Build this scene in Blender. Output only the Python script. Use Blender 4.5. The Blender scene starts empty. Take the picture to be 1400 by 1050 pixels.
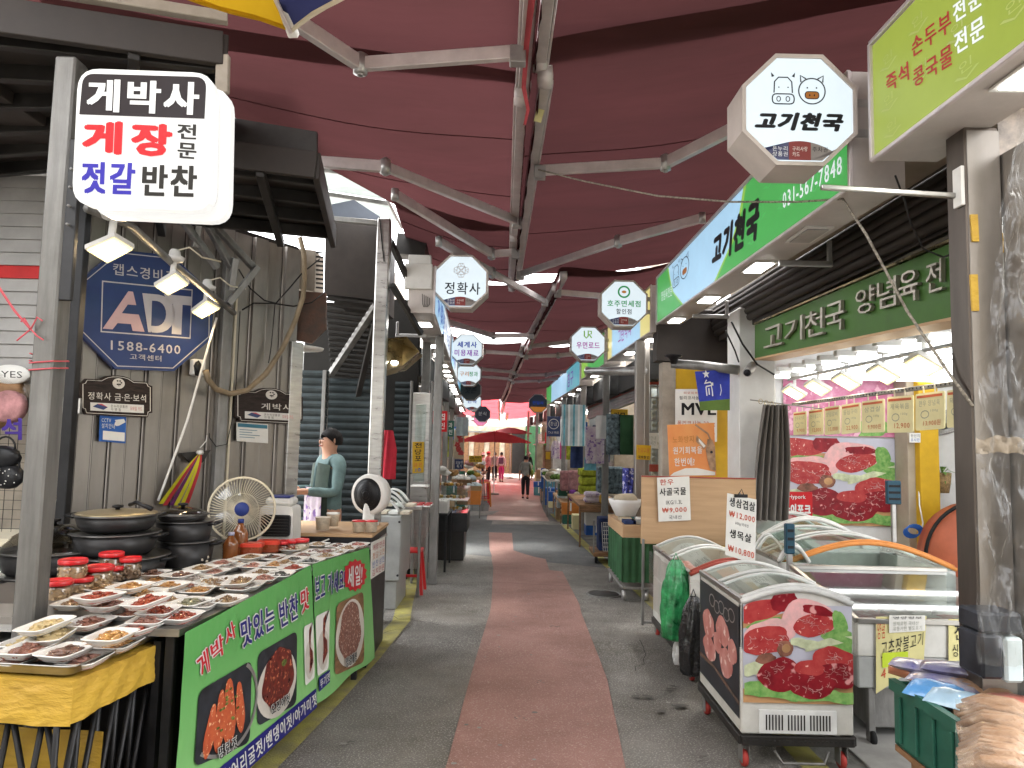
import bpy,bmesh,math,random
from mathutils import Vector,Matrix,noise
rnd=random.Random(11)
S=bpy.context.scene
C=S.collection
R=math.radians
PI=math.pi
# ---------------------------------------------------------------- camera
EYE=1.75
PITCH,ROLL,FPX=R(4.6),R(1.29),970.0
_c,_s,_cr,_sr=math.cos(PITCH),math.sin(PITCH),math.cos(ROLL),math.sin(ROLL)
FW=Vector((0,_c,_s));_R0=Vector((1,0,0));_U0=Vector((0,-_s,_c))
RT=_R0*_cr+_U0*_sr
UP=_U0*_cr-_R0*_sr
cam_data=bpy.data.cameras.new('camera')
cam_data.sensor_width=36;cam_data.lens=FPX/1400*36
cam_data.clip_start=0.05;cam_data.clip_end=2000
cam=bpy.data.objects.new('camera',cam_data);C.objects.link(cam)
cam.matrix_world=Matrix(((RT.x,UP.x,-FW.x,0),(RT.y,UP.y,-FW.y,0),(RT.z,UP.z,-FW.z,EYE),(0,0,0,1)))
S.camera=cam
# ---------------------------------------------------------------- daylight
EXPO=3.85
KE=2**-EXPO
world=bpy.data.worlds.new('World');S.world=world;world.use_nodes=True
wn=world.node_tree;wn.nodes.clear()
sky=wn.nodes.new('ShaderNodeTexSky');sky.sky_type='NISHITA';sky.sun_disc=False
sky.sun_elevation=R(66);sky.sun_rotation=R(25);sky.dust_density=3.0;sky.air_density=1.2
hsv=wn.nodes.new('ShaderNodeHueSaturation');hsv.inputs['Saturation'].default_value=0.07
bg=wn.nodes.new('ShaderNodeBackground');bg.inputs['Strength'].default_value=0.15
out=wn.nodes.new('ShaderNodeOutputWorld')
wn.links.new(sky.outputs[0],hsv.inputs['Color']);wn.links.new(hsv.outputs[0],bg.inputs[0]);wn.links.new(bg.outputs[0],out.inputs[0])
sd=bpy.data.lights.new('sun','SUN');sd.energy=1.0;sd.angle=R(16);sd.color=(1,.96,.9)
sun=bpy.data.objects.new('sun',sd);C.objects.link(sun)
_az=R(25);_el=R(66)
_sv=Vector((math.sin(_az)*math.cos(_el),math.cos(_az)*math.cos(_el),math.sin(_el)))
sun.rotation_euler=_sv.to_track_quat('Z','Y').to_euler();sun.location=(0,0,30)
S.view_settings.view_transform='Standard';S.view_settings.look='None'
S.view_settings.exposure=EXPO;S.view_settings.gamma=1;S.view_settings.use_curve_mapping=False
S.cycles.max_bounces=8;S.cycles.diffuse_bounces=4;S.cycles.glossy_bounces=3
S.cycles.transparent_max_bounces=12;S.cycles.use_denoising=True
S.cycles.sample_clamp_indirect=6;S.cycles.caustics_reflective=False;S.cycles.caustics_refractive=False
# ---------------------------------------------------------------- measuring helpers (photo pixel -> real point)
def ray(px,py):return FW*FPX+RT*(px-700)+UP*(525-py)
EO=Vector((0,0,EYE))
def atY(px,py,Y):r=ray(px,py);return EO+r*(Y/r.y)
def atX(px,py,x):r=ray(px,py);return EO+r*(x/r.x)
def atZ(px,py,z):r=ray(px,py);return EO+r*((z-EYE)/r.z)
def gz(Y):return 0.0 if Y<6 else(-(Y-6)*.017 if Y<26 else-.34-(min(Y,90)-26)*.0066)
def atG(px,py):
 r=ray(px,py);Y=6.0
 for i in range(40):
  t=(gz(Y)-EYE)/r.z;Y=r.y*t
 return EO+r*t
class Plane:
 def __init__(s,p,n):s.p=Vector(p);s.n=Vector(n).normalized()
 def hit(s,px,py,w=0.0):
  r=ray(px,py);t=(s.p-EO).dot(s.n)/r.dot(s.n)
  return EO+r*t+s.n*w
        # ---------------------------------------------------------------- materials
MATS={}
def mat(name,col=(.5,.5,.5),rough=.55,metal=0.0,var=.12,scale=4.0,bump=0.0,bscale=None,col2=None,mixw=.5,emit=0.0,ecol=None,coat=0.0,streak=None,alpha=1.0,speck=None,grime=.0):
 if name in MATS:return MATS[name]
 m=bpy.data.materials.new(name);m.use_nodes=True
 nt=m.node_tree;b=nt.nodes['Principled BSDF'];L=nt.links.new
 b.inputs['Roughness'].default_value=rough;b.inputs['Metallic'].default_value=metal
 b.inputs['Specular IOR Level'].default_value=.5 if(coat or metal)else .22
 b.inputs['Coat Weight'].default_value=coat;b.inputs['Coat Roughness'].default_value=.12
 tc=nt.nodes.new('ShaderNodeTexCoord');src=tc.outputs['Object']
 if streak:
  mp=nt.nodes.new('ShaderNodeMapping');mp.inputs['Scale'].default_value=streak
  L(src,mp.inputs[0]);src=mp.outputs[0]
 n=nt.nodes.new('ShaderNodeTexNoise');n.inputs['Scale'].default_value=scale;n.inputs['Detail'].default_value=6
 n.inputs['Roughness'].default_value=.62
 L(src,n.inputs['Vector'])
 rp=nt.nodes.new('ShaderNodeValToRGB')
 rp.color_ramp.elements[0].position=.5-.22*(1.2-mixw);rp.color_ramp.elements[1].position=.5+.22*(.4+mixw)
 c2=col2 if col2 else tuple(max(0,c*(1-var*2.2))for c in col)
 c1=col if col2 else tuple(min(1,c*(1+var*.6))for c in col)
 rp.color_ramp.elements[0].color=(*c2,1);rp.color_ramp.elements[1].color=(*c1,1)
 L(n.outputs['Fac'],rp.inputs[0]);csrc=rp.outputs[0]
 if speck:
  v=nt.nodes.new('ShaderNodeTexNoise');v.inputs['Scale'].default_value=speck[0];v.inputs['Detail'].default_value=2
  L(tc.outputs['Object'],v.inputs['Vector'])
  r2=nt.nodes.new('ShaderNodeValToRGB');r2.color_ramp.elements[0].position=speck[2];r2.color_ramp.elements[1].position=min(1,speck[2]+.06)
  L(v.outputs['Fac'],r2.inputs[0])
  mx=nt.nodes.new('ShaderNodeMixRGB');mx.inputs[2].default_value=(*speck[1],1)
  L(r2.outputs[0],mx.inputs[0]);L(csrc,mx.inputs[1]);csrc=mx.outputs[0]
 if grime:
  g=nt.nodes.new('ShaderNodeTexNoise');g.inputs['Scale'].default_value=.9;g.inputs['Detail'].default_value=9;g.inputs['Roughness'].default_value=.7
  L(tc.outputs['Object'],g.inputs['Vector'])
  r3=nt.nodes.new('ShaderNodeValToRGB');r3.color_ramp.elements[0].position=.42;r3.color_ramp.elements[1].position=.68
  r3.color_ramp.elements[0].color=(1,1,1,1);r3.color_ramp.elements[1].color=(1-grime,1-grime*1.05,1-grime*1.15,1)
  L(g.outputs['Fac'],r3.inputs[0])
  mx=nt.nodes.new('ShaderNodeMixRGB');mx.blend_type='MULTIPLY';mx.inputs[0].default_value=1
  L(csrc,mx.inputs[1]);L(r3.outputs[0],mx.inputs[2]);csrc=mx.outputs[0]
 L(csrc,b.inputs['Base Color'])
 rm=nt.nodes.new('ShaderNodeMapRange');rm.inputs['To Min'].default_value=max(.02,rough-.12);rm.inputs['To Max'].default_value=min(1,rough+.14)
 L(n.outputs['Fac'],rm.inputs[0]);L(rm.outputs[0],b.inputs['Roughness'])
 if bump:
  bn=nt.nodes.new('ShaderNodeTexNoise');bn.inputs['Scale'].default_value=bscale or scale*6;bn.inputs['Detail'].default_value=4
  L(src if streak else tc.outputs['Object'],bn.inputs['Vector'])
  bp=nt.nodes.new('ShaderNodeBump');bp.inputs['Strength'].default_value=min(1,bump);bp.inputs['Distance'].default_value=.01
  L(bn.outputs['Fac'],bp.inputs['Height']);L(bp.outputs[0],b.inputs['Normal'])
 if emit:
  if ecol:b.inputs['Emission Color'].default_value=(*ecol,1)
  else:L(csrc,b.inputs['Emission Color'])
  b.inputs['Emission Strength'].default_value=emit*KE
 if alpha<1:b.inputs['Alpha'].default_value=alpha
 MATS[name]=m
 return m
def lit(name,col,k=1.0,uneven=.12,scale=1.6):
 """printed face of a lit lightbox: uneven glow from inside is put in as colour noise"""
 return mat(name,tuple(c*.3 for c in col),rough=.35,var=uneven*.45,scale=scale,emit=k,ecol=col)
def glassy(name,tint=(1,1,1),refl=.12,rough=.04,bump=0.0,bscale=6,haze=0.0):
 if name in MATS:return MATS[name]
 m=bpy.data.materials.new(name);m.use_nodes=True
 nt=m.node_tree;nt.nodes.clear();L=nt.links.new
 o=nt.nodes.new('ShaderNodeOutputMaterial');t=nt.nodes.new('ShaderNodeBsdfTransparent');t.inputs[0].default_value=(*tint,1)
 g=nt.nodes.new('ShaderNodeBsdfGlossy');g.inputs['Roughness'].default_value=rough;g.inputs['Color'].default_value=(.95,.95,.95,1)
 lw=nt.nodes.new('ShaderNodeLayerWeight');lw.inputs['Blend'].default_value=.35
 mr=nt.nodes.new('ShaderNodeMapRange');mr.inputs['To Min'].default_value=refl*.5;mr.inputs['To Max'].default_value=min(.9,refl*4)
 mx=nt.nodes.new('ShaderNodeMixShader')
 L(lw.outputs['Fresnel'],mr.inputs[0]);L(mr.outputs[0],mx.inputs[0]);L(t.outputs[0],mx.inputs[1]);L(g.outputs[0],mx.inputs[2])
 last=mx
 if haze:
  d=nt.nodes.new('ShaderNodeBsdfDiffuse');d.inputs[0].default_value=(.75,.76,.76,1)
  m2=nt.nodes.new('ShaderNodeMixShader')
  nz=nt.nodes.new('ShaderNodeTexNoise');nz.inputs['Scale'].default_value=7;nz.inputs['Detail'].default_value=8
  rr=nt.nodes.new('ShaderNodeMapRange');rr.inputs['From Min'].default_value=.35;rr.inputs['From Max'].default_value=.75
  rr.inputs['To Max'].default_value=haze*2
  tc=nt.nodes.new('ShaderNodeTexCoord');L(tc.outputs['Object'],nz.inputs[0]);L(nz.outputs['Fac'],rr.inputs[0])
  L(rr.outputs[0],m2.inputs[0]);L(mx.outputs[0],m2.inputs[1]);L(d.outputs[0],m2.inputs[2]);last=m2
 L(last.outputs[0],o.inputs[0])
 if bump:
  bn=nt.nodes.new('ShaderNodeTexNoise');bn.inputs['Scale'].default_value=bscale;bn.inputs['Detail'].default_value=5;bn.inputs['Distortion'].default_value=1.2
  tc2=nt.nodes.new('ShaderNodeTexCoord');L(tc2.outputs['Object'],bn.inputs[0])
  bp=nt.nodes.new('ShaderNodeBump');bp.inputs['Strength'].default_value=bump;bp.inputs['Distance'].default_value=.05
  L(bn.outputs['Fac'],bp.inputs['Height']);L(bp.outputs[0],g.inputs['Normal'])
 MATS[name]=m
 return m
def fabric(name,col,trans=.35,wr=.5,scale=1.2,streak=None,col2=None):
 """cloth that lets some daylight through"""
 if name in MATS:return MATS[name]
 m=bpy.data.materials.new(name);m.use_nodes=True
 nt=m.node_tree;nt.nodes.clear();L=nt.links.new
 o=nt.nodes.new('ShaderNodeOutputMaterial');tc=nt.nodes.new('ShaderNodeTexCoord')
 mp=nt.nodes.new('ShaderNodeMapping');mp.inputs['Scale'].default_value=streak or(1,1,1);L(tc.outputs['Object'],mp.inputs[0])
 n=nt.nodes.new('ShaderNodeTexNoise');n.inputs['Scale'].default_value=scale;n.inputs['Detail'].default_value=8;n.inputs['Roughness'].default_value=.65
 L(mp.outputs[0],n.inputs['Vector'])
 rp=nt.nodes.new('ShaderNodeValToRGB');rp.color_ramp.elements[0].position=.3;rp.color_ramp.elements[1].position=.72
 rp.color_ramp.elements[0].color=(*(col2 or tuple(c*.72 for c in col)),1);rp.color_ramp.elements[1].color=(*col,1)
 L(n.outputs['Fac'],rp.inputs[0])
 d=nt.nodes.new('ShaderNodeBsdfDiffuse');t=nt.nodes.new('ShaderNodeBsdfTranslucent');mx=nt.nodes.new('ShaderNodeMixShader')
 mx.inputs[0].default_value=trans
 L(rp.outputs[0],d.inputs[0]);L(rp.outputs[0],t.inputs[0]);L(d.outputs[0],mx.inputs[1]);L(t.outputs[0],mx.inputs[2]);L(mx.outputs[0],o.inputs[0])
 w=nt.nodes.new('ShaderNodeTexNoise');w.inputs['Scale'].default_value=scale*2.2;w.inputs['Detail'].default_value=3;L(mp.outputs[0],w.inputs[0])
 bp=nt.nodes.new('ShaderNodeBump');bp.inputs['Strength'].default_value=wr;bp.inputs['Distance'].default_value=.03
 L(w.outputs['Fac'],bp.inputs['Height']);L(bp.outputs[0],d.inputs['Normal']);L(bp.outputs[0],t.inputs['Normal'])
 MATS[name]=m
 return m
    # ---------------------------------------------------------------- mesh builder
WM={}
_CB=None
def _cb_faces():
 global _CB
 if _CB:return _CB
 bm=bmesh.new();key=[]
 for sx in(-1,1):
  for sy in(-1,1):
   for sz in(-1,1):
    for ax in range(3):
     p=[sx*5.,sy*5.,sz*5.]
     for k in range(3):
      if k!=ax:p[k]=p[k]*.8
     key.append((sx,sy,sz,ax));bm.verts.new(p)
 bm.verts.ensure_lookup_table();bm.verts.index_update()
 bmesh.ops.convex_hull(bm,input=bm.verts)
 bmesh.ops.dissolve_limit(bm,angle_limit=.01,verts=bm.verts,edges=bm.edges)
 bm.verts.index_update()
 vs=[v.co.copy()for v in bm.verts]
 fs=[[v.index for v in f.verts]for f in bm.faces]
 bm.free()
 pats=[]
 for v in vs:
  s=[1 if q>0 else-1 for q in v];ax=[k for k in range(3)if abs(abs(v[k])-5)<.01]
  pats.append((s,ax[0]))
 _CB=(pats,fs);return _CB
class MB:
 def __init__(s):s.v=[];s.f=[];s.m=[];s.sm=[]
 def add(s,vs,fs,m=0,smooth=False):
  b=len(s.v);s.v+=[Vector(v)for v in vs]
  for f in fs:s.f.append([b+i for i in f]);s.m.append(m);s.sm.append(smooth)
  return s
 def box(s,c,size,m=0,M=None,b=None):
  hx,hy,hz=[q/2 for q in size];c=Vector(c)
  if b is None:b=min(.004,min(hx,hy,hz)*.35)
  if b<=0:
   vs=[Vector((x,y,z))for x in(-hx,hx)for y in(-hy,hy)for z in(-hz,hz)]
   fs=[(0,1,3,2),(4,6,7,5),(0,4,5,1),(2,3,7,6),(0,2,6,4),(1,5,7,3)]
  else:
   pats,fs=_cb_faces();vs=[]
   for sg,ax in pats:
    h=(hx,hy,hz);vs.append(Vector([sg[k]*(h[k]if k==ax else h[k]-b)for k in range(3)]))
  if M is not None:vs=[M@v for v in vs]
  return s.add([c+v for v in vs],fs,m)
 def bx(s,x0,x1,y0,y1,z0,z1,m=0,b=None):
  return s.box(((x0+x1)/2,(y0+y1)/2,(z0+z1)/2),(abs(x1-x0),abs(y1-y0),abs(z1-z0)),m,None,b)
 def bar(s,a,b_,w,h=None,m=0,up=(0,0,1)):
  a=Vector(a);b_=Vector(b_);d=b_-a;L_=d.length
  if L_<1e-6:return s
  y=d/L_;u=Vector(up)
  if abs(y.dot(u))>.98:u=Vector((1,0,0))
  x=y.cross(u).normalized();z=x.cross(y)
  M=Matrix((x,y,z)).transposed()
  return s.box((a+b_)/2,(w,L_,h or w),m,M)
 def quad(s,a,b_,c,d,m=0):return s.add([a,b_,c,d],[(0,1,2,3)],m)
 def prism(s,pts,vec,m=0,mside=None):
  n=len(pts);vec=Vector(vec)
  s.add(pts,[tuple(range(n))],m);s.add([Vector(p)+vec for p in pts],[tuple(reversed(range(n)))],m if mside is None else mside)
  q=[Vector(p)for p in pts]+[Vector(p)+vec for p in pts]
  return s.add(q,[(i,(i+1)%n,n+(i+1)%n,n+i)[::-1]for i in range(n)],m if mside is None else mside)
 def tube(s,path,r,n=8,m=0,cap=True):
  path=[Vector(p)for p in path];rs=r if isinstance(r,(list,tuple))else[r]*len(path)
  vs=[];fs=[];u=None
  for i,p in enumerate(path):
   d=(path[min(i+1,len(path)-1)]-path[max(i-1,0)]).normalized()
   if u is None:u=d.orthogonal().normalized()
   u=(u-d*u.dot(d)).normalized();w=d.cross(u)
   vs+=[p+(u*math.cos(2*PI*k/n)+w*math.sin(2*PI*k/n))*rs[i]for k in range(n)]
  for i in range(len(path)-1):
   for k in range(n):fs.append((i*n+k,i*n+(k+1)%n,(i+1)*n+(k+1)%n,(i+1)*n+k))
  if cap:fs+=[tuple(reversed(range(n))),tuple(range((len(path)-1)*n,len(path)*n))]
  return s.add(vs,fs,m,n>5)
 def lathe(s,prof,c=(0,0,0),n=20,m=0,M=None,sx=1,sy=1):
  vs=[];fs=[];c=Vector(c)
  for r_,z in prof:
   for k in range(n):
    v=Vector((r_*math.cos(2*PI*k/n)*sx,r_*math.sin(2*PI*k/n)*sy,z))
    vs.append(c+(M@v if M is not None else v))
  for i in range(len(prof)-1):
   for k in range(n):fs.append((i*n+k,i*n+(k+1)%n,(i+1)*n+(k+1)%n,(i+1)*n+k))
  fs+=[tuple(reversed(range(n))),tuple(range((len(prof)-1)*n,len(prof)*n))]
  return s.add(vs,fs,m,True)
 def grid(s,fn,nu,nv,m=0,smooth=True,closed=False):
  vs=[fn(i/nu,j/nv)for i in range(nu+1)for j in range(nv+1)]
  fs=[(i*(nv+1)+j,i*(nv+1)+j+1,(i+1)*(nv+1)+j+1,(i+1)*(nv+1)+j)for i in range(nu)for j in range(nv)]
  return s.add(vs,fs,m,smooth)
 def blob(s,c,r,m=0,n=8,sz=1.0,amp=.25,seed=0,flat=False):
  """bumpy lump; r may be a vector"""
  r=Vector(r)if hasattr(r,'__len__')else Vector((r,r,r*sz));c=Vector(c);vs=[];fs=[]
  ring=n;lat=max(3,n//2)
  for i in range(lat+1):
   t=PI*i/lat
   for k in range(ring):
    a=2*PI*k/ring;d=Vector((math.sin(t)*math.cos(a),math.sin(t)*math.sin(a),math.cos(t)))
    q=1+amp*noise.noise(d*1.7+Vector((seed*3.1,seed*1.7,seed)))
    z=d.z*r.z*q
    if flat and z<0:z*=.1
    vs.append(c+Vector((d.x*r.x*q,d.y*r.y*q,z)))
  for i in range(lat):
   for k in range(ring):fs.append((i*ring+k,(i+1)*ring+k,(i+1)*ring+(k+1)%ring,i*ring+(k+1)%ring))
  return s.add(vs,fs,m,True)
 def text(s,body,fmap,m=0,bold=.0,shear=0.0,depth=0.0):
  """lettering; heavier weights lay shifted copies of the glyphs a fraction of a millimetre apart"""
  vs,fs=text_shape(body,0.0,shear,depth)
  if bold<=.011:return s.add([fmap(*v)for v in vs],fs,m)
  a,b_,c=Vector(fmap(0,0)),Vector(fmap(1,0)),Vector(fmap(0,1));n=(b_-a).cross(c-a).normalized()
  if n.dot(EO-a)<0:n=-n
  ln=body.split('\n');eu=bold*.8/max(len(q)for q in ln);ev=bold*.8/len(ln);k=0
  dirs=[(0,0),(1,.6),(-1,.6),(-1,-.6),(1,-.6)]+([(0,1),(0,-1),(1.2,0),(-1.2,0)]if bold>.05 else[])
  for dx,dy in dirs:
   s.add([Vector(fmap(min(1.05,max(-.05,v[0]*(1-2*eu)+eu+dx*eu)),v[1]*(1-2*ev)+ev+dy*ev))+n*(.00025*k)for v in vs],fs,m);k+=1
  return s
 def stroke(s,pts,w,fmap,m=0,closed=False):
  n=len(pts);P=[Vector((p[0],p[1]))for p in pts];A=[];B=[]
  for i in range(n):
   if closed:d=P[(i+1)%n]-P[i-1]
   else:d=P[min(i+1,n-1)]-P[max(i-1,0)]
   d=d.normalized()if d.length>0 else Vector((1,0));q=Vector((-d.y,d.x))*w/2
   A.append(P[i]+q);B.append(P[i]-q)
  vs=[fmap(p.x,p.y)for p in A]+[fmap(p.x,p.y)for p in B]
  k=n if closed else n-1
  return s.add(vs,[(i,(i+1)%n,n+(i+1)%n,n+i)for i in range(k)],m)
 def poly(s,pts,fmap,m=0):return s.add([fmap(*p)for p in pts],[tuple(range(len(pts)))],m)
 def build(s,name,mats,parent=None,label=None,loc=None):
  me=bpy.data.meshes.new(name)
  mats=[MATS[q]if isinstance(q,str)else q for q in(mats if isinstance(mats,(list,tuple))else[mats])]
  if parent is not None:T=WM[parent.name].inverted();vs=[T@v for v in s.v]
  elif loc is not None:l=Vector(loc);vs=[v-l for v in s.v]
  else:vs=s.v
  me.from_pydata([tuple(v)for v in vs],[],s.f)
  for q in mats:me.materials.append(q)
  me.polygons.foreach_set('material_index',[min(i,len(mats)-1)for i in s.m])
  me.polygons.foreach_set('use_smooth',s.sm)
  me.update()
  o=bpy.data.objects.new(name,me);C.objects.link(o)
  if parent is not None:o.parent=parent;WM[o.name]=WM[parent.name]
  else:
   if loc is not None:o.location=loc
   WM[o.name]=Matrix.Translation(Vector(loc))if loc is not None else Matrix.Identity(4)
  if label:o['label']=label
  return o
_GL={}
def _glyphs(chars):
 """outline every needed character once, each on a line of its own"""
 cu=bpy.data.curves.new('lettering','FONT');cu.resolution_u=2;cu.space_line=3.0
 cu.body='\n'.join(chars);ob=bpy.data.objects.new('lettering',cu);me=ob.to_mesh()
 for c in chars:_GL.setdefault(c,([],[]))
 rows=[round(-sum(me.vertices[i].co.y for i in p.vertices)/len(p.vertices)/3.0+.12)for p in me.polygons]
 maps={}
 for p,r_ in zip(me.polygons,rows):
  vs,fs=_GL[chars[r_]];m_=maps.setdefault(r_,{});f=[]
  for i in p.vertices:
   if i not in m_:m_[i]=len(vs);co=me.vertices[i].co;vs.append((co.x,co.y+3.0*r_))
   f.append(m_[i])
  fs.append(f)
 ob.to_mesh_clear();bpy.data.objects.remove(ob);bpy.data.curves.remove(cu)
def text_shape(body,bold=0.0,shear=0.0,depth=0.0):
 miss=[c for c in dict.fromkeys(body)if c not in _GL and not c.isspace()]
 if miss:_glyphs(miss)
 vs=[];fs=[]
 for ln,row in enumerate(body.split('\n')):
  x=0.0
  for c in row:
   if c==' ':x+=.32;continue
   gv,gf=_GL[c]
   if not gv:x+=.3;continue
   b_=len(vs);x0=min(v[0]for v in gv);x1=max(v[0]for v in gv)
   if ord(c)>0x2E80:off,adv=0.0,CJK
   elif c.isdigit():off,adv=.28-(x0+x1)/2,.6
   else:off,adv=-x0,x1-x0+.09
   vs+=[(x+off+v[0]+shear*v[1],v[1]-ln*1.05)for v in gv];fs+=[tuple(b_+i for i in f)for f in gf];x+=adv
 x0=min(v[0]for v in vs);x1=max(v[0]for v in vs);y0=min(v[1]for v in vs);y1=max(v[1]for v in vs)
 return[((v[0]-x0)/(x1-x0),1-(v[1]-y0)/(y1-y0),0)for v in vs],fs
CJK=1.0
def qmap(hit,tl,tr,br,bl,w=.004):
 """unit square -> photo quadrilateral on a plane"""
 a,b_,c,d=[hit(*p,w)for p in(tl,tr,br,bl)]
 def f(u,v,z=0):return(a*(1-u)+b_*u)*(1-v)+(d*(1-u)+c*u)*v
 return f
def rmap(fm,u0,v0,u1,v1):
 return lambda u,v,z=0:fm(u0+(u1-u0)*u,v0+(v1-v0)*v)
def rrect(corners,r,n=5):
 """rounded polygon in 2-D from corner list"""
 o=[];N=len(corners)
 for i in range(N):
  p=Vector(corners[i]);a=Vector(corners[i-1]);b_=Vector(corners[(i+1)%N])
  da=(a-p).normalized()*r;db=(b_-p).normalized()*r
  for k in range(n+1):
   t=k/n;o.append(tuple((p+da)*(1-t)**2+p*2*t*(1-t)+(p+db)*t*t))
 return o
def circ(cx,cy,rx,ry=None,n=24,a0=0,a1=2*PI,closed=True):
 ry=ry or rx;k=n if closed else n+1
 return[(cx+rx*math.cos(a0+(a1-a0)*i/n),cy+ry*math.sin(a0+(a1-a0)*i/n))for i in range(k)]
    # ---------------------------------------------------------------- things
ORDS=['first','second','third','fourth','fifth','sixth','seventh','eighth','ninth','tenth','eleventh','twelfth','thirteenth','fourteenth','fifteenth','sixteenth']
def thing(name,label,cat,loc=(0,0,0),rz=0.0,group=None):
 o=bpy.data.objects.new(name,None);C.objects.link(o);o.empty_display_size=.1
 o.location=loc;o.rotation_euler=(0,0,rz);o['label']=label;o['category']=cat
 if group:o['group']=group
 WM[o.name]=Matrix.Translation(Vector(loc))@Matrix.Rotation(rz,4,'Z')
 return o
def solo(mb,name,mats,label,cat,group=None,loc=None):
 if loc is None:
  n=len(mb.v);loc=(sum(v.x for v in mb.v)/n,sum(v.y for v in mb.v)/n,min(v.z for v in mb.v))
 o=mb.build(name,mats,None,label,loc);o['category']=cat
 if group:o['group']=group
 return o
def struct(mb,name,mats):
 o=mb.build(name,mats);o['kind']='structure';return o
KIDS={}
def dup(root,loc,rz=0.0,label=None,group=None,scale=None,swap=None):
 """copy of a thing with copies of its parts and sub-parts"""
 r=root.copy();C.objects.link(r);r.location=loc;r.rotation_euler=(0,0,rz)
 if scale:r.scale=scale if hasattr(scale,'__len__')else(scale,)*3
 if label:r['label']=label
 if group:r['group']=group
 WM[r.name]=Matrix.Translation(Vector(loc))@Matrix.Rotation(rz,4,'Z')
 def sw(o):
  if swap:
   for i,sl in enumerate(o.material_slots):
    if sl.material and sl.material.name in swap:
     sl.link='OBJECT';sl.material=MATS[swap[sl.material.name]]
 sw(r)
 for ch in list(root.children):
  c=ch.copy();C.objects.link(c);c.parent=r;WM[c.name]=WM[r.name];sw(c)
  for g in list(ch.children):
   d=g.copy();C.objects.link(d);d.parent=c;WM[d.name]=WM[r.name];sw(d)
 return r
def part(nm,m,p,x0,x1,y0,y1,z0,z1,b=None):mb=MB();mb.bx(x0,x1,y0,y1,z0,z1,0,b);return mb.build(nm,m,p)
# ================================================================ materials used all over
mat('asphalt',(.24,.227,.208),.82,var=.16,scale=1.3,bump=.9,bscale=130,speck=(88,(.37,.352,.32),.56),grime=.35)
mat('asphalt_dark',(.15,.157,.158),.85,var=.12,scale=1.5,bump=.8,bscale=120,speck=(110,(.25,.25,.24),.6),grime=.25)
mat('red_paving',(.37,.21,.18),.8,var=.16,scale=1.4,bump=.8,bscale=130,speck=(88,(.45,.31,.27),.58),grime=.3,col2=(.32,.18,.155))
mat('pink_tiles',(.36,.25,.22),.7,var=.12,scale=2.5,bump=.3,grime=.2)
mat('yellow_paint',(.46,.42,.11),.75,var=.3,scale=6,bump=.5,bscale=90,col2=(.28,.26,.13),grime=.45)
mat('concrete',(.24,.235,.215),.85,var=.25,scale=3,bump=.5,bscale=60,grime=.45)
mat('curb_stone',(.3,.29,.27),.8,var=.2,scale=5,bump=.3,grime=.3)
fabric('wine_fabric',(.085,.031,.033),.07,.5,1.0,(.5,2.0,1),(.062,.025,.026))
fabric('wine_fabric_pale',(.098,.036,.039),.09,.5,1.0,(.5,2.0,1),(.075,.03,.031))  # slightly paler, more translucent wine cloth
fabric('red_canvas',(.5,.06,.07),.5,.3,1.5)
mat('alu_white',(.62,.56,.55),.38,.3,var=.08,scale=8,bump=.05)
mat('alu_grey',(.42,.41,.4),.35,.6,var=.12,scale=9,bump=.05)
mat('stainless',(.3,.275,.25),.4,.8,var=.1,scale=1.1,streak=(5,5,.8),bump=.03,bscale=5,grime=.2)
mat('stainless_bright',(.42,.41,.39),.3,.95,var=.12,scale=2,streak=(2,2,12),bump=.05)
mat('galv',(.29,.285,.275),.5,.55,var=.18,scale=3,streak=(3,3,.8),bump=.15,bscale=30,grime=.3)
mat('post_grey',(.19,.185,.175),.5,.5,var=.18,scale=3,streak=(6,6,.6),bump=.15,grime=.35)
mat('black_metal',(.022,.022,.024),.45,.4,var=.3,bump=.1)
mat('dark_brown_metal',(.042,.033,.028),.55,.3,var=.2,scale=2,bump=.12,grime=.35)
mat('rust_brown',(.16,.085,.06),.8,0,var=.35,scale=7,bump=.4,col2=(.09,.07,.06))
mat('dark_steel',(.05,.046,.043),.45,.6,var=.25,scale=2,bump=.1,grime=.3)
mat('shutter_dark',(.055,.07,.075),.45,.55,var=.2,scale=3,grime=.3)
mat('shutter_grey',(.33,.34,.34),.42,.5,var=.15,scale=3,grime=.3)
mat('white_plastic',(.74,.73,.7),.38,0,var=.06,scale=6,bump=.03,grime=.1)
mat('cream_plastic',(.66,.6,.46),.4,0,var=.07,scale=6)
mat('white_paint',(.72,.71,.68),.5,0,var=.07,scale=3,bump=.06,grime=.18)
mat('lightbox_shell',(.58,.53,.5),.45,.15,var=.08,scale=3,bump=.05,grime=.2)
mat('black_plastic',(.018,.018,.02),.35,0,var=.3)
mat('black_rubber',(.015,.015,.015),.8)
mat('red_plastic',(.55,.03,.03),.32,0,var=.1)
mat('green_plastic',(.03,.13,.09),.42,0,var=.15)
mat('blue_plastic',(.03,.12,.42),.4,0,var=.15)
mat('orange_plastic',(.6,.2,.04),.4)
mat('yellow_tape',(.58,.37,.05),.4,0,var=.14,scale=3,streak=(1,1,2.5),bump=1.0,bscale=16,col2=(.47,.29,.05),grime=.15)
mat('cable',(.02,.019,.018),.6)
mat('hose_tan',(.33,.26,.17),.6,0,var=.2,bump=.2)
mat('rope_fibre',(.36,.32,.26),.9,0,var=.3,scale=60,bump=.6,bscale=200)
mat('wood_light',(.5,.33,.19),.55,0,var=.16,scale=2,streak=(1,1,14),col2=(.42,.27,.15),bump=.1)
mat('wood_mid',(.27,.15,.075),.6,0,var=.25,scale=3,streak=(2,2,10),bump=.15)
mat('cardboard',(.36,.24,.13),.8,0,var=.1,scale=4,bump=.1)
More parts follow.
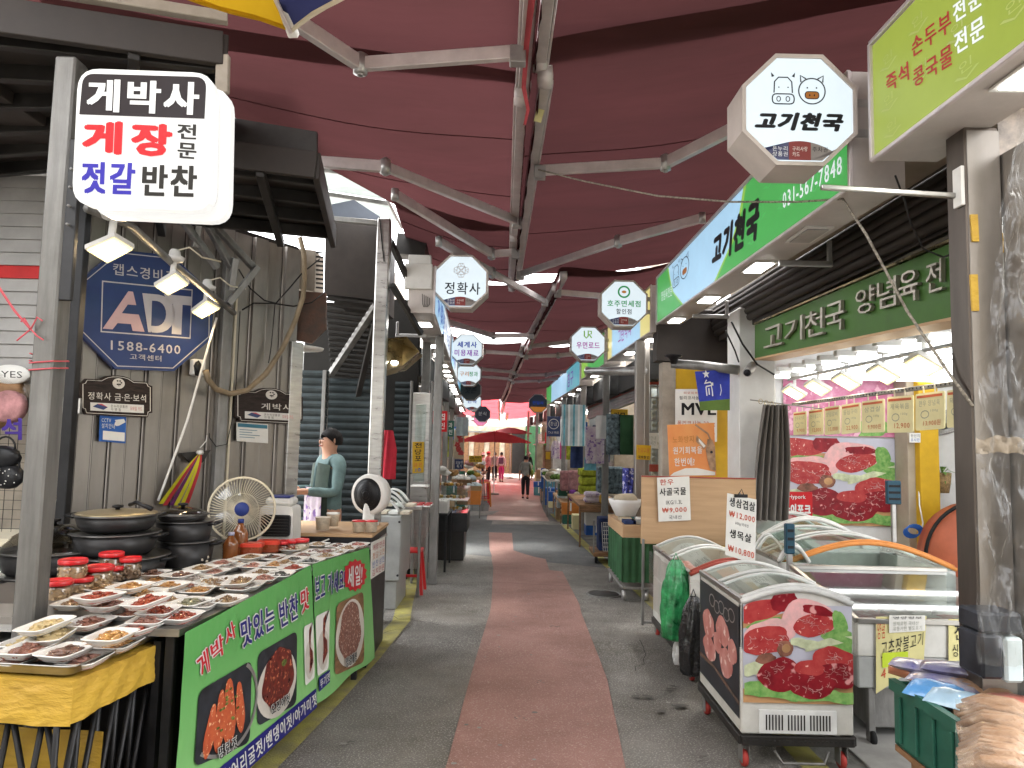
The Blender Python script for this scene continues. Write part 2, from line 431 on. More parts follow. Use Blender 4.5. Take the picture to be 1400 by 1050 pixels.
mat('paper_white',(.72,.71,.67),.8,0,var=.04,scale=5)
mat('paper_yellow',(.68,.62,.3),.75,0,var=.06,scale=5)
mat('tan_stone',(.42,.37,.31),.8,0,var=.15,scale=3,bump=.2,grime=.3)
mat('plaster',(.45,.42,.37),.85,0,var=.12,scale=2,bump=.2,grime=.35)
mat('dark_void',(.03,.028,.026),.9)
mat('lamp_cool',(1,1,1),emit=16,ecol=(.92,.97,1))
mat('lamp_tube',(1,1,1),emit=9,ecol=(.95,.98,1))
mat('lamp_warm',(1,.95,.85),emit=200,ecol=(1,.74,.43))
mat('lamp_down',(1,1,1),emit=26,ecol=(1,.99,.95))
glassy('clear_glass',(.93,.97,.96),.1)
glassy('film',(.9,.89,.87),.05,.2,.3,4,.03)
glassy('jar_clear',(.92,.9,.86),.12,.08)
# ================================================================ ground
def strip(mb,left,right,lift,m=0):
 """sheet between two measured edges, laid on the falling ground"""
 n=len(left)
 def at(e,t):
  i=min(int(t),len(e)-2);f=t-i
  return e[i][0]*(1-f)+e[i+1][0]*f,e[i][1]*(1-f)+e[i+1][1]*f
 SUB=8;rows=[]
 for k in range((n-1)*SUB+1):
  t=k/SUB;a=at(left,t);b_=at(right,t)
  rows.append((a,b_))
 vs=[];fs=[]
 for a,b_ in rows:vs+=[(a[0],a[1],gz(a[1])+lift),(b_[0],b_[1],gz(b_[1])+lift)]
 for i in range(len(rows)-1):fs.append((2*i,2*i+1,2*i+3,2*i+2))
 mb.add(vs,fs,m)
mb=MB()
ys=[-30,-10,0,3,6]+[6+2*i for i in range(1,11)]+[30,40,50,70,90,200,900]
vs=[];fs=[]
for y in ys:vs+=[(-300,y,gz(y)),(300,y,gz(y))]
for i in range(len(ys)-1):fs.append((2*i,2*i+1,2*i+3,2*i+2))
mb.add(vs,fs);struct(mb,'ground','asphalt')
mb=MB();strip(mb,[(-1.9,12.3),(-1.9,14.5),(-1.9,17),(-1.9,26)],[(2.2,10.2),(2.2,14.5),(2.2,17),(2.0,26)],.004)
struct(mb,'road_patch','asphalt_dark')
Lr=[(-.45,1.5),(-.34,3.2),(-.317,3.95),(-.272,5.35),(-.172,7.43),(-.2,9.0),(-.21,10.16),(-.33,12.8),(-.42,15.4)]
Rr=[(.5,1.5),(.62,3.2),(.66,3.99),(.754,5.41),(.775,7.53)]+[(p.x,p.y)for p in[atG(*q)for q in((792,827),(769,782),(751,780),(746,765),(731,762),(714,757),(702,753),(700,729))]]
def xat(e,y):
 for(xa,ya),(xb,yb)in zip(e,e[1:]):
  if ya<=y<=yb:return xa+(xb-xa)*(y-ya)/(yb-ya)
 return e[-1][0]
Rr=sorted(Rr,key=lambda p:p[1])
mb=MB();strip(mb,[(xat(Lr,y)+.012*math.sin(y*5),y)for x,y in Rr],Rr,.008);struct(mb,'red_path','red_paving')
mb=MB();strip(mb,[(-.55,17.6),(-.6,21),(-.7,26),(-1.2,32),(-2.3,40),(-3,60)],[(1.0,17.6),(1.0,21),(1.1,26),(1.3,32),(1.6,40),(3,60)],.008)
struct(mb,'pink_path','pink_tiles')
mb=MB();strip(mb,[(-.4,16.5),(-.4,17.4)],[(2.0,16.9),(2.0,17.6)],.013);struct(mb,'trench_paving','curb_stone')
mb=MB();q=[atG(*p)for p in[(620,707),(673,704),(683,699),(632,700)]]
mb.add([p+Vector((0,0,.014))for p in q],[(0,1,2,3)]);struct(mb,'manhole_paving','curb_stone')
def line(pts,w,name):
 A=[(x-w/2,y)for x,y in pts];B=[(x+w/2,y)for x,y in pts]
 mb=MB();strip(mb,A,B,.012);struct(mb,name,'yellow_paint')
line([(-1.55,1.6),(-1.33,3.2),(-1.27,3.9),(-1.17,4.8),(-1.08,5.8),(-1.02,7.03),(-1.1,7.8),(-1.2,8.93),(-1.25,11.8),(-1.36,15.6),(-1.35,22)],.17,'yellow_line')
line([(1.72,2.0),(1.7,4.5),(1.66,7.2),(1.62,8.7),(1.52,10.4),(1.4,13.2),(1.2,19.8)],.15,'yellow_line')
mb=MB();strip(mb,[(-6,1),(-6,6),(-6,12),(-6,22),(-6,45)],[(-1.5,1),(-1.2,6),(-1.4,12),(-1.5,22),(-2.9,45)],.005);struct(mb,'pavement','concrete')
mb=MB();strip(mb,[(1.8,1),(1.76,6),(1.55,12),(1.35,22),(1.6,45)],[(7,1),(7,6),(7,12),(7,22),(7,45)],.005);struct(mb,'pavement','concrete')
rs=random.Random(5);mb=MB()
for cx,cy,s_ in[(1.05,4.9,.16),(1.2,5.25,.1),(-.85,4.2,.04),(.1,4.6,.035),(-.5,6.3,.05),(.45,6.9,.05),(1.0,7.8,.06),(-.6,8.6,.06),(.25,5.3,.03),(1.1,6.2,.04),(-.1,3.7,.04)]:
 for k in range(5):
  pts=[(cx+rs.uniform(-s_,s_)+.25*s_*math.cos(a)*rs.uniform(.5,1.5),cy+rs.uniform(-s_,s_)*.3+.25*s_*math.sin(a)*rs.uniform(.5,1.5))for a in[i*PI/4 for i in range(8)]]
  ox,oy=rs.uniform(-s_,s_),rs.uniform(-s_,s_)
  pts=[(cx+ox+.3*s_*math.cos(i*PI/4)*rs.uniform(.4,1.2),cy+oy+.2*s_*math.sin(i*PI/4)*rs.uniform(.4,1.2))for i in range(8)]
  mb.add([(x,y,gz(y)+.0165+.0006*k)for x,y in pts],[tuple(range(8))])
mat('crack',(.035,.033,.03),.9)
mat('stain',(.14,.132,.12),.6,var=.3);o=struct(mb,'road_stains','stain');o['kind']='stuff'
# ================================================================ lines of the two rows of lightboxes
def XL(y):return-.85-.047*(y-7.4)
def XR(y):return 1.7-(.03*(y-8.3)if y>8.3 else 0)
# ================================================================ awnings
def awning(side,y0,y1,rail,wall,label,armY=None,m='wine_fabric',sag=.05,cap=True,ext=.075):
 """rail=((x,z),(x,z)) near and far end of the front rail; wall=((x,y,z),(x,y,z)) the edge on the wall"""
 (xa,za),(xb,zb)=rail
 A=Vector((xa,y0,za));B=Vector((xb,y1,zb));W0=Vector(wall[0]);W1=Vector(wall[1])
 t=thing('retractable_awning',label,'awning',tuple((A+B)/2),0,'wine red awnings over the alley')
 s_=1 if side=='L' else-1
 f=MB()
 def fn(u,v):
  v=v*(1+.01+ext)-ext
  if side=='R':u=u*1.045-.045
  p=(A*(1-v)+B*v)*(1-u)+(W0*(1-v)+W1*v)*u
  z=-sag*math.sin(PI*max(0,u))*(1+.6*math.sin(v*9+y0))-.012*math.sin(v*23+u*5)*math.sin(PI*max(0,min(1,u*1.4)))
  z-=.03*math.sin(PI*v)*math.sin(PI*u)
  return p+Vector((0,0,z+.03))
 f.grid(fn,14,26)
 f.build('fabric',m,t)
 for sv in(.3,.68):
  m_=MB();m_.tube([fn(i/14,sv)+Vector((0,0,-.003))for i in range(15)],.004,4);m_.build('seam',m,t)
 h=MB();k=26
 vs=[];fs=[]
 for i in range(k+1):
  p=A.lerp(B,i/k);d=.1+.012*math.sin(i*1.9)
  vs+=[p+Vector((s_*.035,0,-.02)),p+Vector((s_*.035+.008*math.sin(i*2.3),0,-.02-d))]
 for i in range(k):fs.append((2*i,2*i+2,2*i+3,2*i+1))
 h.add(vs,fs,0,True);h.build('valance',m,t)
 r=MB();r.bar(A,B,.07,.1,0);r.bar(A+Vector((-s_*.045,0,-.03)),B+Vector((-s_*.045,0,-.03)),.014,.03,0)
 r.build('front_rail','alu_white',t)
 if cap:
  for e,d in((A,-1),(B,1)):
   c=MB();c.lathe([(.01,-.05),(.07,-.045),(.08,0),(.075,.04),(.01,.05)],e+Vector((0,d*.01,0)),12,0,Matrix.Rotation(PI/2,3,'Y'));c.build('end_cap','alu_white',t)
 for(ra,sh,el)in(armY or[]):
  ra,sh,el=Vector(ra),Vector(sh),Vector(el)
  a=MB();a.bar(sh,el,.05,.088);ao=a.build('upper_arm','alu_white',t)
  a=MB();a.bar(el,ra,.045,.078);a.build('forearm','alu_white',t)
  j=MB();j.lathe([(.02,-.06),(.042,-.055),(.042,.055),(.02,.06)],el,12);j.lathe([(.012,-.07),(.02,-.07),(.02,.07),(.01,.07)],el,8);j.build('elbow','alu_grey',t)
  j=MB();j.box(ra+Vector((0,0,-.02)),(.09,.07,.1));j.build('rail_joint','alu_grey',t);j=MB();j.lathe([(.02,-.05),(.035,-.05),(.035,.05),(.02,.05)],sh,10);j.build('shoulder_joint','alu_grey',t)
 return t
def rp(px,py,z=3.9):return tuple(atZ(px,py,z))
a=awning('L',1.7,4.32,((.08,4.01),(.03,4.0)),((-2.9,1.7,4.4),(-2.9,4.35,4.3)),'wine red awning nearest the camera, its white arm crossing behind the umbrella edge',[(rp(708,72,3.93),rp(330,-20,3.98),rp(493,88,3.92))],'wine_fabric_pale')
awning('R',1.5,4.2,((.18,4.11),(.13,4.1)),((3.0,1.5,4.52),(2.9,3.95,4.5)),'wine red awning above the tofu shop lightbox at the upper edge',None)
awning('L',4.42,7.3,((.02,3.98),(-.01,3.93)),((-3.0,4.2,4.32),(-1.22,7.2,4.12)),'paler wine red awning over the steel canopy of the side dish stall',[(rp(707,302,3.87),rp(430,221,3.9),rp(527,228,3.88))],'wine_fabric_pale')
awning('L',7.38,9.5,((-.01,3.93),(-.03,3.85)),((-1.24,6.95,4.12),(-1.35,9.5,4.05)),'wine red awning fixed behind the tall steel pole on the jewellery side',[(rp(705,345,3.82),rp(540,266,3.92),rp(672,347,3.8)),(rp(745,412,3.7),rp(600,330,3.8),rp(673,373,3.72))])
awning('R',4.28,9.1,((.165,4.03),(.03,3.9)),((2.7,4.1,4.5),(2.4,9.2,4.2)),'wine red awning opposite, whose joined white arm reaches the butcher sign',[(rp(738,233,3.9),rp(1010,172,4.0),rp(910,223,3.9)),(rp(712,375,3.8),rp(960,298,3.95),rp(845,330,3.86))])
spec=[('L',9.55,13.0,((.56,3.86),(.3,3.72)),((-1.5,9.7,4.0),(-1.65,13.0,3.9)),[((.32,12.3,3.6),(-1.2,11.8,3.75),(-.35,12.6,3.62))]),('R',9.0,14.2,((.63,3.9),(.28,3.62)),((2.4,9.3,4.2),(1.95,14.2,3.95)),[((.6,9.6,3.8),(2.1,10.6,3.85),(1.3,9.9,3.82)),((.32,13.6,3.58),(1.75,12.7,3.8),(1.1,13.4,3.66))]),('L',14.1,18.6,((.22,3.7),(.02,3.6)),((-1.7,13.9,3.95),(-1.9,18.6,3.8)),[((.2,15,3.6),(-1.4,14.4,3.7),(-.6,14.9,3.62)),((.05,18,3.5),(-1.6,17.3,3.6),(-.8,17.9,3.55))]),('R',14.6,19.6,((.3,3.7),(.05,3.55)),((1.9,14.9,3.95),(1.7,19.4,3.75)),[((.3,15.6,3.62),(1.7,15.2,3.7),(1,15.5,3.65)),((.1,18.8,3.5),(1.6,18.1,3.6),(.9,18.7,3.52))]),('L',18.7,23.4,((.0,3.65),(-.15,3.5)),((-1.95,18.9,3.85),(-2.1,23.4,3.7)),[((-.05,20,3.5),(-1.7,19.4,3.6),(-.9,19.9,3.55))]),('R',20.0,24.6,((.02,3.6),(-.12,3.45)),((1.7,20.0,3.8),(1.5,24.5,3.65)),[((.02,21,3.5),(1.4,20.5,3.6),(.8,20.9,3.55))]),('L',23.5,28.5,((-.15,3.55),(-.4,3.4)),((-2.1,23.8,3.75),(-2.4,28.5,3.55)),[]),('R',24.9,30,((-.12,3.5),(-.35,3.35)),((1.5,25,3.7),(1.5,30,3.6)),[]),('L',28.8,35,((-.5,3.4),(-.6,3.2)),((-2.5,28.6,3.6),(-2.9,35,3.4)),[]),('R',30.3,37,((-.3,3.4),(-.5,3.2)),((1.5,30,3.6),(1.6,37,3.5)),[]),('L',35.6,42,((-.6,3.2),(-.7,3.0)),((-2.9,35.4,3.5),(-3.3,42,3.4)),[]),('R',38,45,((-.2,3.3),(-.3,3.1)),((1.7,38,3.6),(1.9,45,3.5)),[]),]
names=['wine red awning just before the bright roof gap on the jewellery side','wine red awning between the butcher lightbox and the duty free octagon','wine red awning just beyond the bright roof gap above the left octagon signs','wine red awning above the bedding shop, past the white slit of daylight','wine red awning over the bakery case, fourth along the left roof','wine red awning over the blue tax refund sign on the right roof','short wine red awning over the orange stools','sagging wine red awning just before the far right gap of light','sunlit red awning above the red parasol at the alley end','sunlit red awning on the right near the green pillar','last sunlit red awning on the parasol side','last sunlit red awning over the green pillar']
for(sd_,y0,y1,ra_,wa_,ar_),nm in zip(spec,names):
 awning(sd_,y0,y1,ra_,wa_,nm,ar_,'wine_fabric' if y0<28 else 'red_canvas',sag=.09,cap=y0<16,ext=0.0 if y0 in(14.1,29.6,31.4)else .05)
mb=MB();pts=[atZ(727,0,3.93),atZ(720,60,3.93),atZ(716,120,3.88),atZ(722,150,3.82),atZ(717,172,3.76)]
mb.grid(lambda u,v:pts[min(int(u*4),3)].lerp(pts[min(int(u*4),3)+1],u*4-min(int(u*4),3))+Vector(((v-.5)*.035*(1-u*.5),0,.01*math.sin(v*3))),12,2)
mat('ribbon_red',(.55,.1,.12),.7);solo(mb,'ribbon','ribbon_red','pink red cloth ribbon dangling from the end of the near awning rail','ribbon')
mb=MB();c=atZ(737,158,3.9);mb.box(c,(.05,.004,.09),0,Matrix.Rotation(.25,3,'Y'));solo(mb,'paper_tag','paper_yellow','small yellowed paper tag stuck under the awning rail beside the ribbon','tag')
mat('shop_warm',(.5,.42,.32),.7,var=.2,scale=2,grime=.3);mat('shop_pale',(.55,.56,.55),.6,var=.15,scale=2,grime=.3);mat('header_dark',(.05,.05,.05),.6,var=.3,grime=.3)
mat('cloth_pink',(.5,.25,.25),.9,var=.25,scale=9,bump=.3);mat('cloth_plaid',(.2,.27,.3),.9,var=.4,scale=14,bump=.3);mat('cloth_lime',(.45,.5,.05),.9,var=.3,scale=8,bump=.4);mat('cloth_green',(.04,.11,.05),.9,var=.15);mat('cloth_navy',(.03,.05,.14),.9,var=.3);mat('cloth_teal',(.12,.32,.38),.8,var=.2)
mat('cloth_pale',(.5,.58,.6),.8,var=.15);mat('cloth_floral',(.4,.3,.42),.9,var=.7,scale=11,col2=(.55,.5,.5),speck=(16,(.2,.12,.3),.58));mat('cloth_blueflor',(.09,.1,.42),.8,var=.5,scale=16,speck=(22,(.6,.6,.75),.58));mat('cloth_purple',(.22,.06,.3),.9);mat('cloth_beige',(.5,.42,.3),.9,var=.2);mat('cloth_grey',(.27,.27,.25),.9,var=.15)
mat('cloth_black',(.02,.02,.024),.85);mat('cloth_white',(.68,.67,.65),.85,var=.05);mat('cloth_red',(.5,.03,.05),.8);mat('cloth_magenta',(.55,.06,.25),.8,var=.08);mat('bread',(.5,.28,.1),.6,var=.4,scale=12);mat('veg',(.2,.35,.07),.6,var=.4,scale=10)
mb=MB();q=random.Random(2)
def crack(x,y,dx,dy,n,w):
 pts=[(x,y)]
 for k in range(n):x+=dx+q.uniform(-.05,.05);y+=dy+q.uniform(-.05,.05);pts.append((x,y))
 mb.stroke(pts,w,lambda u,v:Vector((u,v,gz(v)+.0145)))
crack(-1.25,7.2,.09,-.05,6,.007);crack(-1.2,6.9,.07,.06,5,.006);crack(-1.15,6.5,.05,.05,6,.006);crack(-2.0,8.9,.13,.0,22,.006);crack(.85,8.2,.12,.02,7,.005);crack(1.0,5.6,.05,.1,8,.005)
o=struct(mb,'road_cracks','crack');o['kind']='stuff'
mat('gum_spots',(.12,.115,.105),.7,var=.4,scale=3,col2=(.3,.29,.27));mb=MB()
for k in range(150):
 y=3.6+12*q.random()**1.4;x=q.uniform(-1.0,1.55);r_=q.uniform(.006,.022);e_=q.uniform(.5,1)
 mb.add([(x+r_*math.cos(a)*q.uniform(.7,1.1),y+r_*e_*math.sin(a)*q.uniform(.7,1.1),gz(y)+.0182)for a in[i*PI/4 for i in range(8)]],[tuple(range(8))])
o=struct(mb,'road_spots','gum_spots');o['kind']='stuff'
t=thing('drain_cover','small round iron cover set in the grey paving right of the red strip','manhole',(1.15,8.6,gz(8.6)))
mb=MB();mb.lathe([(.001,.014),(.17,.014),(.18,.012),(.18,.0)],(1.15,8.6,gz(8.6)),28);mb.build('cover','dark_steel',t)
mb=MB();mb.lathe([(.185,0),(.185,.016),(.21,.016),(.215,0)],(1.15,8.6,gz(8.6)),28);mb.build('frame','galv',t)
for s_,lb in((-1,'unseen shop row added behind the photographer on the stall side'),(1,'unseen shop row added behind the photographer on the butcher side')):  # unseen continuation of the alley, added to cut light from behind
 t=thing('shop_building',lb,'building',(s_*3.4,-5,0));part('wall','plaster',t,min(s_*3.2,s_*3.8),max(s_*3.2,s_*3.8),-14,.4,0,5.5);part('shutter','shutter_grey',t,min(s_*3.16,s_*3.19),max(s_*3.16,s_*3.19),-13,-1,.1,2.6)
awning('L',-13,-2.2,((-.05,4.0),(-.05,4.0)),((-3.1,-13,4.4),(-3.1,-2.2,4.4)),'unseen wine red awning added behind the photographer, stall side',None)  # unseen awnings, added to keep daylight to the gap overhead
awning('R',-13,-2.2,((.1,4.0),(.1,4.0)),((3.1,-13,4.4),(3.1,-2.2,4.4)),'unseen wine red awning added behind the photographer, butcher side',None)
mat('lamp_warm_edge',(1,.9,.6),emit=1.6,ecol=(1,.78,.34))
fabric('polycarbonate',(.34,.38,.36),.14,.2)
t=thing('polycarbonate_roof','milky corrugated roof sheets between the steel canopy and the tall pole','roof sheet',(-2.1,6.6,4.4))
for k in range(5):
 y0=5.0+k*.85;mb=MB();mb.grid(lambda u,v:Vector((-1.55-2.6*u,y0+.84*v,4.62+.35*u+.012*math.sin(v*28))),3,26);mb.build('sheet','polycarbonate',t)
 mb=MB();mb.bar((-1.5,y0,4.58),(-4.15,y0,4.93),.035,.05);mb.build('bar','galv',t)
mb=MB();mb.bar((-1.52,4.9,4.58),(-1.52,9.3,4.58),.04,.06);mb.build('edge_bar','galv',t)
mat('ink_dark',(.012,.012,.015),.5)
# ================================================================ people
mat('skin',(.5,.27,.18),.5,var=.06,scale=5);mat('hair_black',(.012,.01,.01),.85,var=.3,scale=30,bump=.4);mat('shoe_dark',(.02,.02,.02),.5);mat('denim',(.06,.08,.14),.8,var=.15,scale=10);mat('bag_olive',(.2,.24,.04),.7);mat('pack_purple',(.12,.09,.15),.8);mat('vest_green',(.06,.085,.07),.8,var=.15,scale=8,bump=.3);mat('shirt_teal',(.13,.2,.2),.8,var=.15,scale=8,bump=.3);mat('skin_mat_lip',(.35,.1,.08),.5)
def skinned(name,V_,E_,m,parent,sub=2):
 """V_: {key: (pos, rx, ry)}; one continuous skin grown over joined bones"""
 me=bpy.data.meshes.new(name);ks=list(V_);me.from_pydata([V_[k][0]for k in ks],[(ks.index(a),ks.index(b_))for a,b_ in E_],[]);ob=bpy.data.objects.new(name,me);C.objects.link(ob)
 md=ob.modifiers.new('skin','SKIN');md.use_smooth_shade=True
 if not me.skin_vertices:bpy.context.view_layer.objects.active=ob;
 sv=me.skin_vertices[0].data
 for i,k in enumerate(ks):sv[i].radius=(V_[k][1],V_[k][2]);sv[i].use_root=(i==0)
 ms=ob.modifiers.new('sub','SUBSURF');ms.levels=sub;ms.render_levels=sub
 dg=bpy.context.evaluated_depsgraph_get();dg.update();nm=bpy.data.meshes.new_from_object(ob.evaluated_get(dg));bpy.data.objects.remove(ob)
 mb=MB();T=WM[parent.name];mb.add([T@v.co for v in nm.vertices],[tuple(p.vertices)for p in nm.polygons],0,True);bpy.data.meshes.remove(nm)
 return mb.build(name,m,parent)
def person(x,y,h,rz,label,top,pants,pose='walk',hair='hair_black',sleeve='long',hat=None,extra=None,g=None):
 t=thing('person',label,'person',(x,y,gz(y)if g is None else g),rz,None);s=h/1.65
 st=.13 if pose=='walk' else .0;k=s
 def v(px,py,pz,rx,ry=None):return((px*k,py*k,pz*k),rx*k,(ry or rx)*k)
 ah={'walk':(.05,-.07),'stand':(.0,.0),'fan':(-.1,.0),'work':(-.22,-.2)}[pose]
 hz={'walk':.74,'stand':.76,'fan':.95,'work':1.02}[pose];ez=1.05 if pose!='work' else 1.08
 B_={'pel':v(0,0,.88,.135,.1),'waist':v(0,0,1.02,.125,.095),'chest':v(0,.01,1.22,.15,.105),'neckb':v(0,.015,1.37,.07,.06),'neck':v(0,0,1.42,.05),'head':v(0,-.01,1.495,.079,.09),'crown':v(0,-.005,1.575,.07,.084)}
 E_=[('pel','waist'),('waist','chest'),('chest','neckb'),('neckb','neck'),('neck','head'),('head','crown')]
 for sd_,sg in(('l',-1),('r',1)):
  f=sg*st;hy=ah[0]if sg<0 else ah[1]
  if pose=='work':hy=-.24-.07*(sg>0)
  B_.update({'hip'+sd_:v(sg*.085,0,.82,.09),'knee'+sd_:v(sg*.085,-abs(f)*.3-f*.4,.46,.056),'ank'+sd_:v(sg*.085,f*-1.2,.09,.036),'toe'+sd_:v(sg*.095,f*-1.2-.13,.035,.032,.026),'sh'+sd_:v(sg*.165,.015,1.33,.058),'el'+sd_:v(sg*.225,.02-(hy*-.2),ez,.04),'wr'+sd_:v(sg*(.235 if pose!='work' else .14),hy-.03,hz+.08,.027),'palm'+sd_:v(sg*(.235 if pose!='work' else .12),hy-.045-(.06 if pose=='work' else 0),hz+(.02 if pose!='work' else .06),.03,.016)})
  E_+=[('pel','hip'+sd_),('hip'+sd_,'knee'+sd_),('knee'+sd_,'ank'+sd_),('ank'+sd_,'toe'+sd_),('neckb','sh'+sd_),('sh'+sd_,'el'+sd_),('el'+sd_,'wr'+sd_),('wr'+sd_,'palm'+sd_)]
 body=skinned('body',B_,E_,'skin',t)
 T=WM[t.name];me=body.data;fb=MB()
 for sd_,sg in(('l',-1),('r',1)):
  p=Vector(B_['palm'+sd_][0]);w=Vector(B_['wr'+sd_][0]);d=(p-w).normalized();side=Vector((0,1,0))if pose!='work' else Vector((1,0,0))
  for j,ln in enumerate((.07,.08,.075,.06)):
   b0=p+side*(.017*(j-1.5))*k+d*.012*k;b1=b0+d*ln*.55*k;b2=b1+(d+Vector((-sg*.4,0,0))).normalized()*ln*.45*k;fb.tube([T@q for q in(b0,b1,b2)],[.0088*k,.008*k,.006*k],7)
  b0=w.lerp(p,.7);b1=b0+(side*-.03+d*.02)*k;fb.tube([T@q for q in(b0,b1,b1+d*.03*k)],[.011*k,.0095*k,.007*k],7)
 bm=bmesh.new();bm.from_mesh(me);Ti=T.inverted();vs=[bm.verts.new(Ti@q)for q in fb.v]
 for f in fb.f:
  try:fc=bm.faces.new([vs[i]for i in f]);fc.smooth=True
  except ValueError:pass
 bm.to_mesh(me);bm.free()
 L_=lambda q:T@(Vector(q)*k)
 def grow(keys,nm,m,add,edges,mod=None):
  V2={}
  for kk in keys:pos,rx,ry=B_[kk];V2[kk]=(pos,rx+add*k,ry+add*k)
  if mod:V2.update(mod)
  return skinned(nm,V2,edges,m,t)
 mid=lambda a,b_,f:tuple(Vector(B_[a][0]).lerp(Vector(B_[b_][0]),f))
 tv=['pel','waist','chest','neckb'];te=[('pel','waist'),('waist','chest'),('chest','neckb')];mod={'neckb':(tuple(Vector(B_['neckb'][0])+Vector((0,0,.015))),.088*k,.078*k),'pel':((0,0,.84*k),.195*k,.158*k)}
 for sd_ in 'lr':
  tv+=['sh'+sd_,'el'+sd_];te+=[('neckb','sh'+sd_),('sh'+sd_,'el'+sd_)]
  if sleeve=='long':mod['cuff'+sd_]=(mid('el'+sd_,'wr'+sd_,.85),.04*k,.04*k);te.append(('el'+sd_,'cuff'+sd_))
 grow(tv,'shirt',top,.011,te,mod)
 pv=[];pe=[];pm={'top':((0,0,.97*k),.165*k,.135*k),'pelv':((0,0,.86*k),.185*k,.15*k)};pe=[('top','pelv')]
 for sd_ in 'lr':pv+=['hip'+sd_,'knee'+sd_];pm['hem'+sd_]=(mid('knee'+sd_,'ank'+sd_,.88),.058*k,.058*k);pe+=[('pelv','hip'+sd_),('hip'+sd_,'knee'+sd_),('knee'+sd_,'hem'+sd_)]
 pm={**pm};
 V2=dict(pm)
 for kk in pv:pos,rx,ry=B_[kk];V2[kk]=(pos,rx+.022*k,ry+.022*k)
 skinned('trousers',V2,pe,pants,t)
 for sd_ in 'lr':
  a=Vector(B_['ank'+sd_][0]);mb=MB();mb.blob(T@(a+Vector((0,-.055*k,-.045*k))),(.048*k,.048*k,.045*k),0,10,1,.1);mb.blob(T@(a+Vector((0,-.12*k,-.05*k))),(.045*k,.06*k,.035*k),0,10,1,.1);mb.build('shoe','shoe_dark',t)
 F=lambda q:T@(Vector(q)*k)
 mb=MB();mb.blob(F((0,-.1,1.52)),(.012*k,.016*k,.02*k),0,8,1,.1);mb.build('nose','skin',t)
 for sg in(-1,1):
  mb=MB();mb.blob(F((sg*.03,-.088,1.545)),(.013*k,.008*k,.006*k),0,8);mb.build('eye','ink_dark',t);mb=MB();mb.blob(F((sg*.078,0,1.53)),(.01*k,.018*k,.028*k),0,8,1,.2);mb.build('ear','skin',t)
  mb=MB();mb.bar(F((sg*.018,-.09,1.562)),F((sg*.044,-.084,1.562)),.005*k,.005*k);mb.build('eyebrow','hair_black',t)
 mb=MB();mb.blob(F((0,-.089,1.485)),(.022*k,.006*k,.006*k),0,8);mb.build('mouth','skin_mat_lip',t)
 if hair:
  def hf(u,v):
   a=2*PI*u;th=PI*.62*v;fr=max(0,-math.sin(a));th*=(1-.42*fr);rr=.09+.01*noise.noise(Vector((math.cos(a)*3,math.sin(a)*3,v*4)));return F((math.sin(th)*math.cos(a)*rr,.008+math.sin(th)*math.sin(a)*(rr+.012),1.535+math.cos(th)*(rr+.022)))
  mb=MB();mb.grid(hf,22,10);mb.build('hair',hair,t)
 if hat:mb=MB();mb.lathe([(.001,.12),(.06,.115),(.09,.07),(.098,.03),(.15,.0),(.15,-.006),(.095,.01)],F((0,.0,1.575)),20);mb.build('hat',hat,t)
 if extra:extra(t,L_,k)
 return t
def shoulder_bag(t,L_,k):
 mb=MB();mb.blob(L_((-.24,.03,.98)),(.06*k,.13*k,.15*k),0,12,1,.2,3);mb.build('shoulder_bag','bag_olive',t);mb=MB();mb.tube([L_((-.22,-.08,1.08)),L_((-.15,-.06,1.38)),L_((-.13,.06,1.38)),L_((-.22,.12,1.08))],.012,6);mb.build('strap','bag_olive',t)
def backpack(t,L_,k):
 mb=MB();mb.box(L_((0,.17,1.18)),(.26*k,.13*k,.36*k),0,None,.04);mb.build('backpack','pack_purple',t)
 for sg in(-1,1):mb=MB();mb.tube([L_((sg*.1,.12,1.32)),L_((sg*.11,.0,1.42)),L_((sg*.11,-.12,1.25)),L_((sg*.11,.05,1.05))],.013,6);mb.build('strap','pack_purple',t)
def hand_fan(t,L_,k):mb=MB();mb.lathe([(.001,-.004),(.16,-.004),(.16,.004),(.001,.004)],L_((.28,-.16,1.1)),20,0,Matrix.Rotation(PI/2,3,'X'));mb.bar(L_((.26,-.13,.93)),L_((.28,-.16,1.0)),.02,.01);mb.build('hand_fan','red_plastic',t)
def apron(t,L_,k):mb=MB();mb.grid(lambda u,v:L_(((u-.5)*.3*(.8+.3*v),-.15-.02*math.sin(PI*u),1.28-.62*v)),8,8);mb.build('apron','cloth_white',t)
def kerchief(t,L_,k):mb=MB();mb.grid(lambda u,v:L_((math.sin(PI*.5*v)*math.cos(2*PI*u)*.103,.01+math.sin(PI*.5*v)*math.sin(2*PI*u)*.112,1.58+math.cos(PI*.5*v)*.098)),20,8);mb.build('headscarf','cloth_red',t)
def work_vest(t,L_,k):
 for sg in(-1,1):
  mb=MB();mb.grid(lambda u,v:L_((sg*(.02+.14*u),-.125+.05*u*u-.02*math.sin(v*3),1.34-.5*v-.02*u)),6,10);mb.build('vest_front','vest_green',t)
 mb=MB();mb.grid(lambda u,v:L_(((u-.5)*.32,-.15-.015*math.sin(PI*u)+.008*math.sin(u*19),1.12-.42*v)),14,8);mb.build('apron','cloth_floral',t)
w=atG(718,682);person(w.x,w.y,1.58,R(180),'woman in grey top and black trousers walking away with an olive shoulder bag','cloth_grey','cloth_black','walk',sleeve='short',extra=shoulder_bag)
w=atG(685,659);person(w.x,w.y,1.58,R(172),'person in magenta trousers with a purple backpack walking away','cloth_white','cloth_magenta','walk',extra=backpack)
w=atG(701,647);person(w.x,w.y,1.65,R(5),'person in white shirt and jeans holding a red round hand fan','cloth_white','denim','fan',extra=hand_fan)
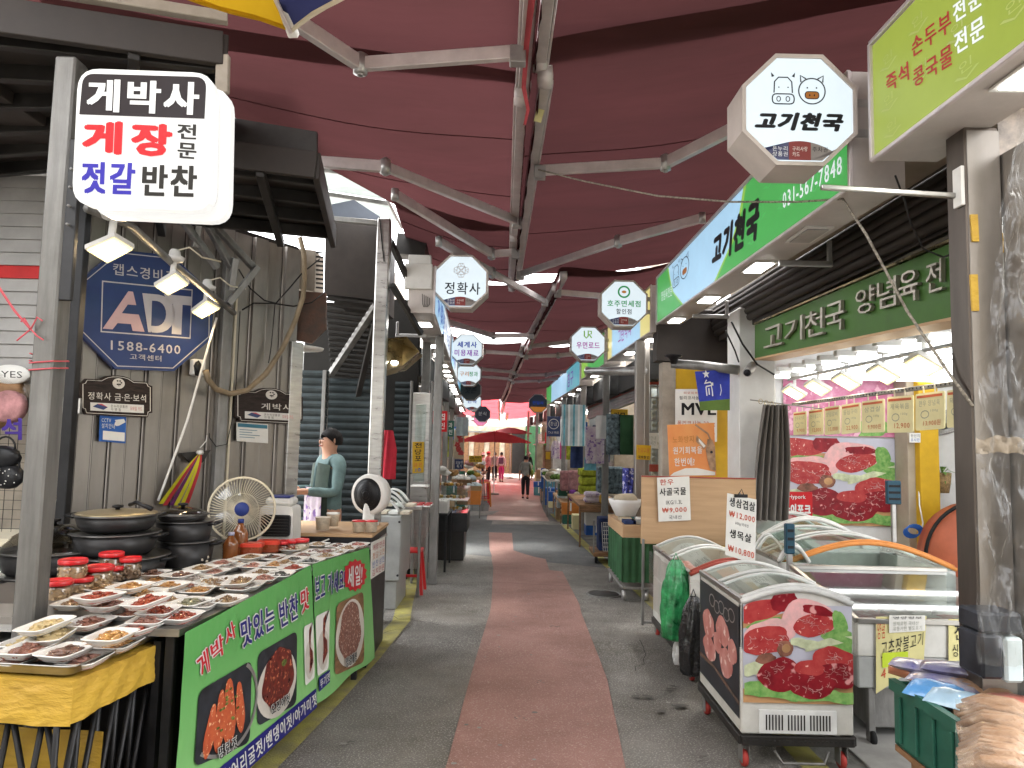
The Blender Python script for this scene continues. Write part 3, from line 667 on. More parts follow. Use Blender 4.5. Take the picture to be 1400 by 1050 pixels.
w=atG(722,656);person(w.x,w.y,1.55,R(10),'woman in a white sun hat and black clothes behind the walking woman','cloth_black','cloth_black','stand',hat='cloth_white')
w=atG(667,660);person(w.x,w.y,1.58,R(60),'person with a red headscarf and dark apron below the red parasol','cloth_pink','cloth_black','stand',extra=kerchief)
w=atG(676,657);person(w.x,w.y,1.55,R(200),'person in grey dress beside the parasol pole','cloth_grey','cloth_black','stand')
w=atG(660,660);person(w.x,w.y,1.5,R(90),'person in white hat bending by the far left stall','cloth_white','cloth_navy','stand',hat='cloth_white')
mat('ink_dark',(.012,.012,.015),.5)
p=atY(452,600,6.75);person(p.x,6.75,1.74,R(-48),'stall keeper in a dark green vest and teal shirt behind the side counter','shirt_teal','cloth_navy','work',sleeve='long',extra=work_vest,g=.1)
t=thing('wooden_step','low wooden duckboard the stall keeper stands on','step',(p.x,6.75,0))
for k in range(6):part('slat','wood_mid',t,p.x-.4,p.x+.4,6.42+k*.1,6.5+k*.1,.06,.1)
for x in(p.x-.35,p.x+.33):part('bearer','wood_mid',t,x,x+.04,6.42,7.0,0,.058)
# ================================================================ LEFT: the side dish stall
WN=Vector((.851,-.525,0));WD=Vector((.525,.851,0));WP0=Vector((-1.9,6.0,0))
wall_pl=Plane(WP0,WN)
def wl(px,z0=0.0):p=wall_pl.hit(px,600);return Vector((p.x,p.y,z0))
t=thing('steel_wall','stainless clad wall of upright folded panels behind the side dish stall','wall',wl(250))
edges=[70,99,124,147,170,192,215,237,259,281,306,331,353,374,399]
for i in range(len(edges)-1):
 a=wl(edges[i]);b_=wl(edges[i+1]);w=b_-a;mb=MB();h=Vector((0,0,3.35));g=w.normalized()*.004
 off=WN*(.028 if i%2 else .004);sl=w*.12
 prof=[a+g,a+g+sl*.5+off*.2,a+sl+off,b_-sl+off,b_-g-sl*.5+off*.2,b_-g]
 n=len(prof)
 mb.add(prof+[p+h for p in prof],[(k,k+1,n+k+1,n+k)for k in range(n-1)])
 mb.build('panel','stainless',t)
mb=MB();mb.prism([wl(60)-WN*.05,wl(402)-WN*.05,wl(402)-WN*.15,wl(60)-WN*.15],(0,0,3.4));mb.build('backing','dark_steel',t)
def along(px,w,d,z0,z1,name,m,label,off=.03):
 a=wl(px);mb=MB();M=Matrix((WD,WN,Vector((0,0,1)))).transposed()
 mb.box(a+WN*(off+d/2)+Vector((0,0,(z0+z1)/2)),(w,d,z1-z0),0,M);return solo(mb,name,m,label,'post')
along(294,.085,.05,0,3.1,'wall_post','galv','grey square tube standing against the steel wall beside the striped straps')
along(308,.022,.02,.9,2.9,'cable_trunking','cream_plastic','thin cream cable trunking running up the wall beside the grey tube')
along(395,.13,.03,.2,2.55,'door_jamb','stainless_bright','bright steel jamb at the far end of the clad wall',.03)
t=thing('octagon_sign','big navy blue octagonal alarm company sign reading ADT 1588-6400','sign',wall_pl.hit(190,505,.07))
mat('navy_print',(.018,.04,.155),.35,var=.08,coat=.3);mat('sign_white',(.55,.52,.53),.4,var=.05);mat('sign_pink',(.62,.42,.42),.4,var=.05)
oc=[(153,343),(228,351),(283,402),(282,463),(230,508),(150,505),(97,453),(98,388)]
cx_,cy_=190,427
mb=MB();mb.prism([wall_pl.hit(*p,.07)for p in oc],WN*-.035);mb.build('board','navy_print',t)
mb=MB()
ins=[((x-cx_)*.955+cx_,(y-cy_)*.955+cy_)for x,y in oc];in2=[((x-cx_)*.94+cx_,(y-cy_)*.94+cy_)for x,y in oc]
for i in range(8):
 j=(i+1)%8;mb.quad(*[wall_pl.hit(*p,.074)for p in(ins[i],ins[j],in2[j],in2[i])])
mb.build('border','sign_white',t)
fm=qmap(wall_pl.hit,(131,385),(255,397),(252,464),(129,455),.074)
mb=MB()
for q in[((0,0),(1,0),(1,.025),(0,.025)),((0,.975),(1,.975),(1,1),(0,1)),((0,0),(.013,0),(.013,1),(0,1)),((.987,0),(1,0),(1,1),(.987,1))]:mb.poly(q,fm)
mb.build('logo_frame','sign_white',t)
mb=MB()
mb.poly([(.02,.93),(.27,.16),(.32,.16),(.36,.42),(.27,.42),(.21,.6),(.39,.6),(.46,.93),(.33,.93),(.31,.8),(.17,.8),(.12,.93)],fm)
mb.build('letter_a','sign_pink',t)
mb=MB()
out_=[(.42,.17),(.6,.17)]+[(.6+.2*math.sin(a),.55-.38*math.cos(a))for a in[PI*k/10 for k in range(1,10)]]+[(.6,.93),(.54,.93)]
inn=[(.55,.8),(.585,.8)]+[(.585+.11*math.sin(a),.545+.255*math.cos(a))for a in[PI*k/10 for k in range(1,10)]]+[(.585,.3),(.52,.3)]
mb.poly([(.42,.17),(.53,.3),(.53,.93),(.5,.93)],fm)
k_=[(.42,.17),(.6,.17)]+[(.6+.2*math.sin(a),.55-.38*math.cos(a))for a in[PI*q/10 for q in range(1,11)]]
i_=[(.5,.3),(.585,.3)]+[(.585+.11*math.sin(a),.55-.25*math.cos(a))for a in[PI*q/10 for q in range(1,11)]]
vs=[fm(*p)for p in k_]+[fm(*p)for p in i_];n=len(k_)
mb.add(vs,[(q,q+1,n+q+1,n+q)for q in range(n-1)]);mb.poly([(.5,.8),(.585,.8),(.6,.93),(.54,.93)],fm)
mb.poly([(.66,.15),(.99,.15),(.99,.33),(.885,.33),(.885,.93),(.77,.93),(.77,.33),(.72,.33)],fm)
mb.build('letters_dt','sign_white',t)
mb=MB();mb.text('캡스경비구역',qmap(wall_pl.hit,(146,361),(246,375),(246,391),(146,377),.074),0,.012);mb.build('lettering','sign_white',t)
mb=MB();mb.text('1588-6400',qmap(wall_pl.hit,(143,466),(238,473),(238,485),(143,479),.074),0,.02);mb.build('lettering','sign_white',t)
mb=MB();mb.text('고객센터',qmap(wall_pl.hit,(169,484),(212,487),(212,495),(169,492),.074),0,.012);mb.build('lettering','sign_white',t)
mat('plaque_dark',(.035,.022,.018),.45,var=.3,scale=14,streak=(1,1,5),bump=.2);mat('plaque_line',(.72,.68,.62),.45)
def plaque(x0,y0,x1,y1,txt,label,slope=.05):
 t=thing('name_board',label,'sign',wall_pl.hit((x0+x1)/2,y1,.05),0,'carved name boards on the steel wall')
 fm=qmap(wall_pl.hit,(x0,y0),(x1,y0+slope*(x1-x0)),(x1,y1+slope*(x1-x0)),(x0,y1),.055)
 def shape(i):
  o=[(.0+i,.22+i),(.05+i*.5,.2+i),(.08+i*.3,.12+i),(.28,.12+i)]+[(.5-.2*math.cos(a),.13+i-.13*math.sin(a))for a in[PI*k/8 for k in range(1,8)]]+[(.72,.12+i),(.92-i*.3,.12+i),(.95-i*.5,.2+i),(1-i,.22+i),(1-i,.88-i),(.95-i*.5,.9-i),(.93-i*.3,1-i),(.07+i*.3,1-i),(.05+i*.5,.9-i),(i,.88-i)]
  return o
 mb=MB();mb.prism([fm(*p)for p in shape(0)],WN*-.03);mb.build('board','plaque_dark',t)
 mb=MB();mb.stroke(shape(.035),.012,lambda u,v:fm(u,v)+WN*.003,0,True);mb.build('border','plaque_line',t)
 f2=lambda u,v,z=0:fm(u,v)+WN*.003
 mb=MB();mb.poly(circ(.51,.2,.085,.13),f2);mb.build('emblem','plaque_line',t)
 mb=MB();f3=lambda u,v,z=0:fm(u,v)+WN*.005
 for a in range(5):mb.poly(circ(.51+.035*math.cos(a*1.05-2.1-.0)*1.0,.18+.05*math.sin(a*1.05-2.1),.014,.02,8),f3)
 mb.stroke([(.51,.2),(.51,.27)],.01,f3);mb.build('emblem_tree','plaque_dark',t)
 mb=MB();mb.text(txt,rmap(f2,.1 if len(txt)>4 else .36,.44,.9 if len(txt)>4 else .82,.63),0,.012);mb.build('lettering','plaque_line',t)
 mb=MB();mb.poly([(.13,.7),(.87,.7),(.87,.9),(.13,.9)],f2);mb.build('card_strip','paper_white',t)
 mb=MB();mb.poly([(.16,.8),(.22,.73),(.36,.8),(.3,.87)],f3,0);mb.poly([(.22,.73),(.28,.72),(.36,.8)],f3,1)
 mb.text('온누리상품권\n가 맹 점',rmap(f3,.4,.73,.63,.88),2,0);mb.text('모바일 카드',rmap(f3,.67,.75,.84,.85),1,0)
 mb.build('card_print',['navy_print','ribbon_red','plaque_dark'],t)
plaque(103,511,202,566,'정확사 금·은·보석','carved dark name board under the blue octagon, reading 정확사 금·은·보석')
plaque(315,528,408,576,'게박사','carved dark name board partly behind the vendor, reading 게박사')
mat('print_blue',(.03,.12,.42),.4)
t=thing('notice','blue CCTV notice with a camera drawing under the left name board','notice',wall_pl.hit(150,605,.04))
fm=qmap(wall_pl.hit,(132,568),(168,570),(167,606),(131,603),.04)
mb=MB();mb.prism([fm(*p)for p in((0,0),(1,0),(1,1),(0,1))],WN*-.006);mb.build('sheet','print_blue',t)
f2=lambda u,v,z=0:fm(u,v)+WN*.003
mb=MB();mb.poly([(.12,.58),(.95,.6),(.95,.93),(.12,.93)],f2);mb.text('CCTV\n설치안내',rmap(f2,.06,.1,.56,.48),0,.01)
mb.poly([(.55,.14),(.9,.08),(.97,.2),(.7,.36)],f2);mb.poly(circ(.64,.28,.09,.09,10),f2);mb.build('print','paper_white',t)
t=thing('notice','white CCTV notice with teal heading under the 게박사 board','notice',wall_pl.hit(340,605,.04))
fm=qmap(wall_pl.hit,(319,577),(362,580),(362,606),(319,603),.04)
mb=MB();mb.prism([fm(*p)for p in((0,0),(1,0),(1,1),(0,1))],WN*-.006);mb.build('sheet','paper_white',t)
mat('print_teal',(.06,.2,.28),.5)
f2=lambda u,v,z=0:fm(u,v)+WN*.003
mb=MB();mb.poly([(.03,.05),(.97,.05),(.97,.24),(.03,.24)],f2)
for k,w_ in enumerate((.7,.5,.8,.6)):mb.poly([(.08,.36+k*.13),(.08+w_*.8,.36+k*.13),(.08+w_*.8,.39+k*.13),(.08,.39+k*.13)],f2)
mb.build('print','print_teal',t)
mb=MB();pts=[(392,328),(394,350),(393,385),(391,410),(384,440),(370,478),(350,512),(325,534),(300,539),(277,533),(262,520),(257,508)]
mb.tube([wall_pl.hit(x,y,.16+.05*math.sin(i*.7))for i,(x,y)in enumerate(pts)],.021,10);solo(mb,'hose','hose_tan','tan flexible hose hanging in a long loop over the steel wall','hose')
def cable(pts,lab,off=.1,r=.006,m='cable'):
 mb=MB();v=[wall_pl.hit(x,y,off)for x,y in pts];mb.tube(v,r,6);solo(mb,'cable',m,lab,'cable')
cable([(315,370),(330,395),(350,412),(366,416),(385,395),(402,375),(426,356)],'black cable sagging from the roof truss to the beige box')
cable([(320,425),(335,416),(360,416),(390,420),(415,415),(434,400)],'black cable looping under the beige box to the rusty board')
cable([(366,416),(363,450),(360,480),(357,497)],'thin black cable dropping straight beside the tan hose',.09,.004)
cable([(318,427),(313,520),(310,560),(300,607),(285,610),(276,598),(276,592)],'black cable running down past the name board and curling below it',.09,.004)
cable([(273,437),(262,474),(233,574),(205,650),(193,682)],'long white pole leaning diagonally across the steel wall',.2,.009,'white_plastic')
t=thing('junction_box','small taped junction box where the tan hose ends beside the octagon','box',wall_pl.hit(258,520,.05))
mb=MB();M=Matrix((WD,WN,Vector((0,0,1)))).transposed();mb.box(wall_pl.hit(262,503,.07),(.1,.06,.12),0,M,.01);mb.build('body','white_plastic',t)
mb=MB();mb.blob(wall_pl.hit(256,505,.13),(.03,.04,.05),0,10,1,.5,2);mb.build('tape_wad','black_plastic',t)
t=thing('strap_bundle','bunch of yellow, red and purple rubber straps hung by the grey tube','straps',wall_pl.hit(245,690,.06))
for k,(bx_,by_,c)in enumerate([(212,688,'strap_yellow'),(217,690,'strap_red'),(225,690,'strap_purple'),(231,690,'strap_yellow'),(238,692,'strap_yellow'),(244,690,'strap_red')]):
 mat('strap_yellow',(.6,.55,.03),.5);mat('strap_red',(.45,.04,.05),.5);mat('strap_purple',(.13,.03,.12),.5)
 A=wall_pl.hit(262,620,.09);B=wall_pl.hit(bx_,by_,.07);mb=MB()
 cv=lambda u:A.lerp(B,u)+WN*(.05*math.sin(u*PI))+Vector((0,0,.06*math.sin(u*PI)))
 mb.grid(lambda u,v:cv(u)+WD*((v-.5)*.035)*(.35+.65*u)+WN*(.004*k),8,1);mb.build('strap',c,t)
mb=MB();mb.blob(wall_pl.hit(262,618,.1),(.03,.03,.02),0,8);mb.tube([wall_pl.hit(262,612,.1),wall_pl.hit(270,603,.1),wall_pl.hit(274,595,.08)],.004,6);mb.build('tie','white_plastic',t)
mb=MB();mb.prism([wall_pl.hit(238,619,.08),wall_pl.hit(279,615,.08),wall_pl.hit(268,632,.08),wall_pl.hit(250,632,.08)],WN*-.01);mb.build('holder','dark_steel',t)
PX0,PX1,PY0=atY(34,600,2.95).x,atY(64,600,2.95).x,2.95
t=thing('steel_post','grey square steel post left of the stall, tied with red string','post',((PX0+PX1)/2,3.0,0))
mb=MB();mb.bx(PX0,PX1,PY0,PY0+.095,0,3.37,0,.008);mb.build('shaft','post_grey',t)
mb=MB();mb.bx(PX1,PX1+.05,PY0+.005,PY0+.03,2.3,3.0,0,.003)
for z in(2.62,2.7,2.78,2.86):mb.lathe([(.006,0),(.006,.02)],(PX1+.03,PY0-.002,z),8,1,Matrix.Rotation(PI/2,3,'X'))
mb.build('bracket',['black_metal','galv'],t)
mb=MB()
for(z,r_)in((2.0,.003),(2.03,.003)):
 for dz in(0,):
  c=[(PX0-.004,PY0-.004),(PX1+.004,PY0-.004),(PX1+.004,PY0+.1),(PX0-.004,PY0+.1),(PX0-.004,PY0-.004)]
  mb.tube([(x,y,z+.01*i)for i,(x,y)in enumerate(c)],.0035,5)
mb.tube([atY(-10,380,2.9),atY(20,425,2.92),atY(41,449,2.93)],.005,5)
for a in[(-.04,.03),(.05,.035),(-.05,-.05),(.06,-.045)]:
 p=atY(42,450,2.935);mb.tube([p,p+Vector((a[0]*.6,-.01,a[1]+.015)),p+Vector((a[0],-.005,a[1]))],.0035,5)
solo(mb,'twine','ribbon_red','red plastic twine knotted round the grey post','string')
t=thing('bulb_string','string of tiny clear bulbs hanging down beside the grey post','string lights',atY(74,690,3.4))
mb=MB();mb.tube([atY(93,375,3.4),atY(86,450,3.4),atY(80,560,3.4),atY(73,700,3.4)],.004,5);mb.build('wire','cream_plastic',t)
for k in range(12):
 y=385+k*27;mb=MB();mb.blob(atY(93-(y-375)*.0615,y,3.39),(.01,.01,.02),0,6);mb.build('bulb','jar_clear',t)
sp=Plane(atY(200,200,2.88),(.12,-1,0))
t=thing('shop_sign','lit double layered white rounded sign reading 게박사 게장전문 젓갈반찬','sign',sp.hit(200,290))
lit('panel_white',(.88,.87,.84),.95);lit('panel_white_cool',(.74,.84,.9),.95)
mat('shell_white',(.7,.68,.66),.4,emit=.3,ecol=(.9,.88,.84));mat('red_print',(.2,.005,.007),.4,emit=.8,ecol=(.85,.012,.02));mat('blue_print',(.02,.015,.16),.4,emit=.4,ecol=(.06,.04,.75))
mat('brown_print',(.012,.005,.006),.4);mat('brown_text',(.015,.012,.008),.4)
fr=rrect([(107,93),(294,100),(290,289),(98,280)],30)
V_=Vector((0,1,0))
mb=MB();mb.prism([sp.hit(*p)for p in fr],V_*.05);mb.build('front_plate','panel_white',t)
cen=Vector((197,190));
mb=MB();mb.prism([sp.hit(*(cen+(Vector(p)-cen)*.93))+V_*.05 for p in fr],V_*.05);mb.build('core','black_metal',t)
mb=MB();mb.prism([sp.hit(*(Vector(p)+Vector((9,5))),0)+V_*.1 for p in fr],V_*.05);mb.build('back_plate','panel_white',t)
h1=lambda x,y,w=.004:sp.hit(x,y,w)
mb=MB();dk=rrect([(114,101),(283,106),(280,163),(109,157)],16)
n=len(dk);pts=dk[:12]+[(280,163),(109,157)]
mb.add([h1(*p)for p in pts],[tuple(range(len(pts)))]);mb.build('header','brown_print',t)
def bubble(tx,q,m,bold=.035):
 mb=MB();mb.text(tx,qmap(sp.hit,*q,.007),0,bold);mb.build('lettering',m,t)
mb=MB();bubble('게박사',[(121,108),(274,113),(272,159),(119,154)],'panel_white',.05)
bubble('게',[(115,166),(169,167),(167,213),(113,211)],'red_print',.06);bubble('장',[(181,168),(237,171),(235,216),(180,214)],'red_print',.06)
bubble('전',[(243,169),(270,171),(269,192),(243,191)],'brown_text',.045);bubble('문',[(244,195),(270,197),(269,219),(243,217)],'brown_text',.045)
bubble('젓갈',[(113,221),(187,223),(184,268),(112,266)],'blue_print',.05);bubble('반찬',[(196,225),(271,227),(269,271),(194,269)],'brown_text',.05)
def canopy(name,c4,th,label,joists,rail=None):
 """c4: front-left, front-right, back-right, back-left points of the underside"""
 t=thing(name,label,'canopy',c4[1])
 mb=MB();mb.prism(c4,(0,0,th));mb.build('sheet','dark_brown_metal',t)
 mb=MB();a,b_,c,d=c4
 for k in range(joists):
  u=(k+.5)/joists;p=a.lerp(d,u);q=b_.lerp(c,u)
  j=MB();j.bar(p-Vector((0,0,.04)),q-Vector((0,0,.04)),.05,.08);j.build('joist','dark_steel',t)
 for e in((a,b_),(b_,c)):
  j=MB();j.bar(e[0]+Vector((0,0,-.02)),e[1]+Vector((0,0,-.02)),.04,.16);j.build('fascia','dark_brown_metal',t)
 for u in(.25,.75):
  j=MB();j.bar(a.lerp(b_,u)-Vector((0,0,.1)),d.lerp(c,u)-Vector((0,0,.1)),.05,.06);j.build('rafter','dark_steel',t)
 return t
FRA=atY(306,62,3.2);BRA=atY(300,205,4.25)
FLA=atY(-240,-20,2.7);BLA=Vector((-4.2,4.6,3.35))
ca=canopy('steel_canopy',[FLA,FRA,BRA,BLA],.05,'large dark steel canopy in the upper left corner, above the lit sign',6)
mb=MB();mb.bar(FLA+Vector((0,-.02,.12)),FRA+Vector((.02,-.02,.12)),.05,.05);mb.build('gutter','tan_stone',ca)
mb=MB();mb.bar(FRA+Vector((.0,-.0,-.05)),atY(304,128,3.2),.03,.06,0,(1,0,0));mb.build('corner_trim','tan_stone',ca)
c4=[atY(120,182,3.9),atY(433,222,4.05),atY(456,322,5.5),atY(130,290,4.6)]
cb_=canopy('steel_canopy',c4,.04,'lower dark steel canopy with open joists, right of the lit sign',4)
mb=MB();mb.prism([atY(118,128,3.88),atY(433,180,4.04),atY(433,222,4.04),atY(118,182,3.88)],(0,.03,0));mb.build('fascia_board','dark_steel',cb_)
mb=MB();mb.tube([atY(240,290,4.7),atY(350,306,5.1),atY(456,322,5.45)],.035,10);mb.build('front_pipe','black_metal',cb_)
t=thing('roof_truss','grey angle iron truss carrying the canopy behind the flood lamps','truss',wall_pl.hit(230,400,.3))
for a,b_ in[((175,300),(330,300)),((200,300),(262,372)),((238,302),(312,372)),((312,372),(277,420)),((232,300),(282,372)),((330,302),(365,325)),((395,300),(365,326)),((232,300),(232,345)),((281,360),(281,402))]:
 mb=MB();mb.bar(wall_pl.hit(*a,.35),wall_pl.hit(*b_,.3),.045,.045);mb.build('strut','galv',t)
LP=[(150,335,3.2,[(119,343),(147,360),(181,342),(156,327)]),(235,388,4.25,[(213,393),(230,404),(257,390),(240,376)]),(282,423,5.0,[(263,428),(276,436),(300,423),(283,413)])]
mb=MB();mb.tube([atY(120,285,3.15),atY(178,308,3.6),atY(238,362,4.35),atY(320,428,5.25)],.022,8);solo(mb,'lamp_pipe','galv','long grey pipe that carries the three warm flood lamps','pipe')
wh=['nearest warm flood lamp, just under the lit sign','middle warm flood lamp over the middle of the blue octagon','farthest warm flood lamp at the right edge of the blue octagon']
for(px,py,Y,q),lb in zip(LP,wh):
 pl=Plane(atY(px,py,Y),(.35,-.5,-.8));t=thing('flood_lamp',lb,'lamp',pl.hit(px,py),0,'warm flood lamps over the stall')
 c=[pl.hit(*p)for p in q];ce0=sum(c,Vector())/4;mb=MB();mb.prism(c,pl.n*-.012);mb.build('diffuser','lamp_warm_edge',t);mb=MB();mb.add([ce0+(p_-ce0)*.72+pl.n*.002 for p_ in c],[(0,1,2,3)]);mb.build('lens','lamp_warm',t)
 ce=sum(c,Vector())/4;mb=MB();mb.prism([ce+(p-ce)*1.1-pl.n*.013 for p in c],pl.n*-.03);mb.build('housing','white_plastic',t)
 up_=Vector((0,0,1));s0=ce-pl.n*.04;top=s0+up_*.15+Vector((.01,.0,0));mb=MB();mb.bar(s0,top,.02,.03);mb.build('bracket','white_plastic',t)
 mb=MB();mb.lathe([(.02,-.03),(.05,-.025),(.06,.0),(.035,.012),(.03,.04),(.02,.05)],top,14);mb.build('socket','white_plastic',t)
 mb=MB();mb.tube([top+up_*.04,top+Vector((.08,.02,.07)),top+Vector((.14,.06,.02)),top+Vector((.2,.2,.03))],.005,6);mb.build('wire','cream_plastic',t)
bpz=Plane(atY(410,360,6.2),(.3,-1,0))
t=thing('air_vent_box','stained beige vent box with dark louvres high under the eaves','vent',bpz.hit(403,387))
mb=MB();mb.prism([bpz.hit(*p)for p in((377,337),(431,342),(430,399),(377,388))],(0,.3,0));mb.build('casing','tan_stone',t)
for k in range(9):
 mb=MB();y=345+k*6;mb.bar(bpz.hit(432,y),bpz.hit(443,y+1),.03,.012);mb.build('slat','black_metal',t)
t=thing('rusty_board','red brown peeling board hanging below the beige vent box','board',bpz.hit(415,455,.05))
mb=MB();mb.prism([bpz.hit(*p,.05)for p in((394,398),(445,402),(445,450),(425,470),(400,466),(393,440))],(0,.04,0));mb.build('plate','rust_brown',t)
t=thing('tube_lamp','unlit white round ceiling lamp below the rusty board','lamp',bpz.hit(412,480))
mb=MB();mb.lathe([(.02,0),(.17,.01),(.18,.03),(.05,.05)],bpz.hit(414,480),20);mb.build('shade','white_plastic',t)
t=thing('shop_building','dark brown shop head with a corrugated canopy and rolled shutters behind the tall pole','building',(-2.2,7.8,0))
bl=Plane((-1.5,7.4,3),(.25,-1,0))
mb=MB();mb.prism([bl.hit(*p)for p in((445,300),(516,304),(513,410),(443,402))],(0,1.2,0));mb.build('head_box','dark_brown_metal',t)
mat('hood_blue',(.06,.07,.09),.5,.2)
mb=MB();mb.prism([bl.hit(*p)for p in((450,280),(484,273),(519,296),(518,304),(448,300))],(0,.9,0));mb.build('hood','hood_blue',t)
A=bl.hit(444,404);B=bl.hit(514,412);D=A+Vector((-.2,1.2,-.75));E_=B+Vector((-.2,1.2,-.75))
for k in range(15):
 u=(k+.5)/15;mb=MB();mb.bar(A.lerp(D,u),B.lerp(E_,u),.07,.03);mb.build('roof_slat','dark_steel',t)
mb=MB();mb.bar(A.lerp(D,.9)-Vector((0,0,.05)),B-Vector((.0,0,.05)),.07,.07);mb.build('brace','galv',t)
mb=MB();mb.bar(A.lerp(D,1.2)+Vector((.3,-.1,-.25)),B-Vector((-.02,0,.12)),.06,.06);mb.build('brace','dark_steel',t)
def shutter(px0,px1,Y,z0,z1,m,par,n=None,nm='shutter_slat'):
 a=atY(px0,600,Y).x;b_=atY(px1,600,Y).x;n=n or int((z1-z0)/.085);h=(z1-z0)/n
 for k in range(n):
  z=z0+k*h;mb=MB()
  pr=[(0,0),(-.018,h*.3),(-.022,h*.6),(-.006,h*.95)]
  mb.add([(x,Y+p[0],z+p[1])for x in(a,b_)for p in pr],[(i,i+1,5+i,4+i)for i in range(3)]);mb.build(nm,m,par)
shutter(398,446,8.0,.0,2.5,'shutter_dark',t);shutter(444,505,8.4,.0,2.45,'shutter_dark',t)
mb=MB();mb.bx(atY(396,600,8.2).x,atY(512,600,8.2).x,8.6,8.7,-.05,3.4);mb.build('wall','dark_void',t)
mb=MB();mb.bx(atY(442,600,8.1).x,atY(447,600,8.1).x,7.95,8.1,0,2.5);mb.build('shutter_rail','galv',t)
pt=atY(522,262,7.0);pb=atY(506,700,7.0)
t=thing('tall_pole','tall bright stainless steel pole rising to the awnings behind the counter','pole',(pb.x,7.0,0))
mb=MB();x=(pt.x+pb.x)/2;mb.bx(pb.x-.03,pb.x+.1,6.95,7.07,0,3.95,0,.01);mb.build('shaft','stainless_bright',t)
mb=MB();mb.bar((x-.6,7.0,3.95),(x+.1,7.0,3.9),.05,.05);mb.build('top_bar','galv',t)
mb=MB();mb.bar((x+.09,7.1,3.75),(x+.28,7.6,3.3),.05,.06);mb.bar((x+.12,7.1,3.3),(x+.35,7.7,2.9),.05,.06);mb.build('side_strut','dark_steel',t)
mb=MB();mb.tube([(x+.0,6.93,3.95),(x+.03,6.93,3.7),(x+.06,6.93,3.5)],.006,6);mb.build('wire','cable',t)
mat('foil_gold',(.55,.45,.26),.28,.9,var=.3,scale=4,bump=.6,bscale=5)
t=thing('foil_reflector','crumpled gold foil reflector hanging right of the tall pole','lamp',atY(548,500,7.6))
cs=[atY(*p)for p in((526,463,7.4),(556,460,7.5),(573,480,7.6),(550,500,7.5),(520,508,7.3))]
mb=MB();vs=[c for c in cs]+[sum(cs,Vector())/5+Vector((0,.25,.12))]+[c+Vector((0,.3,-.02))for c in cs]
mb.add(vs,[(i,(i+1)%5,5)for i in range(5)]+[(i,6+i,6+(i+1)%5,(i+1)%5)for i in range(5)]);mb.build('shade','foil_gold',t)
mb=MB();mb.blob(atY(538,497,7.5),(.06,.06,.03));mb.build('bulb','lamp_down',t)
mb=MB();h5=[atY(*p)for p in((543,318,8.2),(585,323,8.2),(580,350,8.2),(541,346,8.2))];mb.prism(h5,(0,.5,.05));solo(mb,'duct_hood','dark_steel','dull grey sheet metal hood above the white end box of the signs','hood')
# ================================================================ clock and jewellery shop seen left of the post
t=thing('jewellery_shop','clock and jewellery shop front with white siding at the left edge','building',(-3.2,4.5,0))
mat('siding',(.36,.35,.335),.5,var=.08);mat('red_band',(.5,.03,.03),.5)
for k in range(16):
 z=3.4-k*.085;mb=MB();mb.prism([(-4.2,4.5,z),(-2.95,4.5,z),(-2.95,4.485,z-.084),(-4.2,4.485,z-.084)],(0,.03,0));mb.build('plank','red_band' if k in(7,)else 'siding',t)
mb=MB();mb.bx(-4.2,-2.72,4.9,5.0,0,2.1);mb.build('wall','tan_stone',t)
mb=MB();mb.bx(-4.4,-4.3,.6,5.0,0,3.6);mb.build('side_wall','siding',t)  # unseen wall, added to block sky light from the left
mb=MB();mb.bx(-4.4,-2.6,3.4,4.6,3.42,3.5);mb.build('eave','dark_brown_metal',t)
mb=MB();mb.bx(-4.2,-2.72,4.47,4.5,1.86,1.96);mb.build('window_rail','stainless_bright',t)
for k in range(14):
 mb=MB();mb.tube([(-3.6+k*.06,4.6,1.0),(-3.6+k*.06,4.6,1.9)],.002,4);mb.build('wire','black_metal',t)
 if k<13:mb=MB();mb.tube([(-3.6,4.605,1.06+k*.06),(-2.75,4.605,1.06+k*.06)],.002,4);mb.build('wire','black_metal',t)
mb=MB();mb.bx(-4.2,-2.9,4.35,4.7,.0,.62);mb.build('showcase_base','siding',t)
mb=MB();mb.bx(-4.2,-2.9,4.3,4.72,.62,1.05);mb.build('showcase_glass','clear_glass',t)
mb=MB();mb.bx(-4.2,-2.9,4.3,4.72,1.05,1.1);mb.build('showcase_top','cream_plastic',t)
mb=MB();mb.bx(-4.1,-2.95,4.4,4.44,.98,1.0);mb.build('showcase_lamp','lamp_down',t)
mb=MB()
for k in range(60):mb.blob((-3.6+rnd.random()*.65,4.38+rnd.random()*.25,.64),(.015,.015,.012),0,6)
o=mb.build('jewellery','foil_gold',t);o['kind']='stuff'
def clock(px,py,r,rim,lab,Y=4.44):
 c=atY(px,py,Y);t=thing('wall_clock',lab,'clock',c);My=Matrix.Rotation(PI/2,3,'X')
 mb=MB();mb.lathe([(r*.86,-.02),(r,-.02),(r,.03),(r*.88,.04)],c,28,0,My);mb.build('rim',rim,t)
 mb=MB();mb.lathe([(.001,0),(r*.87,.0),(r*.87,-.012),(.001,-.014)],c,28,0,My);mb.build('dial','paper_white',t)
 for a,l in((.6,.6),(2.5,.4)):
  mb=MB();mb.bar(c+Vector((0,-.03,0)),c+Vector((math.sin(a)*r*l,-.03,math.cos(a)*r*l)),.008,.004);mb.build('hand','black_metal',t)
clock(-8,545,.19,'wood_mid','round wall clock with brown rim at the left edge');clock(14,556,.1,'cloth_pink','small round clock with pink rim beside the brown one',4.4)
t=thing('wall_clock','pale oval clock hung above the brown rimmed clock','clock',atY(16,512,4.4))
mb=MB();c=atY(16,512,4.42);mb.lathe([(.01,-.01),(.12,-.01),(.12,.02),(.01,.02)],c,24,0,Matrix.Rotation(PI/2,3,'X'),1,.5);mb.build('dial','paper_white',t)
mat('mint',(.5,.62,.55),.4)
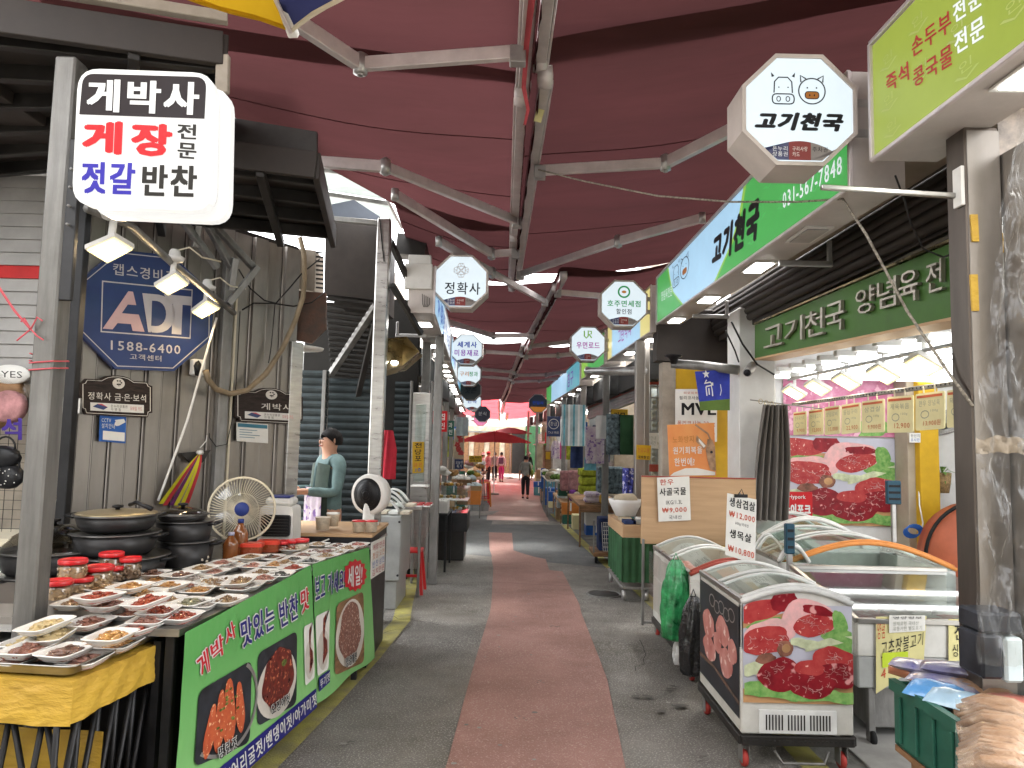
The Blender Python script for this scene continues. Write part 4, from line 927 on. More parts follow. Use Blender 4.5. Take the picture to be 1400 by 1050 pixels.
mb=MB();pl=Plane(c+Vector((0,-.015,0)),(0,-1,0));mb.text('YES',qmap(pl.hit,(2,507),(31,508),(31,517),(2,516),.006),0,.01);mb.build('lettering','dark_steel',t)
mb=MB();pl=Plane((-3,4.3,1.9),(0,-1,0));mb.text('석',qmap(pl.hit,(2,571),(30,571),(30,602),(2,602),0),0,.05);mb.text('보',qmap(pl.hit,(-32,571),(-2,571),(-2,602),(-32,602),0),0,.05)
mat('purple_vinyl',(.06,.03,.25),.4);solo(mb,'window_lettering','purple_vinyl','purple letters 보석 stuck on the jewellery shop window','lettering')
mb=MB();mb.bx(-2.72,-2.66,4.3,4.36,0,3.2);solo(mb,'door_jamb','black_metal','black jamb behind the grey post where the jewellery shop ends','post')
for k,(px,py,r_)in enumerate([(12,652,.1),(6,625,.09)]):
 t=thing('handbag',['black handbag with white dots on the shop shelf','plain black handbag hung above the dotted one'][k],'bag',atY(px,py+15,4.2));mb=MB();mb.blob(atY(px,py,4.2),(.1,.05,.07),0,12,1,.2,k);mb.build('body','black_plastic',t)
 mb=MB();c=atY(px,py,4.2);mb.tube([c+Vector((.06*math.cos(a),0,.05+.07*math.sin(a)))for a in[PI*i/8 for i in range(9)]],.006,6);mb.build('handle','black_plastic',t)
 if k==0:
  mb=MB()
  for i in range(22):mb.blob(c+Vector((rnd.uniform(-.08,.08),-.048+.0*i,rnd.uniform(-.05,.05))),.004,0,6)
  mb.build('dots','paper_white',t)
        # ================================================================ tables, trays, pots of the side dish stall
TZ=.95
t=thing('stall_table','long steel topped stall table behind the green banners','table',(-1.6,4.1,0))
F0=Vector((-1.34,2.98,0));F1=Vector((-1.045,5.33,0));B1=Vector((-2.0,5.45,0));B0=Vector((-2.75,3.9,0));B00=Vector((-2.75,3.02,0))
mb=MB();mb.prism([p+Vector((0,0,TZ-.03))for p in(F0,F1,B1,B0,B00)],(0,0,.03));mb.build('table_top','stainless_bright',t)
for p in(F0+Vector((-.05,.05,0)),F1+Vector((-.05,-.05,0)),B1+Vector((.05,-.05,0)),B00+Vector((.05,.05,0))):
 mb=MB();mb.bx(p.x-.02,p.x+.02,p.y-.02,p.y+.02,0,TZ-.032);mb.build('leg','black_metal',t)
mb=MB();mb.prism([p+Vector((0,0,.05))for p in(F0+Vector((-.09,.04,0)),F1+Vector((-.09,-.04,0)),F1+Vector((-.12,-.04,0)),F0+Vector((-.12,.04,0)))],(0,0,.84));mb.build('front_cover','black_plastic',t)
mb=MB();mb.prism([p+Vector((0,0,.02))for p in(F0+Vector((-.1,.1,0)),F0+Vector((-.1,.13,0)),B00+Vector((0,.13,0)),B00+Vector((0,.1,0)))],(0,0,.86));mb.build('end_cover','black_plastic',t)
a=atZ(52,832,1.0);b_=atZ(162,833,1.0)
mb=MB();mb.prism([Vector((-2.45,3.12,TZ)),Vector((b_.x,3.12,TZ)),Vector((b_.x+.02,3.55,TZ)),Vector((-2.45,3.55,TZ))],(0,0,.055));solo(mb,'steel_step','stainless','low steel step that lifts the red lidded jars above the table','riser')
YA=atZ(100,932,.875);YB=atZ(243,868,.875);YC=atZ(0,926,.875)
dl=(YC-YA).normalized();dr=(YB-YA).normalized();FL_=YA+dl*.9;BL_=FL_+dr*(YB-YA).length
t=thing('tray_stand','front table wrapped in yellow tape on crossed black legs','table',(YA+BL_)/2*1.0-Vector((0,0,(YA+BL_).z/2)))
def wrapped(a,b_,zt,h,nrm,par):
 mb=MB();L_=b_-a
 def fn(u,v):
  n_=(noise.noise(Vector((u*9,v*3,a.x)))*.008+abs(noise.noise(Vector((u*16+v*5,v*6,a.y))))*.008+.003*math.sin(u*30+v*5))*math.sin(PI*u)**.4
  return a+L_*u+Vector((0,0,-h*v-.003*math.sin(u*17)*v))+nrm*n_
 mb.grid(fn,60,12);return mb.build('skirt','yellow_tape',par)
nf=Vector((-dl.y,dl.x,0));nf=nf if nf.y<0 else-nf;nr=Vector((dr.y,-dr.x,0));nr=nr if nr.x>0 else-nr
wrapped(FL_,YA,.875,.155,nf,t);wrapped(YA,YB,.875,.145,nr,t)
mb=MB();mb.prism([p+Vector((0,0,-.03))for p in(FL_,YA,YB,BL_)],(0,0,.026));mb.build('top_board','yellow_tape',t)
ir=random.Random(3)
for(P0,P1,k)in((FL_,YA,7),(YA,YB,6),(BL_,YB,4)):
 for i in range(k):
  for s_ in(0,1):
   u0=(i+(0 if s_ else .9))/k;u1=(i+(.9 if s_ else 0))/k
   p=P0.lerp(P1,u0);q=P0.lerp(P1,u1);ins_=(nr*-.05 if P0 is YA else nf*-.05)
   if P0 is BL_:ins_=nf*.05
   mb=MB();mb.tube([Vector((p.x,p.y,.72))+ins_,Vector((q.x,q.y,.03))+ins_*(1.6+s_)],.011,7);mb.build('leg_rod','black_metal',t)
mb=MB();mb.bar((FL_.x+.04,FL_.y+.12,.05),(YA.x-.04,YA.y+.12,.05),.02,.02);mb.build('foot_rail','black_metal',t)
mb=MB();a=YA+dl*.75+dr*.2;b_=YA+dl*.02+dr*.2
mb.grid(lambda u,v:a.lerp(b_,u)+Vector((0,0,-.25-.58*v))+nf*(.008*math.sin(u*12+v*4)),20,8);solo(mb,'wrapped_box','yellow_tape','yellow tape wrapped box standing under the front table','box')
mb=MB();zt=.882;A0=YA+(dl+dr)*.01;c_=[YA+dl*.88+dr*.02,YA+dl*.02+dr*.02,YA+dl*.02+dr*((YB-YA).length-.02),YA+dl*.88+dr*((YB-YA).length-.02)]
def ring(ins,z):
 ce=sum(c_,Vector())/4
 q=rrect([(p.x,p.y)for p in c_],.035,4);return[Vector((x,y,z))+(Vector((ce.x,ce.y,z))-Vector((x,y,z))).normalized()*ins for x,y in q]
rs_=[ring(.025,zt),ring(.004,zt+.03),ring(-.004,zt+.034),ring(0,zt+.037),ring(.008,zt+.032),ring(.03,zt+.004)]
n=len(rs_[0]);mb.add([p for r_ in rs_ for p in r_],[(i*n+k,i*n+(k+1)%n,(i+1)*n+(k+1)%n,(i+1)*n+k)for i in range(len(rs_)-1)for k in range(n)],0,True)
mb.add(rs_[0],[tuple(reversed(range(n)))]);mb.add(rs_[-1],[tuple(range(n))])
solo(mb,'baking_tray','stainless_bright','wide shallow metal tray lying on the yellow front table','tray')
mat('foam',(.74,.73,.7),.5,var=.03,bump=.15,bscale=60)
FOOD={'squid':((.4,.17,.04),(.5,.27,.08)),'dark':((.10,.04,.025),(.2,.09,.05)),'kimchi':((.4,.05,.012),(.26,.035,.012)),'golden':((.55,.3,.06),(.45,.2,.04)),'shreds':((.5,.38,.17),(.6,.47,.24)),'pink':((.42,.2,.15),(.34,.14,.1)),'tan':((.36,.22,.1),(.28,.17,.07)),'olive':((.19,.19,.1),(.25,.24,.15)),'black':((.02,.02,.018),(.05,.05,.04)),'grey':((.3,.27,.24),(.36,.3,.27)),'anchovy':((.3,.2,.08),(.17,.08,.04)),'redbrown':((.25,.08,.04),(.16,.05,.03))}
for k,(c1,c2)in FOOD.items():mat('food_'+k,c1,.32,var=.3,scale=30,col2=c2,coat=.5,bump=.5,bscale=90)
glassy('wrap',(.98,.98,.98),.025,.07,.5,14)
FN={'squid':'dried squid','dark':'dark soy dish','kimchi':'red chilli pickle','golden':'golden strips','shreds':'yellow shreds','pink':'pink salted seafood','tan':'tan fish strips','olive':'olive greens','black':'black beans','grey':'greyish fish','anchovy':'anchovies','redbrown':'red brown crab'}
TR=[(63,851,1.0,'shreds','topmost at the left end of the baking tray'),(74,864,.965,'shreds','squeezed under the topmost yellow one'),(35,875,.925,'shreds','behind the post foot, low in the baking tray'),(80,876,.925,'grey','under the pile of yellow shreds'),(38,884,.945,'redbrown','at the front left corner of the baking tray'),(90,887,.945,'dark','second from left at the baking tray front'),(117,898,.91,'pink','at the very front corner of the baking tray'),(24,898,.91,'redbrown','half hidden below the front left tray'),(121,856,.955,'redbrown','behind the golden one in the baking tray'),(117,877,.92,'golden','low, left of the large golden one'),(152,866,.985,'golden','raised in the middle of the baking tray'),(188,855,.965,'kimchi','at the back right of the baking tray'),(204,863,.925,'pink','at the right rim of the baking tray'),(162,877,.92,'squid','along the front rim beside the golden one'),(135,812,1.065,'kimchi','stacked on the step right of the garlic jars'),(105,821,1.02,'tan','at the front left corner of the step'),(148,823,1.02,'pink','on the front edge of the step'),(179,799,1.06,'squid','raised right of the wide garlic jar'),(142,801,1.02,'tan','tucked behind the garlic jars'),(199,810,1.02,'squid','under the glossy pepper one at the step corner'),(203,818,1.06,'kimchi','topmost at the right corner of the step'),(218,832,1.0,'kimchi','sloping below the step corner'),(180,841,.96,'redbrown','below the step beside the baking tray'),(247,846,.96,'kimchi','at the table edge above the banner corner'),(261,821,.99,'olive','in the front row of the long table'),(275,831,.955,'grey','at the table edge in front of the olive one'),(209,782,1.0,'dark','in the back row by the dark nut jar'),(247,784,1.0,'dark','in the back row before the garlic net'),(212,793,.97,'squid','second row, by the dark nut jar'),(232,798,1.01,'squid','in the middle rows, right of the raised orange one'),(236,808,.96,'tan','sunk between the middle rows'),(264,791,.975,'grey','under film in the middle rows, left'),(276,775,1.0,'tan','in the back row right of the garlic net'),(270,810,.96,'squid','behind the olive greens one'),(310,819,.975,'anchovy','at the table edge by the letter 있 of the banner'),(294,803,.955,'anchovy','behind the anchovies at the edge'),(329,791,1.01,'anchovy','tilted on top in the middle of the table'),(340,804,.955,'grey','at the table edge under the tilted one'),(311,795,.965,'anchovy','peeking out left of the tilted one'),(304,768,.99,'pink','in the back row by the small bottle'),(314,777,.96,'grey','in the second row behind the tilted one'),(290,785,.96,'pink','in the middle rows left of the tilted one'),(342,760,1.0,'tan','in the back row right of the bottles'),(370,760,.985,'black','in the back row under the red lids'),(347,775,.965,'pink','two rows behind the edge, mid table'),(375,775,.96,'squid','two rows behind the edge, right of the pink one'),(383,787,.965,'black','at the table edge near the banner seam'),(361,796,.95,'pink','at the table edge left of the black beans'),(402,763,.985,'black','third black one, before the red jars'),(424,771,.955,'black','black one at the edge beyond the banner seam'),(401,779,.96,'kimchi','behind the edge by the banner seam'),(377,767,.955,'dark','between the two black rows'),(446,753,.985,'redbrown','in the far group near the counter'),(462,747,.97,'dark','in the far back row near the counter'),(489,746,.965,'kimchi','last one before the end of the table'),(460,759,.95,'anchovy','at the far edge above the word 가세요'),(474,753,.955,'tan','at the far edge near the red 세일 mark'),(430,759,.95,'dark','left of the far group'),(434,748,.955,'tan','at the back of the far group'),(445,767,.94,'tan','at the edge before the far group'),(369,751,.955,'redbrown','under the row of red lids'),(288,797,.965,'tan','between the grey fish and the anchovies'),(322,768,.97,'squid','just before the two syrup bottles'),(357,783,.97,'anchovy','right of the tilted one'),(391,770,.97,'tan','left of the third black one'),(414,761,.965,'dark','right of the third black one'),(225,819,.975,'tan','behind the red one sloping off the step'),(253,803,.97,'redbrown','left of the one behind the olive greens'),(328,809,.95,'dark','at the table edge over the letter 는'),(399,752,.965,'tan','behind the black beans row')]
ir=random.Random(21)
def tray_rings(w,d):
 o=[]
 for ins,z in[(.022,0),(.004,.022),(-.003,.026),(0,.029),(.005,.026),(.024,.005)]:
  o.append([Vector((x*(1-0),y,z))for x,y in rrect([(-w/2+ins,-d/2+ins),(w/2-ins,-d/2+ins),(w/2-ins,d/2-ins),(-w/2+ins,d/2-ins)],.03,3)])
 return o
_tr=None
for i,(px,py,z,fd,where)in enumerate(TR):
 p=atZ(px,py,z);zz=z-.029
 if p.y>2.98 and zz<TZ:zz=TZ+.001
 rz=R(-6+ir.uniform(-14,10));
 t=thing('foam_tray',f'foam tray of {FN[fd]}, {where}','food tray',(p.x,p.y,zz),rz,'foam trays of side dishes')
 if where.startswith('tilted')or 'topmost' in where:t.rotation_euler=(R(6),R(-4),rz);WM[t.name]=Matrix.Translation((p.x,p.y,zz))@t.rotation_euler.to_matrix().to_4x4()
 T=WM[t.name]
 if _tr is None:
  mb=MB();rr=tray_rings(.138,.182);n=len(rr[0])
  mb.add([T@q for r_ in rr for q in r_],[(a*n+k,a*n+(k+1)%n,(a+1)*n+(k+1)%n,(a+1)*n+k)for a in range(5)for k in range(n)],0,True)
  mb.add([T@q for q in rr[0]],[tuple(reversed(range(n)))]);mb.add([T@q for q in rr[-1]],[tuple(range(n))])
  _tr=mb.build('tray','foam',t)
  mb=MB();mb.grid(lambda u,v:T@Vector(((u-.5)*.134,(v-.5)*.177,.0295+.012*math.sin(PI*u)*math.sin(PI*v))),5,6);_wr=mb.build('film','wrap',t)
 else:
  for src in(_tr,_wr):
   o=src.copy();C.objects.link(o);o.parent=t
 mb=MB();g=ir.random()*10
 for k in range(30):
  a=ir.random()*2*PI;r_=math.sqrt(ir.random());x=math.cos(a)*r_*.05;y=math.sin(a)*r_*.07;h=.014+.026*(1-r_)
  lx,ly=(ir.uniform(.008,.02),ir.uniform(.006,.012))if fd not in('black','anchovy')else(ir.uniform(.005,.008),ir.uniform(.004,.006))
  s_=ir.uniform(-1,1)
  c=Vector((x,y,h));lp=MB();lp.blob((0,0,0),(lx*1.2,ly,.006),0,6,1,.6,k+g)
  Rm=Matrix.Rotation(s_*PI,3,'Z')@Matrix.Rotation(ir.uniform(-.5,.5),3,'X')
  mb.add([T@(c+Rm@v)for v in lp.v],lp.f,0,True)
 mb.grid(lambda u,v:T@Vector(((u-.5)*.11,(v-.5)*.15,.006+.024*max(0,math.sin(PI*u)*math.sin(PI*v))**.8*(1+.35*noise.noise(Vector((u*6,v*6,g)))))),8,9)
 mb.build('food','food_'+fd,t)
mat('lid_red',(.62,.02,.025),.3,var=.06,coat=.3);mat('nuts_pale',(.6,.42,.25),.6,var=.2,scale=20);mat('nuts_dark',(.16,.09,.055),.5,var=.4,scale=25,col2=(.3,.22,.15));mat('garlic',(.68,.6,.48),.5,var=.15,scale=25)
def jar(px,py_b,Y,w,h,cont,lab,grp='red lidded jars on the stall',lidh=.022):
 """py_b: bottom of the jar in the photograph"""
 p=atY(px,py_b,Y);r_=w/2;t=thing('snack_jar',lab,'jar',p,0,grp)
 mb=MB();mb.lathe([(r_*.9,0),(r_,.01),(r_,h-lidh-.012),(r_*.88,h-lidh)],p,18);mb.build('glass','jar_clear',t)
 mb=MB();q=random.Random(int(px))
 mb.lathe([(r_*.8,.004),(r_*.86,.01),(r_*.86,h-lidh-.02),(r_*.6,h-lidh-.01)],p,14)
 for k in range(46):
  a=q.random()*2*PI;mb.blob(p+Vector((math.cos(a)*r_*.86,math.sin(a)*r_*.86,q.uniform(.01,h-lidh-.015))),(.011,.011,.008),0,6,1,.4,k)
 mb.build('contents',cont,t)
 mb=MB();mb.lathe([(r_*.96,h-lidh),(r_*1.0,h-lidh+.002),(r_*1.0,h-.003),(r_*.94,h),(r_*.9,h-.003),(.001,h-.004)],p,24);mb.build('lid','lid_red',t)
 return t
jar(98,795,3.4,.125,.105,'nuts_pale','red lidded jar of peeled nuts on top of the front jars');jar(78,825,3.25,.12,.105,'nuts_pale','red lidded jar of peeled nuts at the left front corner')
jar(110,815,3.4,.1,.09,'nuts_pale','red lidded jar of peeled nuts, second in the bottom row');jar(133,806,3.5,.135,.115,'nuts_pale','widest red lidded jar of peeled nuts')
jar(151,784,3.75,.12,.11,'nuts_dark','red lidded jar of dark nuts on top, against the pots');jar(177,791,3.75,.105,.11,'nuts_dark','red lidded jar of dark nuts, rightmost of the group');jar(156,795,3.7,.09,.08,'nuts_dark','small dark jar squeezed under the two dark nut jars')
mat('lid_orange',(.72,.06,.03),.3,coat=.3);mat('sauce',(.3,.06,.02),.25,coat=.6,var=.2)
def tub(px,py_b,Y,w,d,h,lab,lid='lid_orange',body='sauce',rz=.1):
 p=atY(px,py_b,Y);t=thing('lidded_tub',lab,'container',p,rz,'red lidded tubs at the back of the table');T=WM[t.name]
 mb=MB();q=rrect([(-w/2,-d/2),(w/2,-d/2),(w/2,d/2),(-w/2,d/2)],.03,3)
 mb.prism([T@Vector((x*.93,y*.93,0))for x,y in q],(0,0,h*.7));mb.build('tub',body,t)
 mb=MB();mb.prism([T@Vector((x,y,h*.68))for x,y in q],(0,0,h*.3));mb.prism([T@Vector((x*.9,y*.9,h*.98))for x,y in q],(0,0,.004));mb.build('lid',lid,t)
tub(344,757,4.75,.15,.1,.07,'orange red lidded tub right of the syrup bottles');tub(367,754,4.9,.15,.1,.075,'orange red lidded tub before the white cooler')
for px,w in((386,.12),(401,.1),(412,.1)):jar(px,757-(px-386)*.1,5.0,w,.09,'sauce' if px<405 else 'garlic',{386:'red lidded jar of chilli paste, left one below the white cooler',401:'red lidded jar of chilli paste, middle one below the white cooler',412:'red lidded jar of garlic at the end of the row'}[px],'red lidded tubs at the back of the table')
mat('syrup',(.25,.08,.02),.15,var=.2,coat=.7);mat('cap_blue',(.03,.05,.22),.4);mat('cap_lilac',(.45,.45,.6),.4)
def bottle(px,pyb,Y,w,h,cap,lab):
 p=atY(px,pyb,Y);r_=w/2;t=thing('syrup_bottle',lab,'bottle',p,0,'syrup bottles')
 prof=[(r_*.9,0),(r_,.01)];k=6
 for i in range(k):z=.02+(h*.5)*i/k;prof+=[(r_,z),(r_*.94,z+h*.04)]
 prof+=[(r_,h*.6),(r_*.8,h*.72),(r_*.4,h*.85),(r_*.32,h*.9)]
 mb=MB();mb.lathe(prof,p,18);mb.build('body','syrup',t)
 mb=MB();mb.lathe([(r_*.38,h*.9),(r_*.38,h),(.001,h)],p,12);mb.build('cap',cap,t)
bottle(327,762,4.75,.105,.25,'cap_blue','taller brown syrup bottle with dark blue cap');bottle(314,771,4.6,.1,.2,'cap_lilac','shorter brown syrup bottle with pale lilac cap')
t=thing('garlic_net','net bag of garlic cloves with a white tag by the pots','bag',atY(272,772,4.4))
mb=MB();c=atY(272,760,4.4)
for k in range(60):mb.blob(c+Vector((ir.gauss(0,.025),ir.gauss(0,.025),ir.gauss(0,.022))),(.012,.012,.011),0,6,1,.3,k)
mb.build('cloves','garlic',t);mb=MB();mb.bar(c+Vector((-.1,-.02,.015)),c+Vector((-.03,-.02,.04)),.02,.008);mb.build('tag','paper_white',t)
mat('pot_dark',(.035,.034,.036),.38,.35,var=.2,scale=6,bump=.05,grime=.2);mat('pot_rim',(.16,.155,.15),.3,.8);glassy('lid_glass',(.75,.7,.6),.2,.08);mat('lid_gold',(.4,.33,.2),.3,.6)
def pot(px,pyb,Y,r_,h,lab,handles='side',lid=None,z=None):
 p=atY(px,pyb,Y);t=thing('cooking_pot',lab,'pot',p,0,'black cooking pots')
 mb=MB();mb.lathe([(.001,0),(r_*.78,0),(r_*.88,.02),(r_*.98,h),(r_*.95,h),(r_*.85,.03),(.001,.01)],p,30);mb.build('body','pot_dark',t)
 mb=MB();mb.lathe([(r_*.96,h-.004),(r_*1.04,h),(r_*1.04,h+.006),(r_*.94,h+.006)],p,30);mb.build('rim','pot_rim',t)
 for a in((PI*1.02,-.02)if handles=='side' else(PI,)):
  d=Vector((math.cos(a),math.sin(a),0));s_=Vector((-d.y,d.x,0));c=p+d*r_+Vector((0,0,h-.015))
  mb=MB();mb.tube([c+s_*-.05,c+s_*-.045+d*.045+Vector((0,0,.01)),c+s_*.045+d*.045+Vector((0,0,.01)),c+s_*.05],.009,8);mb.build('handle','black_plastic',t)
 if lid:
  mb=MB();H=lid[1];mb.lathe([(r_*.97,h+.006),(r_*.95,h+.012),(r_*.75,h+.012+H*.5),(r_*.4,h+.012+H*.88),(.001,h+.012+H)],p,30);mb.build('lid',lid[0],t)
  mb=MB();mb.lathe([(.012,h+H),(.012,h+H+.02),(.03,h+H+.025),(.03,h+H+.035),(.001,h+H+.04)],p,14);mb.build('knob','black_plastic',t)
 return t
pot(168,791,4.05,.23,.13,'bottom black pot of the left stack, behind the nut jars');pot(157,756,4.05,.225,.115,'middle black pot of the left stack')
tp=pot(159,724,4.05,.215,.085,'shallow black pan with gold lid topping the left stack','one',('lid_gold',.015))
mb=MB();c=atY(178,690,4.0);mb.tube([c,c+Vector((.06,-.05,.02)),c+Vector((.16,-.08,-.012))],[.012,.011,.014],8);mb.build('long_handle','black_plastic',tp)
pot(252,777,4.45,.17,.17,'bottom black pot of the right stack beside the garlic net');pot(251,741,4.45,.168,.13,'middle black pot of the right stack')
pot(249,713,4.4,.15,.045,'small pan with a clear plastic lid topping the right stack','one',('lid_glass',.03))
pot(66,815,4.0,.25,.13,'black pot carrying the big domed wok');pot(70,781,4.0,.262,.12,'big black wok with a tall glass dome lid behind the post','side',('lid_glass',.13))
mat('grille_black',(.012,.012,.014),.4)
p=atY(378,742,5.2);t=thing('air_cooler','white portable air cooler with a black square grille','cooler',(p.x,p.y,p.z-.0));x0,x1=atY(350,700,5.2).x,atY(404,700,5.2).x
zt=atY(378,692,5.2).z
mb=MB();q=rrect([(x0,p.z-.35),(x1,p.z-.35),(x1-.02,zt),(x0+.03,zt)],.035,4);mb.prism([Vector((x,5.2,z))for x,z in q],(0,.2,0));mb.build('body','white_plastic',t)
gx0,gx1,gz0,gz1=atY(358,0,5.19).x,atY(397,0,5.19).x,atY(378,733,5.19).z,atY(378,704,5.19).z
gx0,gx1=atY(358,715,5.19).x,atY(397,715,5.19).x
mb=MB();q=rrect([(gx0,gz0),(gx1,gz0),(gx1+.0,gz1),(gx0,gz1)],.02,3);mb.prism([Vector((x,5.17,z))for x,z in q],(0,.03,0));mb.build('grille_back','grille_black',t)
for k in range(7):
 z=gz0+(gz1-gz0)*(k+.5)/7;mb=MB();mb.bar((gx0+.01,5.165,z),(gx1-.01,5.165,z),.008,.006);mb.build('louvre','black_plastic',t)
mb=MB();mb.box(((x0+x1)/2+.01,5.3,zt+.03),(.2,.16,.06),0,None,.02);mb.build('top_vent','white_plastic',t)
mb=MB();mb.box(((x0+x1)/2+.02,5.28,zt+.065),(.15,.12,.02),0,None,.01);mb.build('top_tray','cap_blue',t)
mb=MB();mb.lathe([(.012,0),(.012,.01)],((x0+x1)/2,5.195,gz0-.05),12,0,Matrix.Rotation(PI/2,3,'X'));mb.build('dial','alu_grey',t)
def fan(px,py,Y,r_,yaw,tilt,lab,guard,blade,hub,stand=.9,floor=None,dark=False):
 c=atY(px,py,Y);t=thing('electric_fan',lab,'fan',(c.x,c.y,gz(c.y)if floor is None else floor));M=Matrix.Rotation(yaw,3,'Z')@Matrix.Rotation(PI/2+tilt,3,'X')
 P_=lambda x,y,z:c+M@Vector((x,y,z))
 mb=MB();mb.tube([P_(r_*math.cos(a),r_*math.sin(a),0)for a in[2*PI*k/40 for k in range(41)]],.009,6,0,False);mb.build('guard_ring',guard,t)
 mb=MB()
 for k in range(64):
  a=2*PI*k/64
  for sg in(1,-1):
   pts=[P_(r_*q*math.cos(a+(1-q)*.25),r_*q*math.sin(a+(1-q)*.25),sg*.05*math.sqrt(max(0,1-q**2.2)))for q in(.18,.45,.75,.93,1)]
   mb.tube(pts,.0016,3,0,False)
 for q in(.5,):mb.tube([P_(r_*q*math.cos(a),r_*q*math.sin(a),.046)for a in[2*PI*k/32 for k in range(33)]],.002,4,0,False)
 o=mb.build('guard_wires',guard,t);o['kind']='stuff'
 for k in range(4):
  mb=MB();a0=k*PI/2
  mb.grid(lambda u,v:P_((.12+u*.72)*r_*math.cos(a0+v*.9+u*.25),(.12+u*.72)*r_*math.sin(a0+v*.9+u*.25),(v-.5)*.035),6,4);mb.build('blade',blade,t)
 mb=MB();mb.lathe([(.001,.06),(r_*.2,.058),(r_*.23,.045),(r_*.2,.03)],c,20,0,M);mb.build('hub_badge',hub,t)
 mb=MB();mb.lathe([(.03,-.16),(.055,-.15),(.06,-.05),(.03,-.03)],c,16,0,M);mb.build('motor',guard,t)
 b0=c+M@Vector((0,0,-.1));z0=gz(c.y)if floor is None else floor
 mb=MB();mb.tube([b0,Vector((b0.x,b0.y,z0+.03))],.016,10);mb.build('stand',guard,t)
 mb=MB();mb.lathe([(.001,0),(.17,0),(.17,.015),(.05,.035),(.001,.035)],(b0.x,b0.y,z0),24);mb.build('foot',guard,t)
 return t
glassy('blade_clear',(.85,.88,.9),.12,.1)
fan(331,696,4.95,.215,R(18),R(-4),'cream electric fan with wire guard and blue badge, beside the pots','cream_plastic','blade_clear','cap_blue')
t=thing('side_counter','black side counter with a worn wooden top at the end of the stall','counter',(-1.4,5.9,0))
c4=[atZ(405,722,1.0),atZ(509,741,1.0),atZ(531,718,1.0),atZ(440,705,1.0)]
c4=[Vector((c4[0].x,5.5,0)),Vector((atY(509,735,5.5).x,5.5,0)),Vector((atY(531,720,6.3).x,6.3,0)),Vector((-1.95,6.3,0))]
mb=MB();mb.prism([p+Vector((0,0,.99))for p in c4],(0,0,.025));mb.build('top','wood_light',t)
ins=lambda f:[p+(sum(c4,Vector())/4-p)*f for p in c4]
mb=MB();mb.prism([p+Vector((0,0,.02))for p in ins(.03)],(0,0,.965));mb.build('body','black_metal',t)
mb=MB();q=ins(.015);mb.prism([q[0]+Vector((0,0,.9)),q[1]+Vector((0,0,.9)),q[2]+Vector((0,0,.9)),q[3]+Vector((0,0,.9))],(0,0,.03));mb.build('trim','alu_grey',t)
q=ins(.02);pl=Plane(q[1]+Vector((0,0,.9)),Vector((q[2]-q[1]).cross(Vector((0,0,1)))))
if pl.n.x<0:pl.n=-pl.n
t=thing('price_paper','hand lettered colourful price paper taped to the counter end','notice',pl.hit(515,790,.01));fm=qmap(pl.hit,(506,742),(525,733),(524,780),(505,792),.01)
mb=MB();mb.prism([fm(*p)for p in((0,0),(1,0),(1,1),(0,1))],pl.n*-.004);mb.build('sheet','paper_white',t)
f2=lambda u,v,z=0:fm(u,v)+pl.n*.003
for k,(tx,c)in enumerate([('게장','red_print2'),('젓갈','orange_plastic'),('반찬','print_blue'),('김치','red_print2')]):
 mat('red_print2',(.5,.02,.03),.5);mb=MB();mb.text(tx,rmap(f2,.08,.08+k*.23,.48,.26+k*.23),0,.01);mb.text(['만원','오천','삼천','만원'][k],rmap(f2,.55,.08+k*.23,.93,.26+k*.23),0,.01);mb.build('lettering',c,t)
def tub2(px,pyb,Y,w,h,lab,lid=None):
 p=atY(px,pyb,Y);t=thing('plastic_tub',lab,'container',p,0,'tubs on the side counter');r_=w/2
 mb=MB();mb.lathe([(r_*.85,0),(r_,h*.9),(r_*1.05,h*.92),(r_*1.05,h*.97),(r_,h*.97)],p,18);mb.build('tub','garlic',t)
 if lid:mb=MB();mb.lathe([(r_*1.07,h*.93),(r_*1.07,h*1.05),(.001,h*1.07)],p,18);mb.build('lid',lid,t)
tub2(441,724,5.6,.115,.1,'pale ribbed plastic tub on the left of the side counter');tub2(455,719,5.75,.1,.1,'pale plastic tub just behind the ribbed one','foam')
tub2(490,727,5.6,.1,.085,'clear tub with red lid, left of the pair at the counter end','lid_red');tub2(507,727,5.62,.1,.085,'clear tub with red lid, right of the pair at the counter end','lid_red')
c=atY(505,676,6.1);t=thing('air_circulator','round white air circulator with a black face on the counter','fan',(c.x,c.y,1.015));M=Matrix.Rotation(R(-25),3,'Z')@Matrix.Rotation(PI/2,3,'X')
mb=MB();mb.lathe([(.135,.03),(.165,.03),(.175,0),(.16,-.09),(.08,-.14),(.001,-.14)],c,30,0,M);mb.build('shell','white_plastic',t)
mb=MB();mb.lathe([(.001,.05),(.06,.048),(.14,.03),(.14,0),(.001,0)],c,30,0,M);mb.build('face','grille_black',t)
for k in range(6):
 mb=MB();mb.tube([c+M@Vector(((.03+.02*k)*math.cos(a),(.03+.02*k)*math.sin(a),.052-.004*k))for a in[2*PI*i/28 for i in range(29)]],.0025,4,0,False);mb.build('guard_ring','black_plastic',t)
mb=MB();mb.lathe([(.09,0),(.09,.02),(.05,.035),(.045,.2),(.03,.21)],(c.x,c.y,1.015),18);mb.build('foot','white_plastic',t)
mb=MB();mb.tube([atY(434,755,5.48),atY(435,747,5.46),atY(440,741,5.46),atY(450,737,5.49)],.006,6);solo(mb,'plug_cable','white_plastic','short white cable curving at the front of the side counter','cable')
